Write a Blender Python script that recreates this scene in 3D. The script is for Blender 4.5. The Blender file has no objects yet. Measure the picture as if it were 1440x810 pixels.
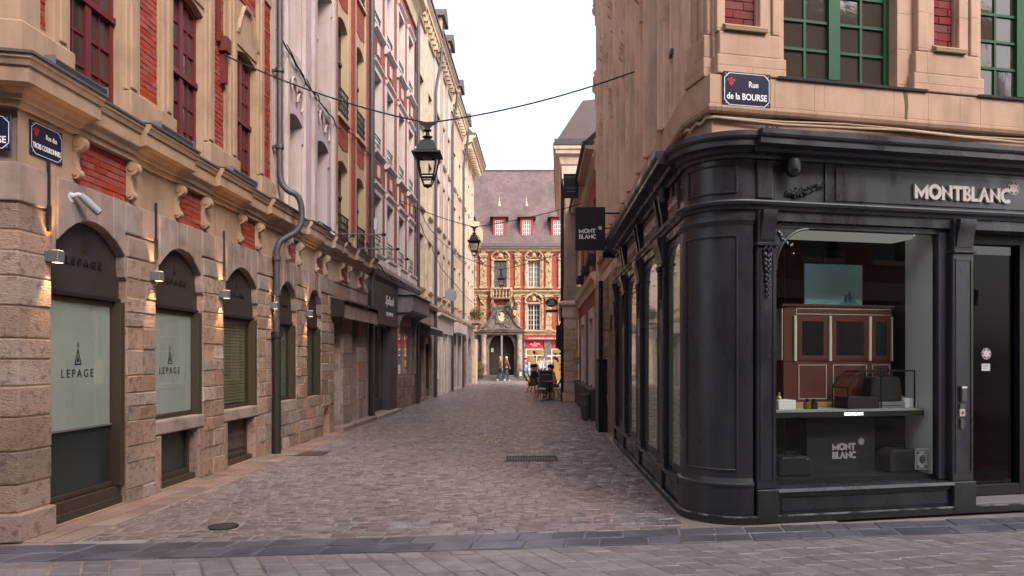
import bpy, bmesh, math, random
import numpy as np
from mathutils import Vector, Matrix
RN = random.Random(11)
scene = bpy.context.scene
COL = scene.collection
PI = math.pi

# ---------------------------------------------------------------- camera
cam_d = bpy.data.cameras.new('camera')
cam = bpy.data.objects.new('camera', cam_d); COL.objects.link(cam)
cam.location = (0, 0, 1.6); cam.rotation_euler = (PI/2, 0, 0)
cam_d.sensor_width = 36.0; cam_d.lens = 25.0          # f = 1000 px on a 1440 px wide picture
cam_d.shift_y = 100/1440; cam_d.clip_start = .05; cam_d.clip_end = 2000
scene.camera = cam
scene.render.resolution_x = 1024; scene.render.resolution_y = 576

# ---------------------------------------------------------------- sky, sun, exposure
SUN_DIR = Vector((.42, -.62, .66)).normalized()
world = bpy.data.worlds.new("World"); scene.world = world; world.use_nodes = True
wn = world.node_tree.nodes; wl = world.node_tree.links; wn.clear()
sky = wn.new('ShaderNodeTexSky'); sky.sky_type = 'NISHITA'; sky.sun_disc = False
sky.sun_elevation = math.asin(SUN_DIR.z); sky.sun_rotation = math.atan2(SUN_DIR.x, SUN_DIR.y)
sky.air_density = 1.0; sky.dust_density = 4.0; sky.ozone_density = 1.0
hs = wn.new('ShaderNodeHueSaturation'); hs.inputs['Saturation'].default_value = .45
bg = wn.new('ShaderNodeBackground'); bg.inputs['Strength'].default_value = .15
wo = wn.new('ShaderNodeOutputWorld')
wl.new(sky.outputs[0], hs.inputs['Color']); wl.new(hs.outputs[0], bg.inputs[0]); wl.new(bg.outputs[0], wo.inputs[0])
sd = bpy.data.lights.new('sun', 'SUN'); sd.energy = .5; sd.angle = math.radians(22); sd.color = (1, .9, .78)
sun = bpy.data.objects.new('sun', sd); COL.objects.link(sun)
sun.rotation_euler = (-SUN_DIR).to_track_quat('-Z', 'Y').to_euler(); sun.location = SUN_DIR*60
vs = scene.view_settings; vs.view_transform = 'Standard'; vs.look = 'None'; vs.exposure = 1.6; vs.gamma = 1
scene.cycles.use_denoising = True
scene.cycles.max_bounces = 8; scene.cycles.transparent_max_bounces = 12
scene.cycles.sample_clamp_indirect = 6

# ---------------------------------------------------------------- materials
MATS = {}
def M(name, col, rough=.8, spec=.3, metal=0., var=0., dirt=None, streak=None, bump=(), coat=0., brick=None, tint=None, emit=None, zsc=1., rvar=0.):
    """var: value change per piece; dirt=(colour, scale, lo, hi, amount); streak=(colour, amount, scale); bump=[(scale, distance)];
    brick=(axis, row height, brick length, mortar colour); tint=(colour, scale, amount) large soft patches"""
    if name in MATS: return MATS[name]
    m = bpy.data.materials.new(name); m.use_nodes = True; MATS[name] = m
    nt = m.node_tree; N = nt.nodes; L = nt.links; bs = N['Principled BSDF']
    bs.inputs['Roughness'].default_value = rough; bs.inputs['Metallic'].default_value = metal
    bs.inputs['Specular IOR Level'].default_value = spec
    if coat: bs.inputs['Coat Weight'].default_value = coat; bs.inputs['Coat Roughness'].default_value = .15
    def new(t, **k):
        n = N.new(t)
        for a, b in k.items(): setattr(n, a, b)
        return n
    geo = new('ShaderNodeNewGeometry'); pos = geo.outputs['Position']
    rgb = new('ShaderNodeRGB'); rgb.outputs[0].default_value = (*col, 1); c = rgb.outputs[0]
    def mix(fac, a, b, amt=1., mode='MIX'):
        n = new('ShaderNodeMix', data_type='RGBA', blend_type=mode)
        if fac is None: n.inputs[0].default_value = amt
        else:
            ml = new('ShaderNodeMath', operation='MULTIPLY'); L.new(fac, ml.inputs[0]); ml.inputs[1].default_value = amt
            L.new(ml.outputs[0], n.inputs[0])
        L.new(a, n.inputs[6])
        if isinstance(b, tuple): n.inputs[7].default_value = (*b, 1)
        else: L.new(b, n.inputs[7])
        return n.outputs[2]
    def noise(scale, zs=1., detail=4.):
        n = new('ShaderNodeTexNoise'); n.inputs['Scale'].default_value = scale; n.inputs['Detail'].default_value = detail
        if zs != 1.:
            mp = new('ShaderNodeVectorMath', operation='MULTIPLY'); L.new(pos, mp.inputs[0]); mp.inputs[1].default_value = (1, 1, zs); L.new(mp.outputs[0], n.inputs['Vector'])
        else: L.new(pos, n.inputs['Vector'])
        return n.outputs['Fac']
    def ramp(v, lo, hi):
        r = new('ShaderNodeMapRange'); r.inputs[1].default_value = lo; r.inputs[2].default_value = hi; L.new(v, r.inputs[0]); return r.outputs[0]
    heights = []
    if brick:
        ax, rh, bl, mc = brick[:4]; bv = brick[4] if len(brick) > 4 else .72
        sp = new('ShaderNodeSeparateXYZ'); L.new(pos, sp.inputs[0])
        cb = new('ShaderNodeCombineXYZ'); L.new(sp.outputs[ax], cb.inputs[0]); L.new(sp.outputs[2], cb.inputs[1])
        bt = new('ShaderNodeTexBrick'); L.new(cb.outputs[0], bt.inputs['Vector'])
        bt.inputs['Scale'].default_value = 1.; bt.inputs['Mortar Size'].default_value = min(rh*.09, .008); bt.inputs['Row Height'].default_value = rh; bt.inputs['Brick Width'].default_value = bl
        bt.inputs['Color1'].default_value = (*col, 1); bt.inputs['Color2'].default_value = (*[x*bv for x in col], 1); bt.inputs['Mortar'].default_value = (*mc, 1)
        bt.inputs['Mortar Smooth'].default_value = .3
        c = bt.outputs['Color']; heights.append((bt.outputs['Fac'], -.006))
    if var:
        oi = new('ShaderNodeObjectInfo'); ad = new('ShaderNodeMath', operation='ADD'); L.new(oi.outputs['Random'], ad.inputs[0]); L.new(geo.outputs['Random Per Island'], ad.inputs[1])
        fr = new('ShaderNodeMath', operation='FRACT'); L.new(ad.outputs[0], fr.inputs[0])
        mr = new('ShaderNodeMapRange'); mr.inputs[3].default_value = 1-var; mr.inputs[4].default_value = 1+var; L.new(fr.outputs[0], mr.inputs[0])
        h = new('ShaderNodeHueSaturation'); L.new(mr.outputs[0], h.inputs['Value']); L.new(c, h.inputs['Color'])
        m2 = new('ShaderNodeMath', operation='MULTIPLY'); L.new(fr.outputs[0], m2.inputs[0]); m2.inputs[1].default_value = 7.31
        f2 = new('ShaderNodeMath', operation='FRACT'); L.new(m2.outputs[0], f2.inputs[0])
        r2 = new('ShaderNodeMapRange'); r2.inputs[3].default_value = 1-var*1.2; r2.inputs[4].default_value = 1+var*1.2; L.new(f2.outputs[0], r2.inputs[0]); L.new(r2.outputs[0], h.inputs['Saturation'])
        c = h.outputs[0]
    if tint: c = mix(ramp(noise(tint[1], 1., 3.), .40, .62), c, tint[0], tint[2])
    if dirt: c = mix(ramp(noise(dirt[1], 1., 7.), dirt[2], dirt[3]), c, dirt[0], dirt[4])
    if streak: c = mix(ramp(noise(streak[2] if len(streak) > 2 else 5., .12, 5.), .47, .72), c, streak[0], streak[1])
    L.new(c, bs.inputs['Base Color'])
    if emit: bs.inputs['Emission Color'].default_value = (*emit[0], 1); bs.inputs['Emission Strength'].default_value = emit[1]
    if rvar:
        rr = new('ShaderNodeMapRange'); rr.inputs[1].default_value = .35; rr.inputs[2].default_value = .65; rr.inputs[3].default_value = max(.05, rough-rvar); rr.inputs[4].default_value = rough+rvar
        L.new(noise(4., .35, 6.), rr.inputs[0]); L.new(rr.outputs[0], bs.inputs['Roughness'])
    for s, d in bump: heights.append((noise(s, zsc, 5.), d))
    nrm = None
    for hgt, d in heights:
        b = new('ShaderNodeBump'); b.inputs['Strength'].default_value = .9; b.inputs['Distance'].default_value = d; L.new(hgt, b.inputs['Height'])
        if nrm: L.new(nrm, b.inputs['Normal'])
        nrm = b.outputs[0]
    if nrm: L.new(nrm, bs.inputs['Normal'])
    return m
def glass_mat(name, tint=(.9, .95, .93), ior=1.5, gloss=(1, 1, 1)):
    if name in MATS: return MATS[name]
    m = bpy.data.materials.new(name); m.use_nodes = True; MATS[name] = m
    N = m.node_tree.nodes; L = m.node_tree.links; N.clear()
    o = N.new('ShaderNodeOutputMaterial'); mx = N.new('ShaderNodeMixShader'); t = N.new('ShaderNodeBsdfTransparent'); g = N.new('ShaderNodeBsdfGlossy'); f = N.new('ShaderNodeFresnel')
    t.inputs[0].default_value = (*tint, 1); g.inputs['Roughness'].default_value = .01; g.inputs[0].default_value = (*gloss, 1); gm = N.new('ShaderNodeNewGeometry'); mi = N.new('ShaderNodeMapRange'); mi.inputs[3].default_value = ior; mi.inputs[4].default_value = 1/ior; L.new(gm.outputs['Backfacing'], mi.inputs[0]); L.new(mi.outputs[0], f.inputs[0])   # a thin pane: the same Fresnel on both faces
    L.new(f.outputs[0], mx.inputs[0]); L.new(t.outputs[0], mx.inputs[1]); L.new(g.outputs[0], mx.inputs[2]); L.new(mx.outputs[0], o.inputs[0])
    return m
def emis(name, col, s):
    if name in MATS: return MATS[name]
    m = bpy.data.materials.new(name); m.use_nodes = True; MATS[name] = m
    N = m.node_tree.nodes; L = m.node_tree.links; N.clear()
    o = N.new('ShaderNodeOutputMaterial'); e = N.new('ShaderNodeEmission'); e.inputs[0].default_value = (*col, 1); e.inputs[1].default_value = s
    L.new(e.outputs[0], o.inputs[0]); return m

# ---------------------------------------------------------------- geometry helpers
class Frame:
    """a wall's own axes: u along it, w out of it, z up"""
    def __init__(s, o, d, side=1):
        s.o = Vector((o[0], o[1], 0)); s.d = Vector((d[0], d[1], 0)).normalized(); s.n = Vector((s.d.y, -s.d.x, 0))*side
    def P(s, u, w, z): return s.o + s.d*u + s.n*w + Vector((0, 0, z))
W = Frame((0, 0), (1, 0), -1)         # the world itself: u = x, w = y
ROOT = {}
class MB:
    def __init__(s, F=W): s.v = []; s.f = []; s.F = F
    def add(s, pts, faces):
        b = len(s.v); s.v += [s.F.P(*p) for p in pts]; s.f += [tuple(b+i for i in f) for f in faces]; return s
    def box(s, u0, u1, w0, w1, z0, z1, c=0, j=0):
        if not c:
            s.add([(u, w, z) for z in (z0, z1) for w in (w0, w1) for u in (u0, u1)], [(0, 2, 3, 1), (4, 5, 7, 6), (0, 1, 5, 4), (2, 6, 7, 3), (0, 4, 6, 2), (1, 3, 7, 5)]); return s
        # chamfered front (the +w side): back ring, front ring, inset face
        def J(): return RN.uniform(-j, j) if j else 0
        a = [(u0, w0, z0), (u1, w0, z0), (u1, w0, z1), (u0, w0, z1)]
        b = [(u0, w1-c, z0), (u1, w1-c, z0), (u1, w1-c, z1), (u0, w1-c, z1)]
        d = [(u0+c+J(), w1+J(), z0+c+J()), (u1-c+J(), w1+J(), z0+c+J()), (u1-c+J(), w1+J(), z1-c+J()), (u0+c+J(), w1+J(), z1-c+J())]
        q = [(0, 3, 2, 1), (8, 9, 10, 11)]
        for k in range(4):
            n = (k+1) % 4; q += [(k, n, 4+n, 4+k), (4+k, 4+n, 8+n, 8+k)]
        return s.add(a+b+d, q)
    def prism(s, poly, w0, w1):
        n = len(poly)
        return s.add([(u, w0, z) for u, z in poly]+[(u, w1, z) for u, z in poly], [tuple(range(n)), tuple(range(2*n-1, n-1, -1))]+[(i, (i+1) % n, n+(i+1) % n, n+i) for i in range(n)])
    def prof(s, pr, u0, u1):
        """profile of (w, z) drawn out along u"""
        n = len(pr)
        return s.add([(u0, w, z) for w, z in pr]+[(u1, w, z) for w, z in pr], [tuple(range(n)), tuple(range(2*n-1, n-1, -1))]+[(i, (i+1) % n, n+(i+1) % n, n+i) for i in range(n)])
    def plan(s, poly, z0, z1):
        n = len(poly)
        return s.add([(u, w, z0) for u, w in poly]+[(u, w, z1) for u, w in poly], [tuple(range(n)), tuple(range(2*n-1, n-1, -1))]+[(i, (i+1) % n, n+(i+1) % n, n+i) for i in range(n)])
    def loft(s, rings, closed=True, cap=True):
        n = len(rings[0]); f = []
        for k in range(len(rings)-1):
            for i in range(n if closed else n-1): f.append((k*n+i, k*n+(i+1) % n, (k+1)*n+(i+1) % n, (k+1)*n+i))
        if cap and closed: f += [tuple(range(n)), tuple(range(len(rings)*n-1, (len(rings)-1)*n-1, -1))]
        return s.add([p for r in rings for p in r], f)
    def tube(s, pts, r, n=8, cap=True):
        pts = [Vector(p) for p in pts]; rings = []
        rr = r if isinstance(r, (list, tuple)) else [r]*len(pts)
        t0 = (pts[1]-pts[0]).normalized(); a = t0.orthogonal().normalized()
        for i, p in enumerate(pts):
            t = (pts[min(i+1, len(pts)-1)]-pts[max(i-1, 0)])
            if t.length < 1e-9: t = t0
            t.normalize(); a = (a-t*a.dot(t)).normalized(); b = t.cross(a)
            rings.append([tuple(p+(a*math.cos(2*PI*k/n)+b*math.sin(2*PI*k/n))*rr[i]) for k in range(n)])
        return s.loft(rings, True, cap)
    def lathe(s, pr, u, w, n=16, ph=0., sx=1., sy=1.):
        return s.loft([[(u+sx*r*math.cos(ph+2*PI*k/n), w+sy*r*math.sin(ph+2*PI*k/n), z) for k in range(n)] for r, z in pr])
    def disc(s, u, z, r, w0, w1, n=16, rz=None):
        return s.prism([(u+r*math.cos(2*PI*k/n), z+(rz or r)*math.sin(2*PI*k/n)) for k in range(n)], w0, w1)
    def ball(s, u, w, z, r, n=10, m=6, sz=1.):
        return s.lathe([(max(r*math.sin(PI*k/m), 1e-3), z-r*sz*math.cos(PI*k/m)) for k in range(m+1)], u, w, n)
    def sweep(s, path, pr, closed=True):
        """profile (w, z) carried along a plan path of frame points, out to the path's right"""
        P = [Vector(p) for p in path]; rings = []
        for i, p in enumerate(P):
            d0 = (p-P[i-1]).normalized() if i else None; d1 = (P[i+1]-p).normalized() if i < len(P)-1 else None
            n0 = Vector((d0.y, -d0.x)) if d0 else None; n1 = Vector((d1.y, -d1.x)) if d1 else None
            if n0 and n1:
                m = (n0+n1).normalized(); m = m/max(m.dot(n0), .35)
            else: m = n0 or n1
            rings.append([(p.x+m.x*w, p.y+m.y*w, z) for w, z in pr])
        return s.loft(rings, closed, True)
    def build(s, name, mat, parent=None, smooth=False, bevel=0., kind=None, label=None):
        me = bpy.data.meshes.new(name)
        off = ROOT.get(parent, Vector((0, 0, 0))) if parent else Vector((0, 0, 0))
        me.from_pydata([tuple(v-off) for v in s.v], [], s.f)
        bm = bmesh.new(); bm.from_mesh(me); bmesh.ops.recalc_face_normals(bm, faces=bm.faces)
        if smooth:
            for f in bm.faces: f.smooth = True
            for e in bm.edges:
                if len(e.link_faces) == 2 and e.calc_face_angle(0) > (.65 if smooth is True else smooth): e.smooth = False
        bm.to_mesh(me); bm.free()
        me.materials.append(mat)
        return link(me, name, parent, off, bevel, kind, label)
def link(me, name, parent, off=Vector((0, 0, 0)), bevel=0., kind=None, label=None):
    o = bpy.data.objects.new(name, me); COL.objects.link(o)
    if parent: o.parent = parent; ROOT[o] = off
    if bevel:
        b = o.modifiers.new('bevel', 'BEVEL'); b.width = bevel; b.segments = 1 if bevel < .01 else 2; b.limit_method = 'ANGLE'
    if kind: o['kind'] = kind
    if label: o['label'] = label
    return o
def thing(name, label, cat, loc=(0, 0, 0), group=None):
    o = bpy.data.objects.new(name, None); COL.objects.link(o); o.location = loc; o.empty_display_size = .2
    o['label'] = label; o['category'] = cat
    if group: o['group'] = group
    ROOT[o] = Vector(loc); return o
def tag(o, label, cat, group=None):
    o['label'] = label; o['category'] = cat
    if group: o['group'] = group
    return o
def copy_thing(src, loc, label, rotz=0.):
    def cp(o, par):
        c = o.copy(); COL.objects.link(c)
        if par: c.parent = par
        for ch in o.children: cp(ch, c)
        return c
    r = cp(src, None); r.location = loc; r.rotation_euler = (0, 0, rotz); r['label'] = label; ROOT[r] = Vector(loc); return r
def wall(mb, u0, u1, z0, z1, ops=(), w=0., depth=.2):
    """a wall face with openings (a, b, bottom, top of the springing, rise of the arch) and their reveals"""
    br = {u0, u1}
    for a, b, c, d, r in ops:
        br |= {a, b}
        if r: br |= {a+(b-a)*i/10 for i in range(11)}
    br = sorted(x for x in br if u0-1e-6 <= x <= u1+1e-6)
    def top(o, u):
        a, b, c, d, r = o; h = (b-a)/2; x = min(1., abs((u-(a+b)/2)/h))
        return d + (r*math.sqrt(max(0, 1-x*x)) if r/h > .8 else r*(1-x*x))
    q = lambda *p: mb.add(list(p), [(0, 1, 2, 3)])
    for ua, ub in zip(br, br[1:]):
        if ub-ua < 1e-6: continue
        mid = (ua+ub)/2; ol = sorted((o for o in ops if o[0] < mid < o[1]), key=lambda o: o[2]); zl = zr = z0
        for o in ol:
            if o[2]-min(zl, zr) > 1e-5:
                q((ua, w, zl), (ub, w, zr), (ub, w, o[2]), (ua, w, o[2])); q((ua, w, o[2]), (ub, w, o[2]), (ub, w-depth, o[2]), (ua, w-depth, o[2]))
            zl, zr = top(o, ua), top(o, ub)
            q((ua, w, zl), (ub, w, zr), (ub, w-depth, zr), (ua, w-depth, zl))
        if z1-max(zl, zr) > 1e-5: q((ua, w, zl), (ub, w, zr), (ub, w, z1), (ua, w, z1))
    for a, b, c, d, r in ops:
        for u in (a, b):
            t = d
            q((u, w, c), (u, w-depth, c), (u, w-depth, t), (u, w, t))
    return mb
def arch_poly(a, b, c, d, r, n=10):
    h = (b-a)/2; m = (a+b)/2; p = [(a, c), (b, c)]
    if not r: return p+[(b, d), (a, d)]
    for i in range(n+1):
        u = b-(b-a)*i/n; x = abs((u-m)/h); p.append((u, d+(r*math.sqrt(max(0, 1-x*x)) if r/h > .8 else r*(1-x*x))))
    return p
def window(F, par, a, b, c, d, w, fm, pm, rise=0., nx=2, ny=4, fr=.06, mul=.05, transom=None, bar=.022, near=False, sill=None, name='window', label=None):
    """frame and mullion as the window, its glazing bars and panes one level down; near: every pane an object"""
    mb = MB(F)
    t = d+rise
    if rise:
        o = arch_poly(a, b, c, d, rise); m = (a+b)/2
        i = [(m+(u-m)*(1-2*fr/(b-a)), c+fr+(z-c)*(t-c-2*fr)/(t-c)) for u, z in o]; n = len(o)
        mb.add([(u, w-.05, z) for u, z in o]+[(u, w, z) for u, z in o]+[(u, w-.05, z) for u, z in i]+[(u, w, z) for u, z in i],
               [(k, (k+1) % n, n+(k+1) % n, n+k) for k in range(n)]+[(2*n+k, 2*n+(k+1) % n, 3*n+(k+1) % n, 3*n+k) for k in range(n)]+[(n+k, n+(k+1) % n, 3*n+(k+1) % n, 3*n+k) for k in range(n)])
    else:
        mb.box(a, a+fr, w-.05, w, c, d).box(b-fr, b, w-.05, w, c, d).box(a+fr, b-fr, w-.05, w-.002, c, c+fr).box(a+fr, b-fr, w-.05, w-.002, d-fr, d)
    m = (a+b)/2
    if mul: mb.box(m-mul/2, m+mul/2, w-.05, w+.012, c+fr, t-fr)
    if transom: mb.box(a+.004, b-.004, w-.05, w+.03, transom-.035, transom+.035)
    f = mb.build(name, fm, par, label=label)
    gb = MB(F); leaves = [(a+fr, m-mul/2), (m+mul/2, b-fr)] if mul else [(a+fr, b-fr)]
    zs = [(c+fr, transom-.035), (transom+.035, t-fr)] if transom else [(c+fr, t-fr)]
    tot = t-c; cells = []
    for (la, lb) in leaves:
        k = max(1, nx//len(leaves))
        for (za, zb) in zs:
            rows = max(1, round(ny*(zb-za)/tot))
            for x in range(1, k): gb.box(la+(lb-la)*x/k-bar/2, la+(lb-la)*x/k+bar/2, w-.04, w-.012, za, zb)
            for y in range(1, rows): gb.box(la, lb, w-.04, w-.010, za+(zb-za)*y/rows-bar/2, za+(zb-za)*y/rows+bar/2)
            cells += [(la+(lb-la)*x/k, la+(lb-la)*(x+1)/k, za+(zb-za)*y/rows, za+(zb-za)*(y+1)/rows) for x in range(k) for y in range(rows)]
    if gb.v: gb.build('glazing_bars', fm, f)
    if near:
        for (x0, x1, y0, y1) in cells:
            j = RN.uniform(-.003, .003); k = RN.uniform(-.003, .003)
            MB(F).add([(x0, w-.03+j, y0), (x1, w-.03-j, y0), (x1, w-.03-j+k, y1), (x0, w-.03+j+k, y1)], [(0, 1, 2, 3)]).build('pane', pm, f)
    else:
        MB(F).prism([(m+(u-m)*.97, z) for u, z in arch_poly(a, b, c+.01, d-.01, rise)], w-.045, w-.03).build('pane', pm, f)
    if sill: MB(F).box(a-.08, b+.08, w-.05, sill, c-.09, c-.002).build('sill', fm if sill < 0 else MATS['trim_stone'], f)
    return f
def text(s, F, u, w, z, width, height, mat, par, name='lettering', flip=False, ext=.006, bold=0., center=True, shear=0., space=1.):
    cu = bpy.data.curves.new('t', 'FONT'); cu.body = s; cu.extrude = ext/ max(height, .01); cu.offset = bold; cu.resolution_u = 3; cu.shear = shear; cu.space_character = space
    ob = bpy.data.objects.new('t', cu); me = bpy.data.meshes.new_from_object(ob); bpy.data.objects.remove(ob)
    v = np.array([tuple(x.co) for x in me.vertices]); lo = v.min(0); hi = v.max(0)
    sx = width/(hi[0]-lo[0]); sy = height/max(hi[1]-lo[1], 1e-6)
    off = ROOT.get(par, Vector((0, 0, 0)))
    for x, c in zip(me.vertices, v):
        uu = (c[0]-lo[0])*sx - (width/2 if center else 0); zz = (c[1]-lo[1])*sy - (height/2 if center else 0)
        x.co = F.P(u+(-uu if flip else uu), w+c[2]*height, z+zz)-off
    if flip ^ (F.n.dot(Vector((F.d.y, -F.d.x, 0))) < 0): me.flip_normals()
    me.name = name; me.materials.clear(); me.materials.append(mat)
    return link(me, name, par, off)
# ---------------------------------------------------------------- material palette
DIRT = (.10, .075, .06)
CREAM = M('cream_render', (.37, .242, .163), .85, dirt=((.20, .13, .09), 2.1, .50, .70, .5), streak=((.17, .11, .08), .5, 7), bump=[(60, .0015), (7, .003)])
CREAM_W = M('worn_cream_stone', (.42, .31, .25), .88, dirt=((.28, .20, .16), 2.5, .46, .7, .55), streak=((.22, .17, .14), .4), bump=[(45, .002), (9, .004)])
MATS['trim_stone'] = M('trim', (.60, .48, .38), .85, dirt=(DIRT, 3, .5, .75, .4), bump=[(40, .002)])
BRICK = M('painted_brick', (.29, .052, .034), .78, var=.09, dirt=((.16, .035, .028), 9, .45, .7, .5), bump=[(70, .0025), (18, .004)])
BRICKM = M('brick_mortar', (.23, .043, .03), .9, bump=[(60, .002)])
STONE = M('sandstone_block', (.315, .222, .190), .92, spec=.12, var=.34, dirt=((.10, .07, .06), 14, .52, .68, .6), tint=((.36, .245, .175), 1.3, .6), bump=[(120, .006), (38, .014), (12, .008)], zsc=2.2)
SMOOTH = M('dressed_stone', (.30, .222, .195), .9, spec=.12, var=.16, dirt=((.13, .098, .085), 4, .46, .68, .6), streak=((.24, .18, .15), .35, 9), bump=[(70, .002), (14, .004)])
MORTAR = M('mortar', (.36, .235, .15), .95, dirt=((.22, .15, .10), 6, .45, .7, .5), bump=[(60, .004)])
BURG = M('burgundy_paint', (.115, .012, .018), .42, spec=.45, dirt=((.2, .04, .04), 12, .6, .8, .3))
PANE = M('window_glass', (.045, .036, .030), .06, spec=.55, bump=[(2.5, .004)])
PANE_L = M('pale_window_glass', (.16, .14, .135), .07, spec=.6, bump=[(2.5, .004)])
TAUPE = M('taupe_panel', (.040, .030, .027), .55, dirt=((.06, .045, .04), 4, .5, .8, .5))
TAUPE_D = M('taupe_letters', (.020, .015, .014), .5)
BRONZE = M('bronze', (.12, .085, .05), .4, metal=.7)
FILM = M('frosted_film', (.42, .43, .39), .38, spec=.4, tint=((.33, .345, .31), .8, .8), coat=.0)
GREENP = M('dark_green_panel', (.022, .028, .024), .22, spec=.5, bump=[(3, .003)])
FRAMEB = M('brown_frame', (.05, .034, .022), .45, spec=.4)
INK = M('dark_print', (.03, .035, .034), .6)
IRON = M('wrought_iron', (.022, .020, .020), .6, dirt=((.06, .035, .02), 14, .55, .8, .5))
ZINC = M('zinc_pipe', (.085, .08, .088), .5, metal=.35, dirt=((.06, .05, .05), 6, .45, .75, .5), bump=[(30, .001)])
LEAD = M('lead_flashing', (.085, .08, .085), .6, dirt=((.05, .045, .045), 8, .4, .7, .5))
GREY_L = M('grey_lamp_metal', (.17, .17, .18), .45, metal=.3)
WHITEP = M('white_plastic', (.55, .54, .53), .45)
ENAMEL = M('blue_enamel', (.012, .013, .045), .25, spec=.5, coat=.2)
WHITEL = M('white_lettering', (.75, .74, .74), .5)
REDL = M('red_lettering', (.42, .02, .03), .5)
BLACK = M('black_metal', (.014, .014, .015), .45, dirt=((.03, .026, .024), 10, .5, .8, .5))
ROOFSL = M('slate_roof', (.11, .085, .085), .7, var=.2, dirt=((.06, .05, .05), 2, .4, .7, .5))
SETT = M('granite_sett', (.212, .168, .168), .30, spec=.6, rvar=.12, var=.38, tint=((.245, .170, .150), .33, .75), dirt=((.10, .075, .075), 9, .48, .66, .5), bump=[(120, .003), (34, .004)])
JOINT = M('sett_joint', (.21, .16, .145), .95, dirt=((.34, .28, .255), .40, .46, .60, .9), bump=[(50, .004)])
KERB = M('blue_stone_slab', (.115, .107, .130), .36, spec=.4, var=.28, dirt=((.045, .042, .05), 3, .42, .7, .6), bump=[(60, .0025), (8, .004)])
PAVE = M('pink_grey_paver', (.262, .218, .220), .42, spec=.55, rvar=.14, var=.18, dirt=((.09, .07, .07), 4, .45, .72, .5), bump=[(80, .003), (20, .003)])
CHAN = M('channel_stone', (.25, .175, .148), .85, var=.2, dirt=((.16, .11, .09), 3, .45, .7, .5), bump=[(50, .004)])

# ---------------------------------------------------------------- the walls' axes
LO, LD = (-4.6, 0), (.044, 1)
FL = Frame(LO, LD, 1)                                  # left side of the street, u = metres up the street
CORNER = Vector((-4.6+.044*6.23, 6.23))
FLF = Frame((CORNER.x, CORNER.y), (-.978, -.207), -1)  # its face on the cross street, u runs away to the left
FR = Frame((1.52, 0), (.037, 1), -1)                   # right side
FF = Frame((2.365, 6.96), (.978, .207), 1)             # shop front on the cross street
FB = Frame((0, 54), (1, 0), 1)                         # far facade
def lx(y): return -4.6+.044*y
def rx(y): return 1.52+.037*y

# ---------------------------------------------------------------- ground
g = MB(); g.box(-120, 120, -60, 200, -.6, -.030)
ground = g.build('ground', JOINT, kind='structure')
def band_y(x): return 5.99+.115*x+.004*x*x
def slab(mb, quad, h, c=.006, tilt=.002, base=-.05):
    """a paving stone on a four-cornered plan: edges dropped, top set in"""
    cx = sum(p[0] for p in quad)/4; cy = sum(p[1] for p in quad)/4
    dz = RN.uniform(-tilt, tilt); t1 = RN.uniform(-tilt, tilt); t2 = RN.uniform(-tilt, tilt)
    L_ = max(abs(quad[1][0]-quad[0][0]), .02)
    top = []; mid = []
    for k, (x, y) in enumerate(quad):
        d = math.hypot(cx-x, cy-y); f = min(.4, c*1.5/d); zz = h+dz+(t1 if k in (0, 3) else -t1)+(t2 if k < 2 else -t2)
        mid.append((x, y, zz-c)); top.append((x+(cx-x)*f, y+(cy-y)*f, zz))
    b = [(x, y, base) for x, y in quad]
    fs = [(8, 9, 10, 11)]
    for k in range(4):
        n = (k+1) % 4; fs += [(k, n, 4+n, 4+k), (4+k, 4+n, 8+n, 8+k)]
    return mb.add(b+mid+top, fs)
# the sett street
street = MB(); street.add([(-4.7, 5.9, -.007), (3.2, 5.9, -.007), (3.7, 54.2, -.007), (-9, 54.2, -.007)], [(0, 1, 2, 3)])
street = street.build('street', JOINT, kind='structure'); ROOT[street] = Vector((0, 0, 0))
setts = []
y = 6.0
while y < 53.6:
    step = RN.uniform(.100, .118) if y > 7.1 else RN.uniform(.125, .145)
    sl = .10*max(0, 1-(y-6)/6)+.02; wav = RN.uniform(-.004, .004)
    xl = lx(y)+(.50 if y < 15.3 else .06); xr = rx(y)-.10
    if y > 47.3: xl, xr = -8.5, 3.4
    x = xl-RN.uniform(0, .2)
    while x < xr:
        w = RN.uniform(.13, .20) if y > 7.1 else RN.uniform(.17, .27)
        g_ = .013; x0, x1 = max(x, xl)+g_/2, min(x+w, xr)-g_/2; x += w
        if x1-x0 < .05: continue
        bow = .03*math.sin((x0-xl)/max(.5, xr-xl)*PI)
        q = [(x0, y+sl*x0+bow+g_/2), (x1, y+sl*x1+bow+g_/2), (x1, y+step+sl*x1+bow-g_/2), (x0, y+step+sl*x0+bow-g_/2)]
        q = [(a+RN.uniform(-.004, .004), b+RN.uniform(-.004, .004)) for a, b in q]
        if q[0][1] < band_y(x0)+.515 or q[1][1] < band_y(x1)+.515: continue
        if q[0][1] < 14.4 and x1 > 1.3 and x1 > rx(q[0][1])-.10: continue
        mx, my = (q[0][0]+q[2][0])/2, (q[0][1]+q[2][1])/2
        if math.hypot(mx+2.76, my-6.80) < .17 or (abs(mx-.32) < .46 and abs(my-11.45) < .33) or (abs(mx+3.45) < .36 and abs(my-12.08) < .32): continue
        setts.append(q)
    y += step
setts.sort(key=lambda q: q[0][1])
for q in setts[:300]: slab(MB(), q, RN.uniform(-.003, .003), .006, .003).build('sett', SETT, street, smooth=True)
rest = MB()
for q in setts[300:]: slab(rest, q, RN.uniform(-.003, .003), .006, .003)
rest.build('setts', SETT, street, smooth=True, kind='stuff')
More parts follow.
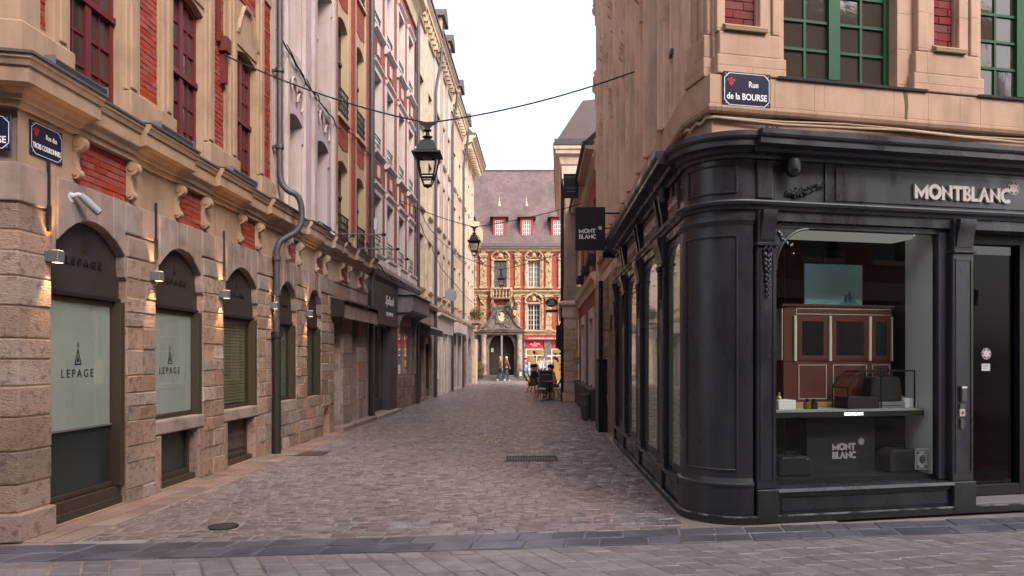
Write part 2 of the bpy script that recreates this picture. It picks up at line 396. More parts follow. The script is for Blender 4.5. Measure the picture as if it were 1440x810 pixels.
# channel of flat stones along the left wall
chan = MB().add([(-4.36, 6.3, -.012), (-3.78, 6.3, -.012), (-3.42, 15.3, -.012), (-4.0, 15.3, -.012)], [(0, 1, 2, 3)]).build('gutter_strip', JOINT, kind='structure'); ROOT[chan] = Vector((0, 0, 0))
y = 6.2
while y < 15.2:
    w = RN.uniform(.4, .75)
    for a, b in ((-.02, .24), (.25, .49)):
        y0, y1 = y+.008, y+w-.008
        if y0 < band_y(lx(y))+.5: y0 = band_y(lx(y0)+b)+.53
        if y1-y0 > .08: slab(MB(), [(lx(y0)+a, y0), (lx(y0)+b, y0), (lx(y1)+b, y1), (lx(y1)+a, y1)], .004, .008, .004).build('channel_stone', CHAN, chan, smooth=True)
    y += w
# double band of dark slabs across the mouth of the street
kb = MB().add([(x, band_y(x)+e, -.001) for e in (0, .52) for x in (-9, -6, -3, 0, 3, 6, 9)], [(k, k+1, 8+k, 7+k) for k in range(6)]).build('kerb_band', M('kerb_joint', (.26, .22, .21), .95, dirt=((.12, .1, .1), 2, .4, .6, .8)), kind='structure'); ROOT[kb] = Vector((0, 0, 0))
for r in range(2):
    x = -5.6+r*.15
    while x < 6.2:
        w = RN.uniform(.27, .38) if RN.random() < .8 else RN.uniform(.4, .55); a, b = x+.006, x+w-.006; e0, e1 = r*.255+.006, r*.255+.25
        slab(MB(), [(a-.02, band_y(a)+e0), (b-.02, band_y(b)+e0), (b+.02, band_y(b)+e1), (a+.02, band_y(a)+e1)], .006, .007, .003).build('kerb_slab', KERB, kb, smooth=True)
        x += w
# paving of the cross street: courses laid askew to the band
pv = MB().add([(-16, -5, -.004), (16, -5, -.004), (16, 8.2, -.004), (9, 7.4, -.004), (3, 6.4, -.004), (0, 5.99, -.004), (-9, 5.3, -.004)], [tuple(range(7))]).build('pavement', M('pavement_joint', (.34, .26, .21), .95, dirt=((.13, .10, .09), .7, .45, .6, .85), bump=[(50, .004)]), kind='structure'); ROOT[pv] = Vector((0, 0, 0))
e2 = Vector((-.55, 1)).normalized(); fore = []; rest = MB()
s = -9.0
while s < 16:
    wd = RN.uniform(.20, .235) if s < 4.0 else RN.uniform(.27, .32)
    t = 0
    def bp(ss): return Vector((ss, band_y(ss)-.008))
    t = -RN.uniform(0, .3)
    while t < 3.2:
        ln = RN.uniform(.19, .27) if s < 4.0 else RN.uniform(.3, .5)
        t0, t1 = max(t, 0)+.008, t+ln-.008; t += ln
        if t1 < .05: continue
        qs = [bp(s+.008)-e2*t1, bp(s+wd-.008)-e2*t1, bp(s+wd-.008)-e2*t0, bp(s+.008)-e2*t0]
        q = [(p.x+RN.uniform(-.004, .004), p.y+RN.uniform(-.004, .004)) for p in qs]
        cx = sum(p[0] for p in q)/4; cy = sum(p[1] for p in q)/4
        if cy < 5.0 or abs(cx) > .78*cy+.3:
            if abs(cx) < 8: slab(rest, q, .002, .009, .004)
        else: fore.append(q)
    s += wd
fore.sort(key=lambda q: -q[0][1])
for q in fore[:300]: slab(MB(), q, .002, .006, .002).build('paver', PAVE, pv, smooth=True)
for q in fore[300:]: slab(rest, q, .002, .009, .004)
rest.build('pavers', PAVE, pv, smooth=True, kind='stuff')
# covers and grates let into the street
def grate(x, y, w, l, n, label):
    t = thing('drain_grate', label, 'drain grate', (x, y, .002))
    MB().box(x-w/2, x+w/2, y-l/2, y+l/2, -.06, -.010).build('pit', M('pit_dark', (.01, .01, .01), .9), t)
    f = MB()
    f.box(x-w/2-.03, x+w/2+.03, y-l/2-.03, y-l/2, -.05, .004).box(x-w/2-.03, x+w/2+.03, y+l/2, y+l/2+.03, -.05, .004).box(x-w/2-.03, x-w/2, y-l/2, y+l/2, -.05, .003).box(x+w/2, x+w/2+.03, y-l/2, y+l/2, -.05, .003)
    f.build('grate_frame', IRON, t)
    for k in range(n):
        xx = x-w/2+w*(k+.5)/n
        MB().add([(xx-.012, y-l/2, -.02), (xx+.012, y-l/2, -.02), (xx+.030, y+l/2, -.02), (xx+.006, y+l/2, -.02), (xx-.012, y-l/2, .003), (xx+.012, y-l/2, .003), (xx+.030, y+l/2, .003), (xx+.006, y+l/2, .003)], [(0, 1, 2, 3), (4, 5, 6, 7), (0, 1, 5, 4), (1, 2, 6, 5), (2, 3, 7, 6), (3, 0, 4, 7)]).build('grate_bar', IRON, t)
grate(.32, 11.45, .76, .50, 17, 'long slotted iron drain grate in the middle of the cobbled street')
t = thing('manhole_cover', 'round dark manhole cover in the cobbles near the first stone pillar', 'manhole cover', (-2.76, 6.80, 0))
MB().lathe([(.14, -.04), (.14, .004), (.118, .004), (.118, -.04)], -2.76, 6.80, 24).build('cover_rim', IRON, t, smooth=True)
MB().lathe([(.115, -.04), (.115, .002), (.09, .002), (.09, .004), (.001, .004)], -2.76, 6.80, 24).build('cover', M('rusty_iron', (.06, .045, .04), .7, bump=[(60, .004)]), t, smooth=True)
t = thing('access_plate', 'square rusty plate set in the cobbles near the drainpipe foot', 'access plate', (-3.45, 12.1, 0))
MB().box(-3.72, -3.18, 11.85, 12.3, -.04, .005).build('plate', M('rust_plate', (.10, .05, .04), .8, bump=[(30, .003)]), t)
MB().box(-3.75, -3.15, 11.82, 12.33, -.045, .002).build('plate_rim', IRON, t)
# ---------------------------------------------------------------- left: corner house with the stone ground floor
def rows(z0, z1, lo, hi):
    z = [z0]
    while z[-1] < z1-hi*1.25: z.append(z[-1]+RN.uniform(lo, hi))
    k = (z1-z[0])/(z[-1]+ (lo+hi)/2 -z[0]); z.append(z[-1]+(lo+hi)/2)
    return [z0+(a-z0)*k for a in z]
def pier(F, par, u0, u1, z0, z1, lo=.15, hi=.29, dep=.24, split=.55, proud=.0):
    zz = rows(z0, z1, lo, hi)
    for k, (a, b) in enumerate(zip(zz, zz[1:])):
        cuts = [u0, u1]
        if u1-u0 > split:
            n = max(2, round((u1-u0)/.5)); cuts = [u0]+[u0+(u1-u0)*(i+RN.uniform(-.25, .25)+(.2 if k % 2 else -.1))/n for i in range(1, n)]+[u1]
        elif u1-u0 > .3 and RN.random() < .4: cuts = [u0, u0+(u1-u0)*RN.uniform(.35, .65), u1]
        for c, d in zip(cuts, cuts[1:]):
            p = proud+RN.uniform(0, .018)
            MB(F).box(c+.006, d-.006, -dep, p, a+.005, b-.005, .009, .006).build('stone_block', STONE, par)
def voussoirs(F, par, a, b, d, rise, z1, n=5, dep=.24):
    """arch stones from the curve up to a level bed"""
    h = (b-a)/2; m = (a+b)/2
    def top(u): return d+rise*(1-min(1, abs((u-m)/h))**2)
    for k in range(n):
        u0 = a+(b-a)*k/n+.004; u1 = a+(b-a)*(k+1)/n-.004; us = [u0+(u1-u0)*i/3 for i in range(4)]
        p = [(u, top(u)) for u in us]+[(u1, z1), (u0, z1)]
        MB(F).prism(p, -dep, RN.uniform(.012, .03)).build('arch_stone', SMOOTH, par, bevel=.008)
def cornice(p, z=0.):
    return [(-.05, 3.80+z), (.05, 3.80+z), (.055, 3.855+z), (.085, 3.86+z), (.10, 3.90+z), (.145, 3.94+z), (p-.05, 3.955+z), (p-.05, 4.085+z), (p-.03, 4.09+z), (p-.015, 4.13+z), (p, 4.145+z), (p, 4.185+z), (-.05, 4.215+z)]
def scroll(F, par, u0, u1, mat, z0=3.36, z1=3.80, name='console'):
    """S-shaped console: a big roll above, a small one below"""
    c = MB(F)
    def circ(w, z, r, n=14): return [(w+r*math.cos(2*PI*k/n), z+r*math.sin(2*PI*k/n)) for k in range(n)]
    H = z1-z0; zt = z1-.20*H; zb = z0+.12*H
    c.prof(circ(.05, zt, .17*H), u0, u1); c.prof(circ(.03, zb, .11*H), u0+.003, u1-.003)
    c.prof([(-.02, z1-.02*H), (.04, z1-.02*H), (.075, zt-.10*H), (.035, zt-.22*H), (.022, zb+.30*H), (.045, zb+.10*H), (.02, zb), (-.02, zb)], u0+.006, u1-.006)
    o = c.build(name, mat, par, smooth=.5)
    e = MB(F)
    for uu in (u0-.012, u1-.003): e.prof(circ(.05, zt, .08*H, 10), uu, uu+.015).prof(circ(.03, zb, .05*H, 8), uu, uu+.015)
    e.build('scroll_eye', mat, o)
    return o
BRN = {}
def bricks(F, par, u0, u1, z0, z1, w, mat=None, L_=.22, H=.068, lim=300, back=None):
    """a brick panel laid brick by brick"""
    mat = mat or BRICK; mort = MB(F).add([(u0, w-.006, z0), (u1, w-.006, z0), (u1, w-.006, z1), (u0, w-.006, z1)], [(0, 1, 2, 3)]).build('brick_backing', back or BRICKM, par)
    z = z0; k = 0; st = MB(F)
    while z < z1-.02:
        t = min(z+H, z1); u = u0-(L_/2 if k % 2 else 0)
        while u < u1-.01:
            a, b = max(u, u0), min(u+L_, u1); u += L_
            if b-a < .03: continue
            args = (a+.0025, b-.0025, w-.03, w+RN.uniform(-.003, .006), z+.0025, t-.0025, .005, .002)
            if BRN.get(par, 0) < lim and z < 7.6:
                BRN[par] = BRN.get(par, 0)+1; MB(F).box(*args).build('brick', mat, par)
            else: st.box(*args)
        z += H; k += 1
    if st.v: st.build('bricks', mat, par, kind='stuff')

A = thing('corner_house', 'cream and red brick corner house with sandstone ground floor and arched frosted shop windows', 'house', (CORNER.x, CORNER.y, 0))
OA = [(6.65, 7.85), (8.44, 9.62), (10.24, 11.47)]
OB = [(12.30, 13.26), (13.86, 14.74)]
ZS, RS = 2.70, .28          # springing and rise of the shop arches
mw = MB(FL); wall(mw, 6.25, 12.05, -.05, 3.33, [(a-.01, b+.01, .02, ZS, RS) for k, (a, b) in enumerate(OA)], w=-.002, depth=.3)
mw.build('mortar_core', MORTAR, A)
# corner stones: every course turns the corner
zz = rows(0, 2.97, .17, .30); cf = .95
for k, (a, b) in enumerate(zip(zz, zz[1:])):
    p = RN.uniform(0, .015)+(.05 if k == 0 else 0); uo = 6.65; lf = RN.uniform(.55, .95)
    c0 = FL.P(6.23, 0, 0); n1 = FL.n; n2 = FLF.n; out = c0+(n1+n2)*p*.8
    pl = [out, FL.P(uo-.006, p, 0), FL.P(uo-.006, -.28, 0), FLF.P(.3, -.4, 0), FLF.P(lf, -.28, 0), FLF.P(lf, p, 0)]
    pl = [(q.x+RN.uniform(-.003, .003), q.y+RN.uniform(-.003, .003)) for q in pl]
    MB().plan(pl, a+.005, b-.005).build('stone_block', STONE, A, bevel=.012)
    MB(FLF).box(lf+.012, lf+1.2, -.28, RN.uniform(0, .015), a+.005, b-.005, .009, .005).build('stone_block', STONE, A)
pl = [FL.P(6.23, 0, 0)+(FL.n+FLF.n)*.02, FL.P(6.63, .022, 0), FL.P(6.63, -.28, 0), FLF.P(.3, -.4, 0), FLF.P(1.6, -.28, 0), FLF.P(1.6, .02, 0)]
MB().plan([(q.x, q.y) for q in pl], 2.985, 3.325).build('arch_stone', SMOOTH, A, bevel=.012)
for (a, b) in ((7.85, 8.44), (9.62, 10.24), (11.47, 12.04)):
    pier(FL, A, a, b, 0, 2.72)
    MB(FL).box(a+.005, b-.005, -.24, .018, 2.73, 2.97, .014).build('arch_stone', SMOOTH, A, bevel=.006)
    MB(FL).box(a-.05, (a+b)/2-.004, -.24, .024, 2.985, 3.325, .012).build('arch_stone', SMOOTH, A, bevel=.006)
    MB(FL).box((a+b)/2+.004, b+.05, -.24, .020, 2.985, 3.325, .012).build('arch_stone', SMOOTH, A, bevel=.006)
    # shoulder corbels of the arch
for (a, b) in OA:
    voussoirs(FL, A, a+.055, b-.055, ZS+.02, RS-.01, 3.325)
    for u0, s in ((a, 1), (b, -1)):
        MB(FL).prism([(u0, 2.46), (u0+s*.035, 2.50), (u0+s*.055, 2.60), (u0+s*.055, ZS+.06), (u0, ZS+.06)], -.24, .012).build('shoulder_stone', SMOOTH, A, bevel=.006)
q_ = [FL.P(6.23, 0, 0)+(FL.n+FLF.n)*-.002, FL.P(6.64, -.002, 0), FL.P(6.64, -.27, 0), FLF.P(.3, -.38, 0), FLF.P(2.2, -.27, 0), FLF.P(2.2, -.002, 0)]
MB().plan([(q.x, q.y) for q in q_], 0, 2.98).build('mortar_core', MORTAR, A)
# frieze, its panels and consoles
fz = MB(FL); wall(fz, 6.23, 12.1, 3.32, 3.86, [(7.0, 7.90, 3.33, 3.82, 0), (8.93, 9.62, 3.33, 3.82, 0), (10.76, 11.42, 3.33, 3.82, 0)], depth=.04)
fz.build('frieze', CREAM, A)
for a, b in ((7.0, 7.90), (8.93, 9.62), (10.76, 11.42)):
    bricks(FL, A, a, b, 3.33, 3.82, -.025)
    scroll(FL, A, a-.05, a+.03, CREAM); scroll(FL, A, b-.03, b+.05, CREAM)
MB().sweep([tuple(FLF.P(7, 0, 0).xy), tuple(CORNER.xy), tuple(FL.P(12.08, 0, 0).xy)], cornice(.20)).build('cornice', CREAM, A)
cx = MB().sweep([tuple(FLF.P(.9, 0, 0).xy), tuple(CORNER.xy), tuple(FL.P(7.05, 0, 0).xy)], cornice(.275, .004)); cx.build('cornice_break', CREAM, A)
for a, b in ((7.86, 8.97), (9.66, 10.72), (11.50, 12.082)): MB(FL).prof(cornice(.275, .004), a, b).build('cornice_break', CREAM, A)
lead = [(-.02, 4.222), (.205, 4.193), (.207, 4.176), (.217, 4.176), (.217, 4.200), (-.02, 4.234)]
MB().sweep([tuple(FLF.P(7, 0, 0).xy), tuple(CORNER.xy), tuple(FL.P(12.08, 0, 0).xy)], lead).build('cornice_flashing', LEAD, A)
lead2 = [(w+(.078 if w > .1 else 0), z+.006) for w, z in lead]
MB().sweep([tuple(FLF.P(.9, 0, 0).xy), tuple(CORNER.xy), tuple(FL.P(7.05, 0, 0).xy)], lead2).build('cornice_flashing', LEAD, A)
for a, b in ((7.86, 8.97), (9.66, 10.72), (11.50, 12.082)): MB(FL).prof(lead2, a, b).build('cornice_flashing', LEAD, A)
# upper storeys
WA = [(6.89, 7.78), (8.81, 9.63), (10.65, 11.40)]
BR = [(6.47, 6.62), (8.12, 8.53), (9.91, 10.30), (11.74, 12.06)]
ops = []
for a, b in WA: ops += [(a, b, 4.2, 6.22, .09), (a, b, 8.0, 10.0, .09), (a, b, 11.3, 12.9, .09)]
for a, b in BR: ops += [(a, b, 4.62, 7.55, 0), (a, b, 8.0, 10.6, 0)]
up = MB(FL); wall(up, 6.23, 12.06, 4.18, 13.4, ops, depth=.17)
wall_f = MB(FLF); wall(wall_f, 0, 7, 4.18, 13.4, [(.25, .5, 4.62, 7.55, 0), (.95, 1.85, 4.2, 6.22, .09), (2.9, 3.8, 4.2, 6.22, .09)], depth=.17)
up.build('wall', CREAM, A); wall_f.build('wall', CREAM, A)
MB(FLF).box(.26, .49, -.17, -.05, 4.62, 7.55).build('brick_panel', BRICK, A)
wf = MB(FLF); wall(wf, 0, 7, -.05, 4.2, [(2.0, 3.2, .0, 2.7, .28), (4, 5.2, 0, 2.7, .28)], w=-.04, depth=.3); wf.build('side_wall', SMOOTH, A)
MB(FLF).box(1.9, 5.4, -.4, -.2, 0, 3.0).build('side_shop_window', GREENP, A)
for a, b in ((.95, 1.85), (2.9, 3.8)): window(FLF, A, a, b, 4.2, 6.22, -.12, BURG, PANE, .09, 4, 6, .06, .09, 5.26, .024)
for a, b in BR: bricks(FL, A, a, b, 4.62, 7.55, -.03)
pnt = MB(FL)
for a, b in BR: pnt.box(a, b, -.1, -.03, 8.0, 10.6)
pnt.build('brick_panel', BRICK, A)
for a, b in WA:
    window(FL, A, a+.003, b-.003, 4.2, 6.215, -.10, BURG, PANE, .088, 4, 6, .06, .09, 5.28, .024, near=True)
    window(FL, A, a+.003, b-.003, 8.0, 9.995, -.10, BURG, PANE, .088, 4, 6, .06, .09, 9.0, .024)
    window(FL, A, a+.003, b-.003, 11.3, 12.895, -.10, BURG, PANE, .088, 4, 4, .06, .09, None, .024)
# raised surrounds beside the windows, pedestals below
ped = []
for k, (a, b) in enumerate(WA):
    for u0, u1 in ((a-.25, a-.015), (b+.015, b+.27)):
        MB(FL).box(u0, u1, -.02, .035, 4.56, 7.9).build('window_surround', CREAM, A, bevel=.012)
        MB(FL).box(u0+.07, u1-.07, .02, .058, 4.60, 7.9).build('surround_moulding', CREAM, A, bevel=.01)
for u0, u1 in ((7.80, 8.79), (9.65, 10.63), (11.42, 12.06)): MB(FL).box(u0, u1, -.02, .085, 4.19, 4.55).build('pedestal', CREAM, A, bevel=.015)
MB().sweep([tuple(FLF.P(.8, 0, 0).xy), tuple(CORNER.xy), tuple(FL.P(6.87, 0, 0).xy)], [(-.02, 4.19), (.085, 4.19), (.085, 4.53), (.07, 4.55), (-.02, 4.55)]).build('pedestal', CREAM, A)
MB().sweep([tuple(FLF.P(.22, 0, 0).xy), tuple(CORNER.xy), tuple(FL.P(6.44, 0, 0).xy)], [(-.02, 4.56), (.05, 4.56), (.05, 13), (-.02, 13)]).build('corner_strip', CREAM, A)
for a, b in WA:
    # bell-shaped pediment over each window
    m = (a+b)/2; h = (b-a)/2+.02; pts = []
    for i in range(17):
        x = -1+2*i/16; s = (1-abs(x))
        pts.append((m+x*h, .07, 6.56+.42*(.5-.5*math.cos(PI*min(1, s*1.25)))-.05*(abs(x) > .85)))
    rings = [[(u, w_, z+dz) for w_, dz in ((-.10, -.05), (.0, -.05), (.05, -.01), (.06, .045), (-.10, .06))] for u, w_0, z in pts]
    MB(FL).loft(rings).build('pediment', CREAM, A)
    MB(FL).box(a, b, -.02, .02, 6.33, 6.50).build('lintel', CREAM, A, bevel=.01)
    bricks(FL, A, a+.06, b-.06, 7.05, 7.6, .012)
for u in (6.58, 8.40, 10.19):
    MB(FL).box(u-.010, u+.010, .02, .04, 2.78, 3.44).box(u-.018, u+.018, .018, .045, 2.78, 3.02).build('wall_anchor', IRON, A)
MB(FL).box(10.06, 10.10, -.02, .03, 6.1, 7.4).box(10.13, 10.30, -.03, .09, 6.0, 6.20).box(10.18, 10.25, -.03, .06, 5.55, 6.0).build('wall_anchor', M('rust_red', (.12, .025, .02), .7), A)
MB(FL).prof([(0, 13.3), (.45, 13.35), (.5, 13.7), (.4, 13.75), (-3, 17), (-3, 13.3)], 6.23, 12.06).build('roof', ROOFSL, A)
MB(FL).box(6.4, 12.05, -3.5, -3.3, 0, 13).build('back_wall', MORTAR, A)

# shop fronts in the three arches
def logo(F, par, u, w, z, H, mat):
    """a slim tower of a triangle within a triangle, three bars on top"""
    m = MB(F); b = H*.23
    t = [(u-b, z), (u+b, z), (u, z+.72*H)]
    m.prism([(u-b, z), (u+b, z), (u+b*.72, z+.06*H), (u-b*.72, z+.06*H)], w, w+.004)
    m.prism([(u-b, z), (u-b*.72, z+.06*H), (u, z+.60*H), (u, z+.74*H)], w, w+.004); m.prism([(u+b, z), (u, z+.74*H), (u, z+.60*H), (u+b*.72, z+.06*H)], w, w+.004)
    m.prism([(u-b*.34, z+.13*H), (u+b*.34, z+.13*H), (u, z+.42*H)], w, w+.004)
    for k in range(3): m.box(u-b*(.30-.04*k), u+b*(.30-.04*k), w, w+.004, z+(.79+.075*k)*H, z+(.825+.075*k)*H)
    return m.build('emblem', mat, par)
for k, (a, b) in enumerate(OA+OB):
    par = A
    if k >= 3: continue
    m = (a+b)/2
    fa = MB(FL).prism(arch_poly(a, b, 2.25, ZS, RS), -.20, -.085).build('arch_sign', TAUPE, A)
    MB(FL).box(a+.002, b-.002, -.20, -.060, 2.225, 2.262).build('sign_rail', TAUPE_D, fa)
    text('LEPAGE', FL, m, -.080, 2.58, .56, .075, TAUPE_D, fa, ext=.008, space=1.45)
    if k == 0: logo(FL, fa, m, -.085, 2.67, .21, BRONZE)
    else: logo(FL, fa, m, -.085, 2.67, .19, TAUPE_D)
def shop_frame(F, par, a, b, z0, z1, t=.05, w=-.10, mat=FRAMEB, d=.08):
    return MB(F).box(a, a+t, w-d, w, z0, z1).box(b-t*1.6, b, w-d, -.012, z0, z1).box(a+t, b-t*1.6, w-d, w-.003, z0, z0+t).box(a+t, b-t*1.6, w-d, w-.003, z1-t, z1).build('window_frame', mat, par, bevel=.004)
a, b = OA[0]
f = shop_frame(FL, A, a+.004, b-.004, .22, 2.22)
g_ = MB(FL).box(a+.05, b-.10, -.14, -.125, .90, 2.19).build('frosted_pane', FILM, f)
text('LEPAGE', FL, (a+b)/2-.03, -.124, 1.455, .50, .085, INK, f, ext=.001, space=1.45, bold=.018); logo(FL, f, (a+b)/2-.03, -.124, 1.54, .235, INK)
MB(FL).box(a+.05, b-.10, -.116, -.110, .91, 2.17).build('pane', glass_mat('front_glass', (.95, .97, .96), 1.5), f)
MB(FL).box(a+.05, b-.10, -.15, -.13, .25, .89).build('lower_panel', GREENP, f)
MB(FL).box(a+.05, b-.10, -.14, -.10, .885, .905).build('glazing_bar', GREY_L, f)
MB(FL).box(a+.01, b-.01, -.2, -.06, .02, .215).box(a+.005, b-.005, -.2, -.04, .02, .10).build('base_board', FRAMEB, f, bevel=.006)
a, b = OA[1]
for (a, b) in OA[1:]: MB(FL).box(a-.02, b+.02, -.28, .02, .69, .86, .012).build('sill_stone', SMOOTH, A, bevel=.008)
for (a, b), kk in ((OA[1], 1), (OA[2], 2)):
    f = shop_frame(FL, A, a+.004, b-.004, .862, 2.22)
    if kk == 1:
        MB(FL).box(a+.05, b-.09, -.14, -.125, .92, 2.17).build('frosted_pane', FILM, f); MB(FL).box(a+.05, b-.09, -.114, -.108, .92, 2.17).build('pane', glass_mat('front_glass'), f)
        text('LEPAGE', FL, (a+b)/2-.03, -.124, 1.455, .50, .085, INK, f, ext=.001, space=1.45, bold=.018); logo(FL, f, (a+b)/2-.03, -.124, 1.54, .235, INK)
    else:
        MB(FL).box(a+.05, b-.09, -.13, -.122, .92, 2.17).build('pane', glass_mat('shop_glass', (.80, .84, .80)), f)
        SLAT = M('brown_slat', (.42, .32, .25), .6)
        for q in range(26): MB(FL).prof([(-.20, .925+q*.048), (-.175, .93+q*.048), (-.175, .966+q*.048), (-.20, .970+q*.048)], a+.05, b-.09).build('blind_slat', SLAT, f)
    # cellar opening under the sill
    for u0, u1 in ((a, a+.13), (b-.13, b)): MB(FL).box(u0+.004, u1, -.25, .01, .0, .68, .012, .003).build('stone_block', STONE, A, bevel=.006)
    fr = MB(FL).box(a+.13, b-.13, -.2, -.12, .10, .16).box(a+.13, b-.13, -.2, -.04, .0, .10).box(a+.13, a+.17, -.2, -.12, .16, .69).box(b-.17, b-.13, -.2, -.12, .16, .69).build('cellar_frame', FRAMEB, A, bevel=.006)
    if kk == 1: MB(FL).box(a+.17, b-.17, -.19, -.16, .16, .69).build('cellar_panel', GREENP, fr)
    else:
        WOOD = M('old_wood', (.09, .062, .05), .7, dirt=((.04, .03, .025), 9, .45, .7, .6), bump=[(30, .003)])
        MB(FL).box(a+.17, b-.17, -.19, -.16, .16, .69).build('cellar_panel', WOOD, fr)
        for z in (.22, .40, .58): MB(FL).box(a+.19, b-.19, -.165, -.145, z, z+.07).build('board', WOOD, fr)
MB(FL).box(6.24, 12.05, -.5, -.45, 0, 3.3).build('shop_back', M('dim_interior', (.05, .045, .04), .9), A)

# wall fittings on the corner house
def wall_light(u, z, label):
    t = thing('wall_light', label, 'wall light', tuple(FL.P(u, 0, z)), 'up and down lights on the stone piers')
    MB(FL).box(u-.05, u+.05, .01, .035, z-.045, z+.045).build('back_plate', GREY_L, t)
    MB(FL).box(u-.05, u+.05, .035, .135, z-.055, z+.055).build('lamp_body', GREY_L, t, bevel=.006)
    E_ = emis('lamp_glow', (1, .62, .28), 2.)
    MB(FL).box(u-.035, u+.035, .07, .13, z-.0575, z-.0555).build('lens', E_, t); MB(FL).box(u-.035, u+.035, .07, .13, z+.0555, z+.0575).build('lens', E_, t)
    for s in (-1, 1):
        l = bpy.data.lights.new('wall_light_beam', 'SPOT'); l.energy = 12. if s < 0 else 10.; l.color = (1, .58, .24); l.spot_size = math.radians(58); l.spot_blend = .7; l.shadow_soft_size = .03
        o = bpy.data.objects.new('wall_light_beam', l); COL.objects.link(o); o.parent = t
        o.location = FL.n*.085+Vector((0, 0, s*.065)); d = Vector((-FL.n.x*.12, -FL.n.y*.12, s)); o.rotation_euler = d.to_track_quat('-Z', 'Y').to_euler()
for u, z, lb in ((6.60, 2.55, 'grey box wall light on the corner stone pillar, left of the first arched shop window'), (8.34, 2.57, 'grey box wall light on the pier between the first and second arched windows'),
                 (10.12, 2.52, 'grey box wall light on the pier between the second and third arched windows'), (11.98, 2.50, 'grey box wall light half hidden behind the drainpipe'),
                 (13.78, 2.48, 'grey box wall light between the fourth and fifth arched windows, farthest up the street')): wall_light(u, z, lb)
def flood(u0, u1, lb, F=FL, w=.15):
    t = thing('floodlight', lb, 'floodlight', tuple(F.P((u0+u1)/2, w, 4.22)), 'bar floodlights lying on the cornice')
    MB(F).prof([(w-.04, 4.245), (w+.05, 4.245), (w+.06, 4.31), (w+.03, 4.335), (w-.04, 4.33)], u0, u1).build('lamp_bar', M('floodlight_grey', (.042, .040, .044), .5), t, bevel=.006)
    MB(F).box(u0-.015, u0, w-.042, w+.062, 4.242, 4.338).box(u1, u1+.015, w-.042, w+.062, 4.242, 4.338).build('end_cap', GREY_L, t)
    for x in (.2, .8):
        uu = u0+(u1-u0)*x; MB(F).box(uu-.02, uu+.02, w-.09, w-.04, 4.205, 4.30).build('foot', IRON, t)
flood(6.42, 7.18, 'grey bar floodlight on the cornice under the nearest burgundy window'); flood(8.2, 8.95, 'grey bar floodlight on the cornice under the second burgundy window')
flood(10.1, 10.95, 'grey bar floodlight on the cornice under the third burgundy window'); flood(.32, 1.1, 'grey bar floodlight on the corner cornice at the left picture edge', FLF)
t = thing('security_camera', 'grey tube security camera on a wall bracket above the first arched shop window', 'security camera', tuple(FL.P(6.92, 0, 3.2)))
MB(FL).tube([(6.90, .0, 3.17), (6.90, .03, 3.17)], .050, 12).build('mount', WHITEP, t, smooth=True)
MB(FL).tube([(6.90, .03, 3.18), (6.92, .08, 3.20), (6.95, .11, 3.19)], .022, 8).build('arm', WHITEP, t, smooth=True)
MB(FL).tube([(6.93, .09, 3.20), (6.97, .12, 3.16), (7.08, .18, 3.06)], [.032, .040, .040], 12).build('camera_body', M('camera_grey', (.32, .32, .34), .4), t, smooth=True)
MB(FL).tube([(7.08, .18, 3.06), (7.088, .184, 3.053)], .032, 12).build('lens', BLACK, t)
def lily(F, par, u, w, z, H, flip=False):
    m = MB(F); s = -1 if flip else 1
    def P(l): return [(u+s*x*H, z+y*H) for x, y in l]
    m.prism(P([(0, .5), (-.12, .25), (-.06, .02), (.06, .02), (.12, .25)]), w, w+.003)
    for k in (-1, 1): m.prism(P([(k*.06, 0), (k*.16, .12), (k*.20, .26), (k*.34, .26), (k*.40, .12), (k*.32, .0), (k*.28, .12), (k*.2, .06), (k*.12, -.06)]), w, w+.003)
    m.prism(P([(-.22, -.10), (.22, -.10), (.22, -.03), (-.22, -.03)]), w, w+.0035)
    m.prism(P([(0, -.45), (-.08, -.28), (-.05, -.1), (.05, -.1), (.08, -.28)]), w, w+.003)
    for k in (-1, 1): m.prism(P([(k*.06, -.12), (k*.12, -.2), (k*.22, -.28), (k*.24, -.18), (k*.14, -.1)]), w, w+.003)
    return m.build('lily_emblem', REDL, par)
def street_sign(F, u0, u1, z0, z1, w, l1, l2, label, flip=False, dim1=(.55, .2), dim2=(.8, .2), lit=True):
    t = thing('street_sign', label, 'street sign', tuple(F.P((u0+u1)/2, w, z0)), 'blue enamel street name signs')
    MB(F).box(u0, u1, w, w+.012, z0, z1).build('plate', ENAMEL, t, bevel=.004)
    e = .014; q = .05
    p = [(u0+e+q, z0+e), (u1-e-q, z0+e), (u1-e, z0+e+q), (u1-e, z1-e-q), (u1-e-q, z1-e), (u0+e+q, z1-e), (u0+e, z1-e-q), (u0+e, z0+e+q)]
    cu, cz = (u0+u1)/2, (z0+z1)/2; i_ = [(cu+(a-cu)*.975, cz+(b-cz)*.965) for a, b in p]; n = 8
    MB(F).add([(a, w+.0135, b) for a, b in p]+[(a, w+.0135, b) for a, b in i_], [(k, (k+1) % n, n+(k+1) % n, n+k) for k in range(n)]).build('border_line', WHITEL, t)
    H = z1-z0; Wd = u1-u0; s = -1 if flip else 1
    text(l1, F, cu+s*Wd*.14, w+.013, z0+H*.66, Wd*dim1[0], H*dim1[1], WHITEL, t, ext=.001, flip=flip, bold=.012)
    text(l2, F, cu, w+.013, z0+H*.30, Wd*dim2[0], H*dim2[1], WHITEL, t, ext=.001, flip=flip, bold=.02)
    lily(F, t, cu-s*Wd*.33, w+.013, z0+H*.70, H*.32)
    MB(F).disc(u0+.03, z0+.03, .008, w+.01, w+.016, 8).disc(u1-.03, z0+.03, .008, w+.01, w+.016, 8).disc(u0+.03, z1-.03, .008, w+.01, w+.016, 8).disc(u1-.03, z1-.03, .008, w+.01, w+.016, 8).build('bolt', GREY_L, t)
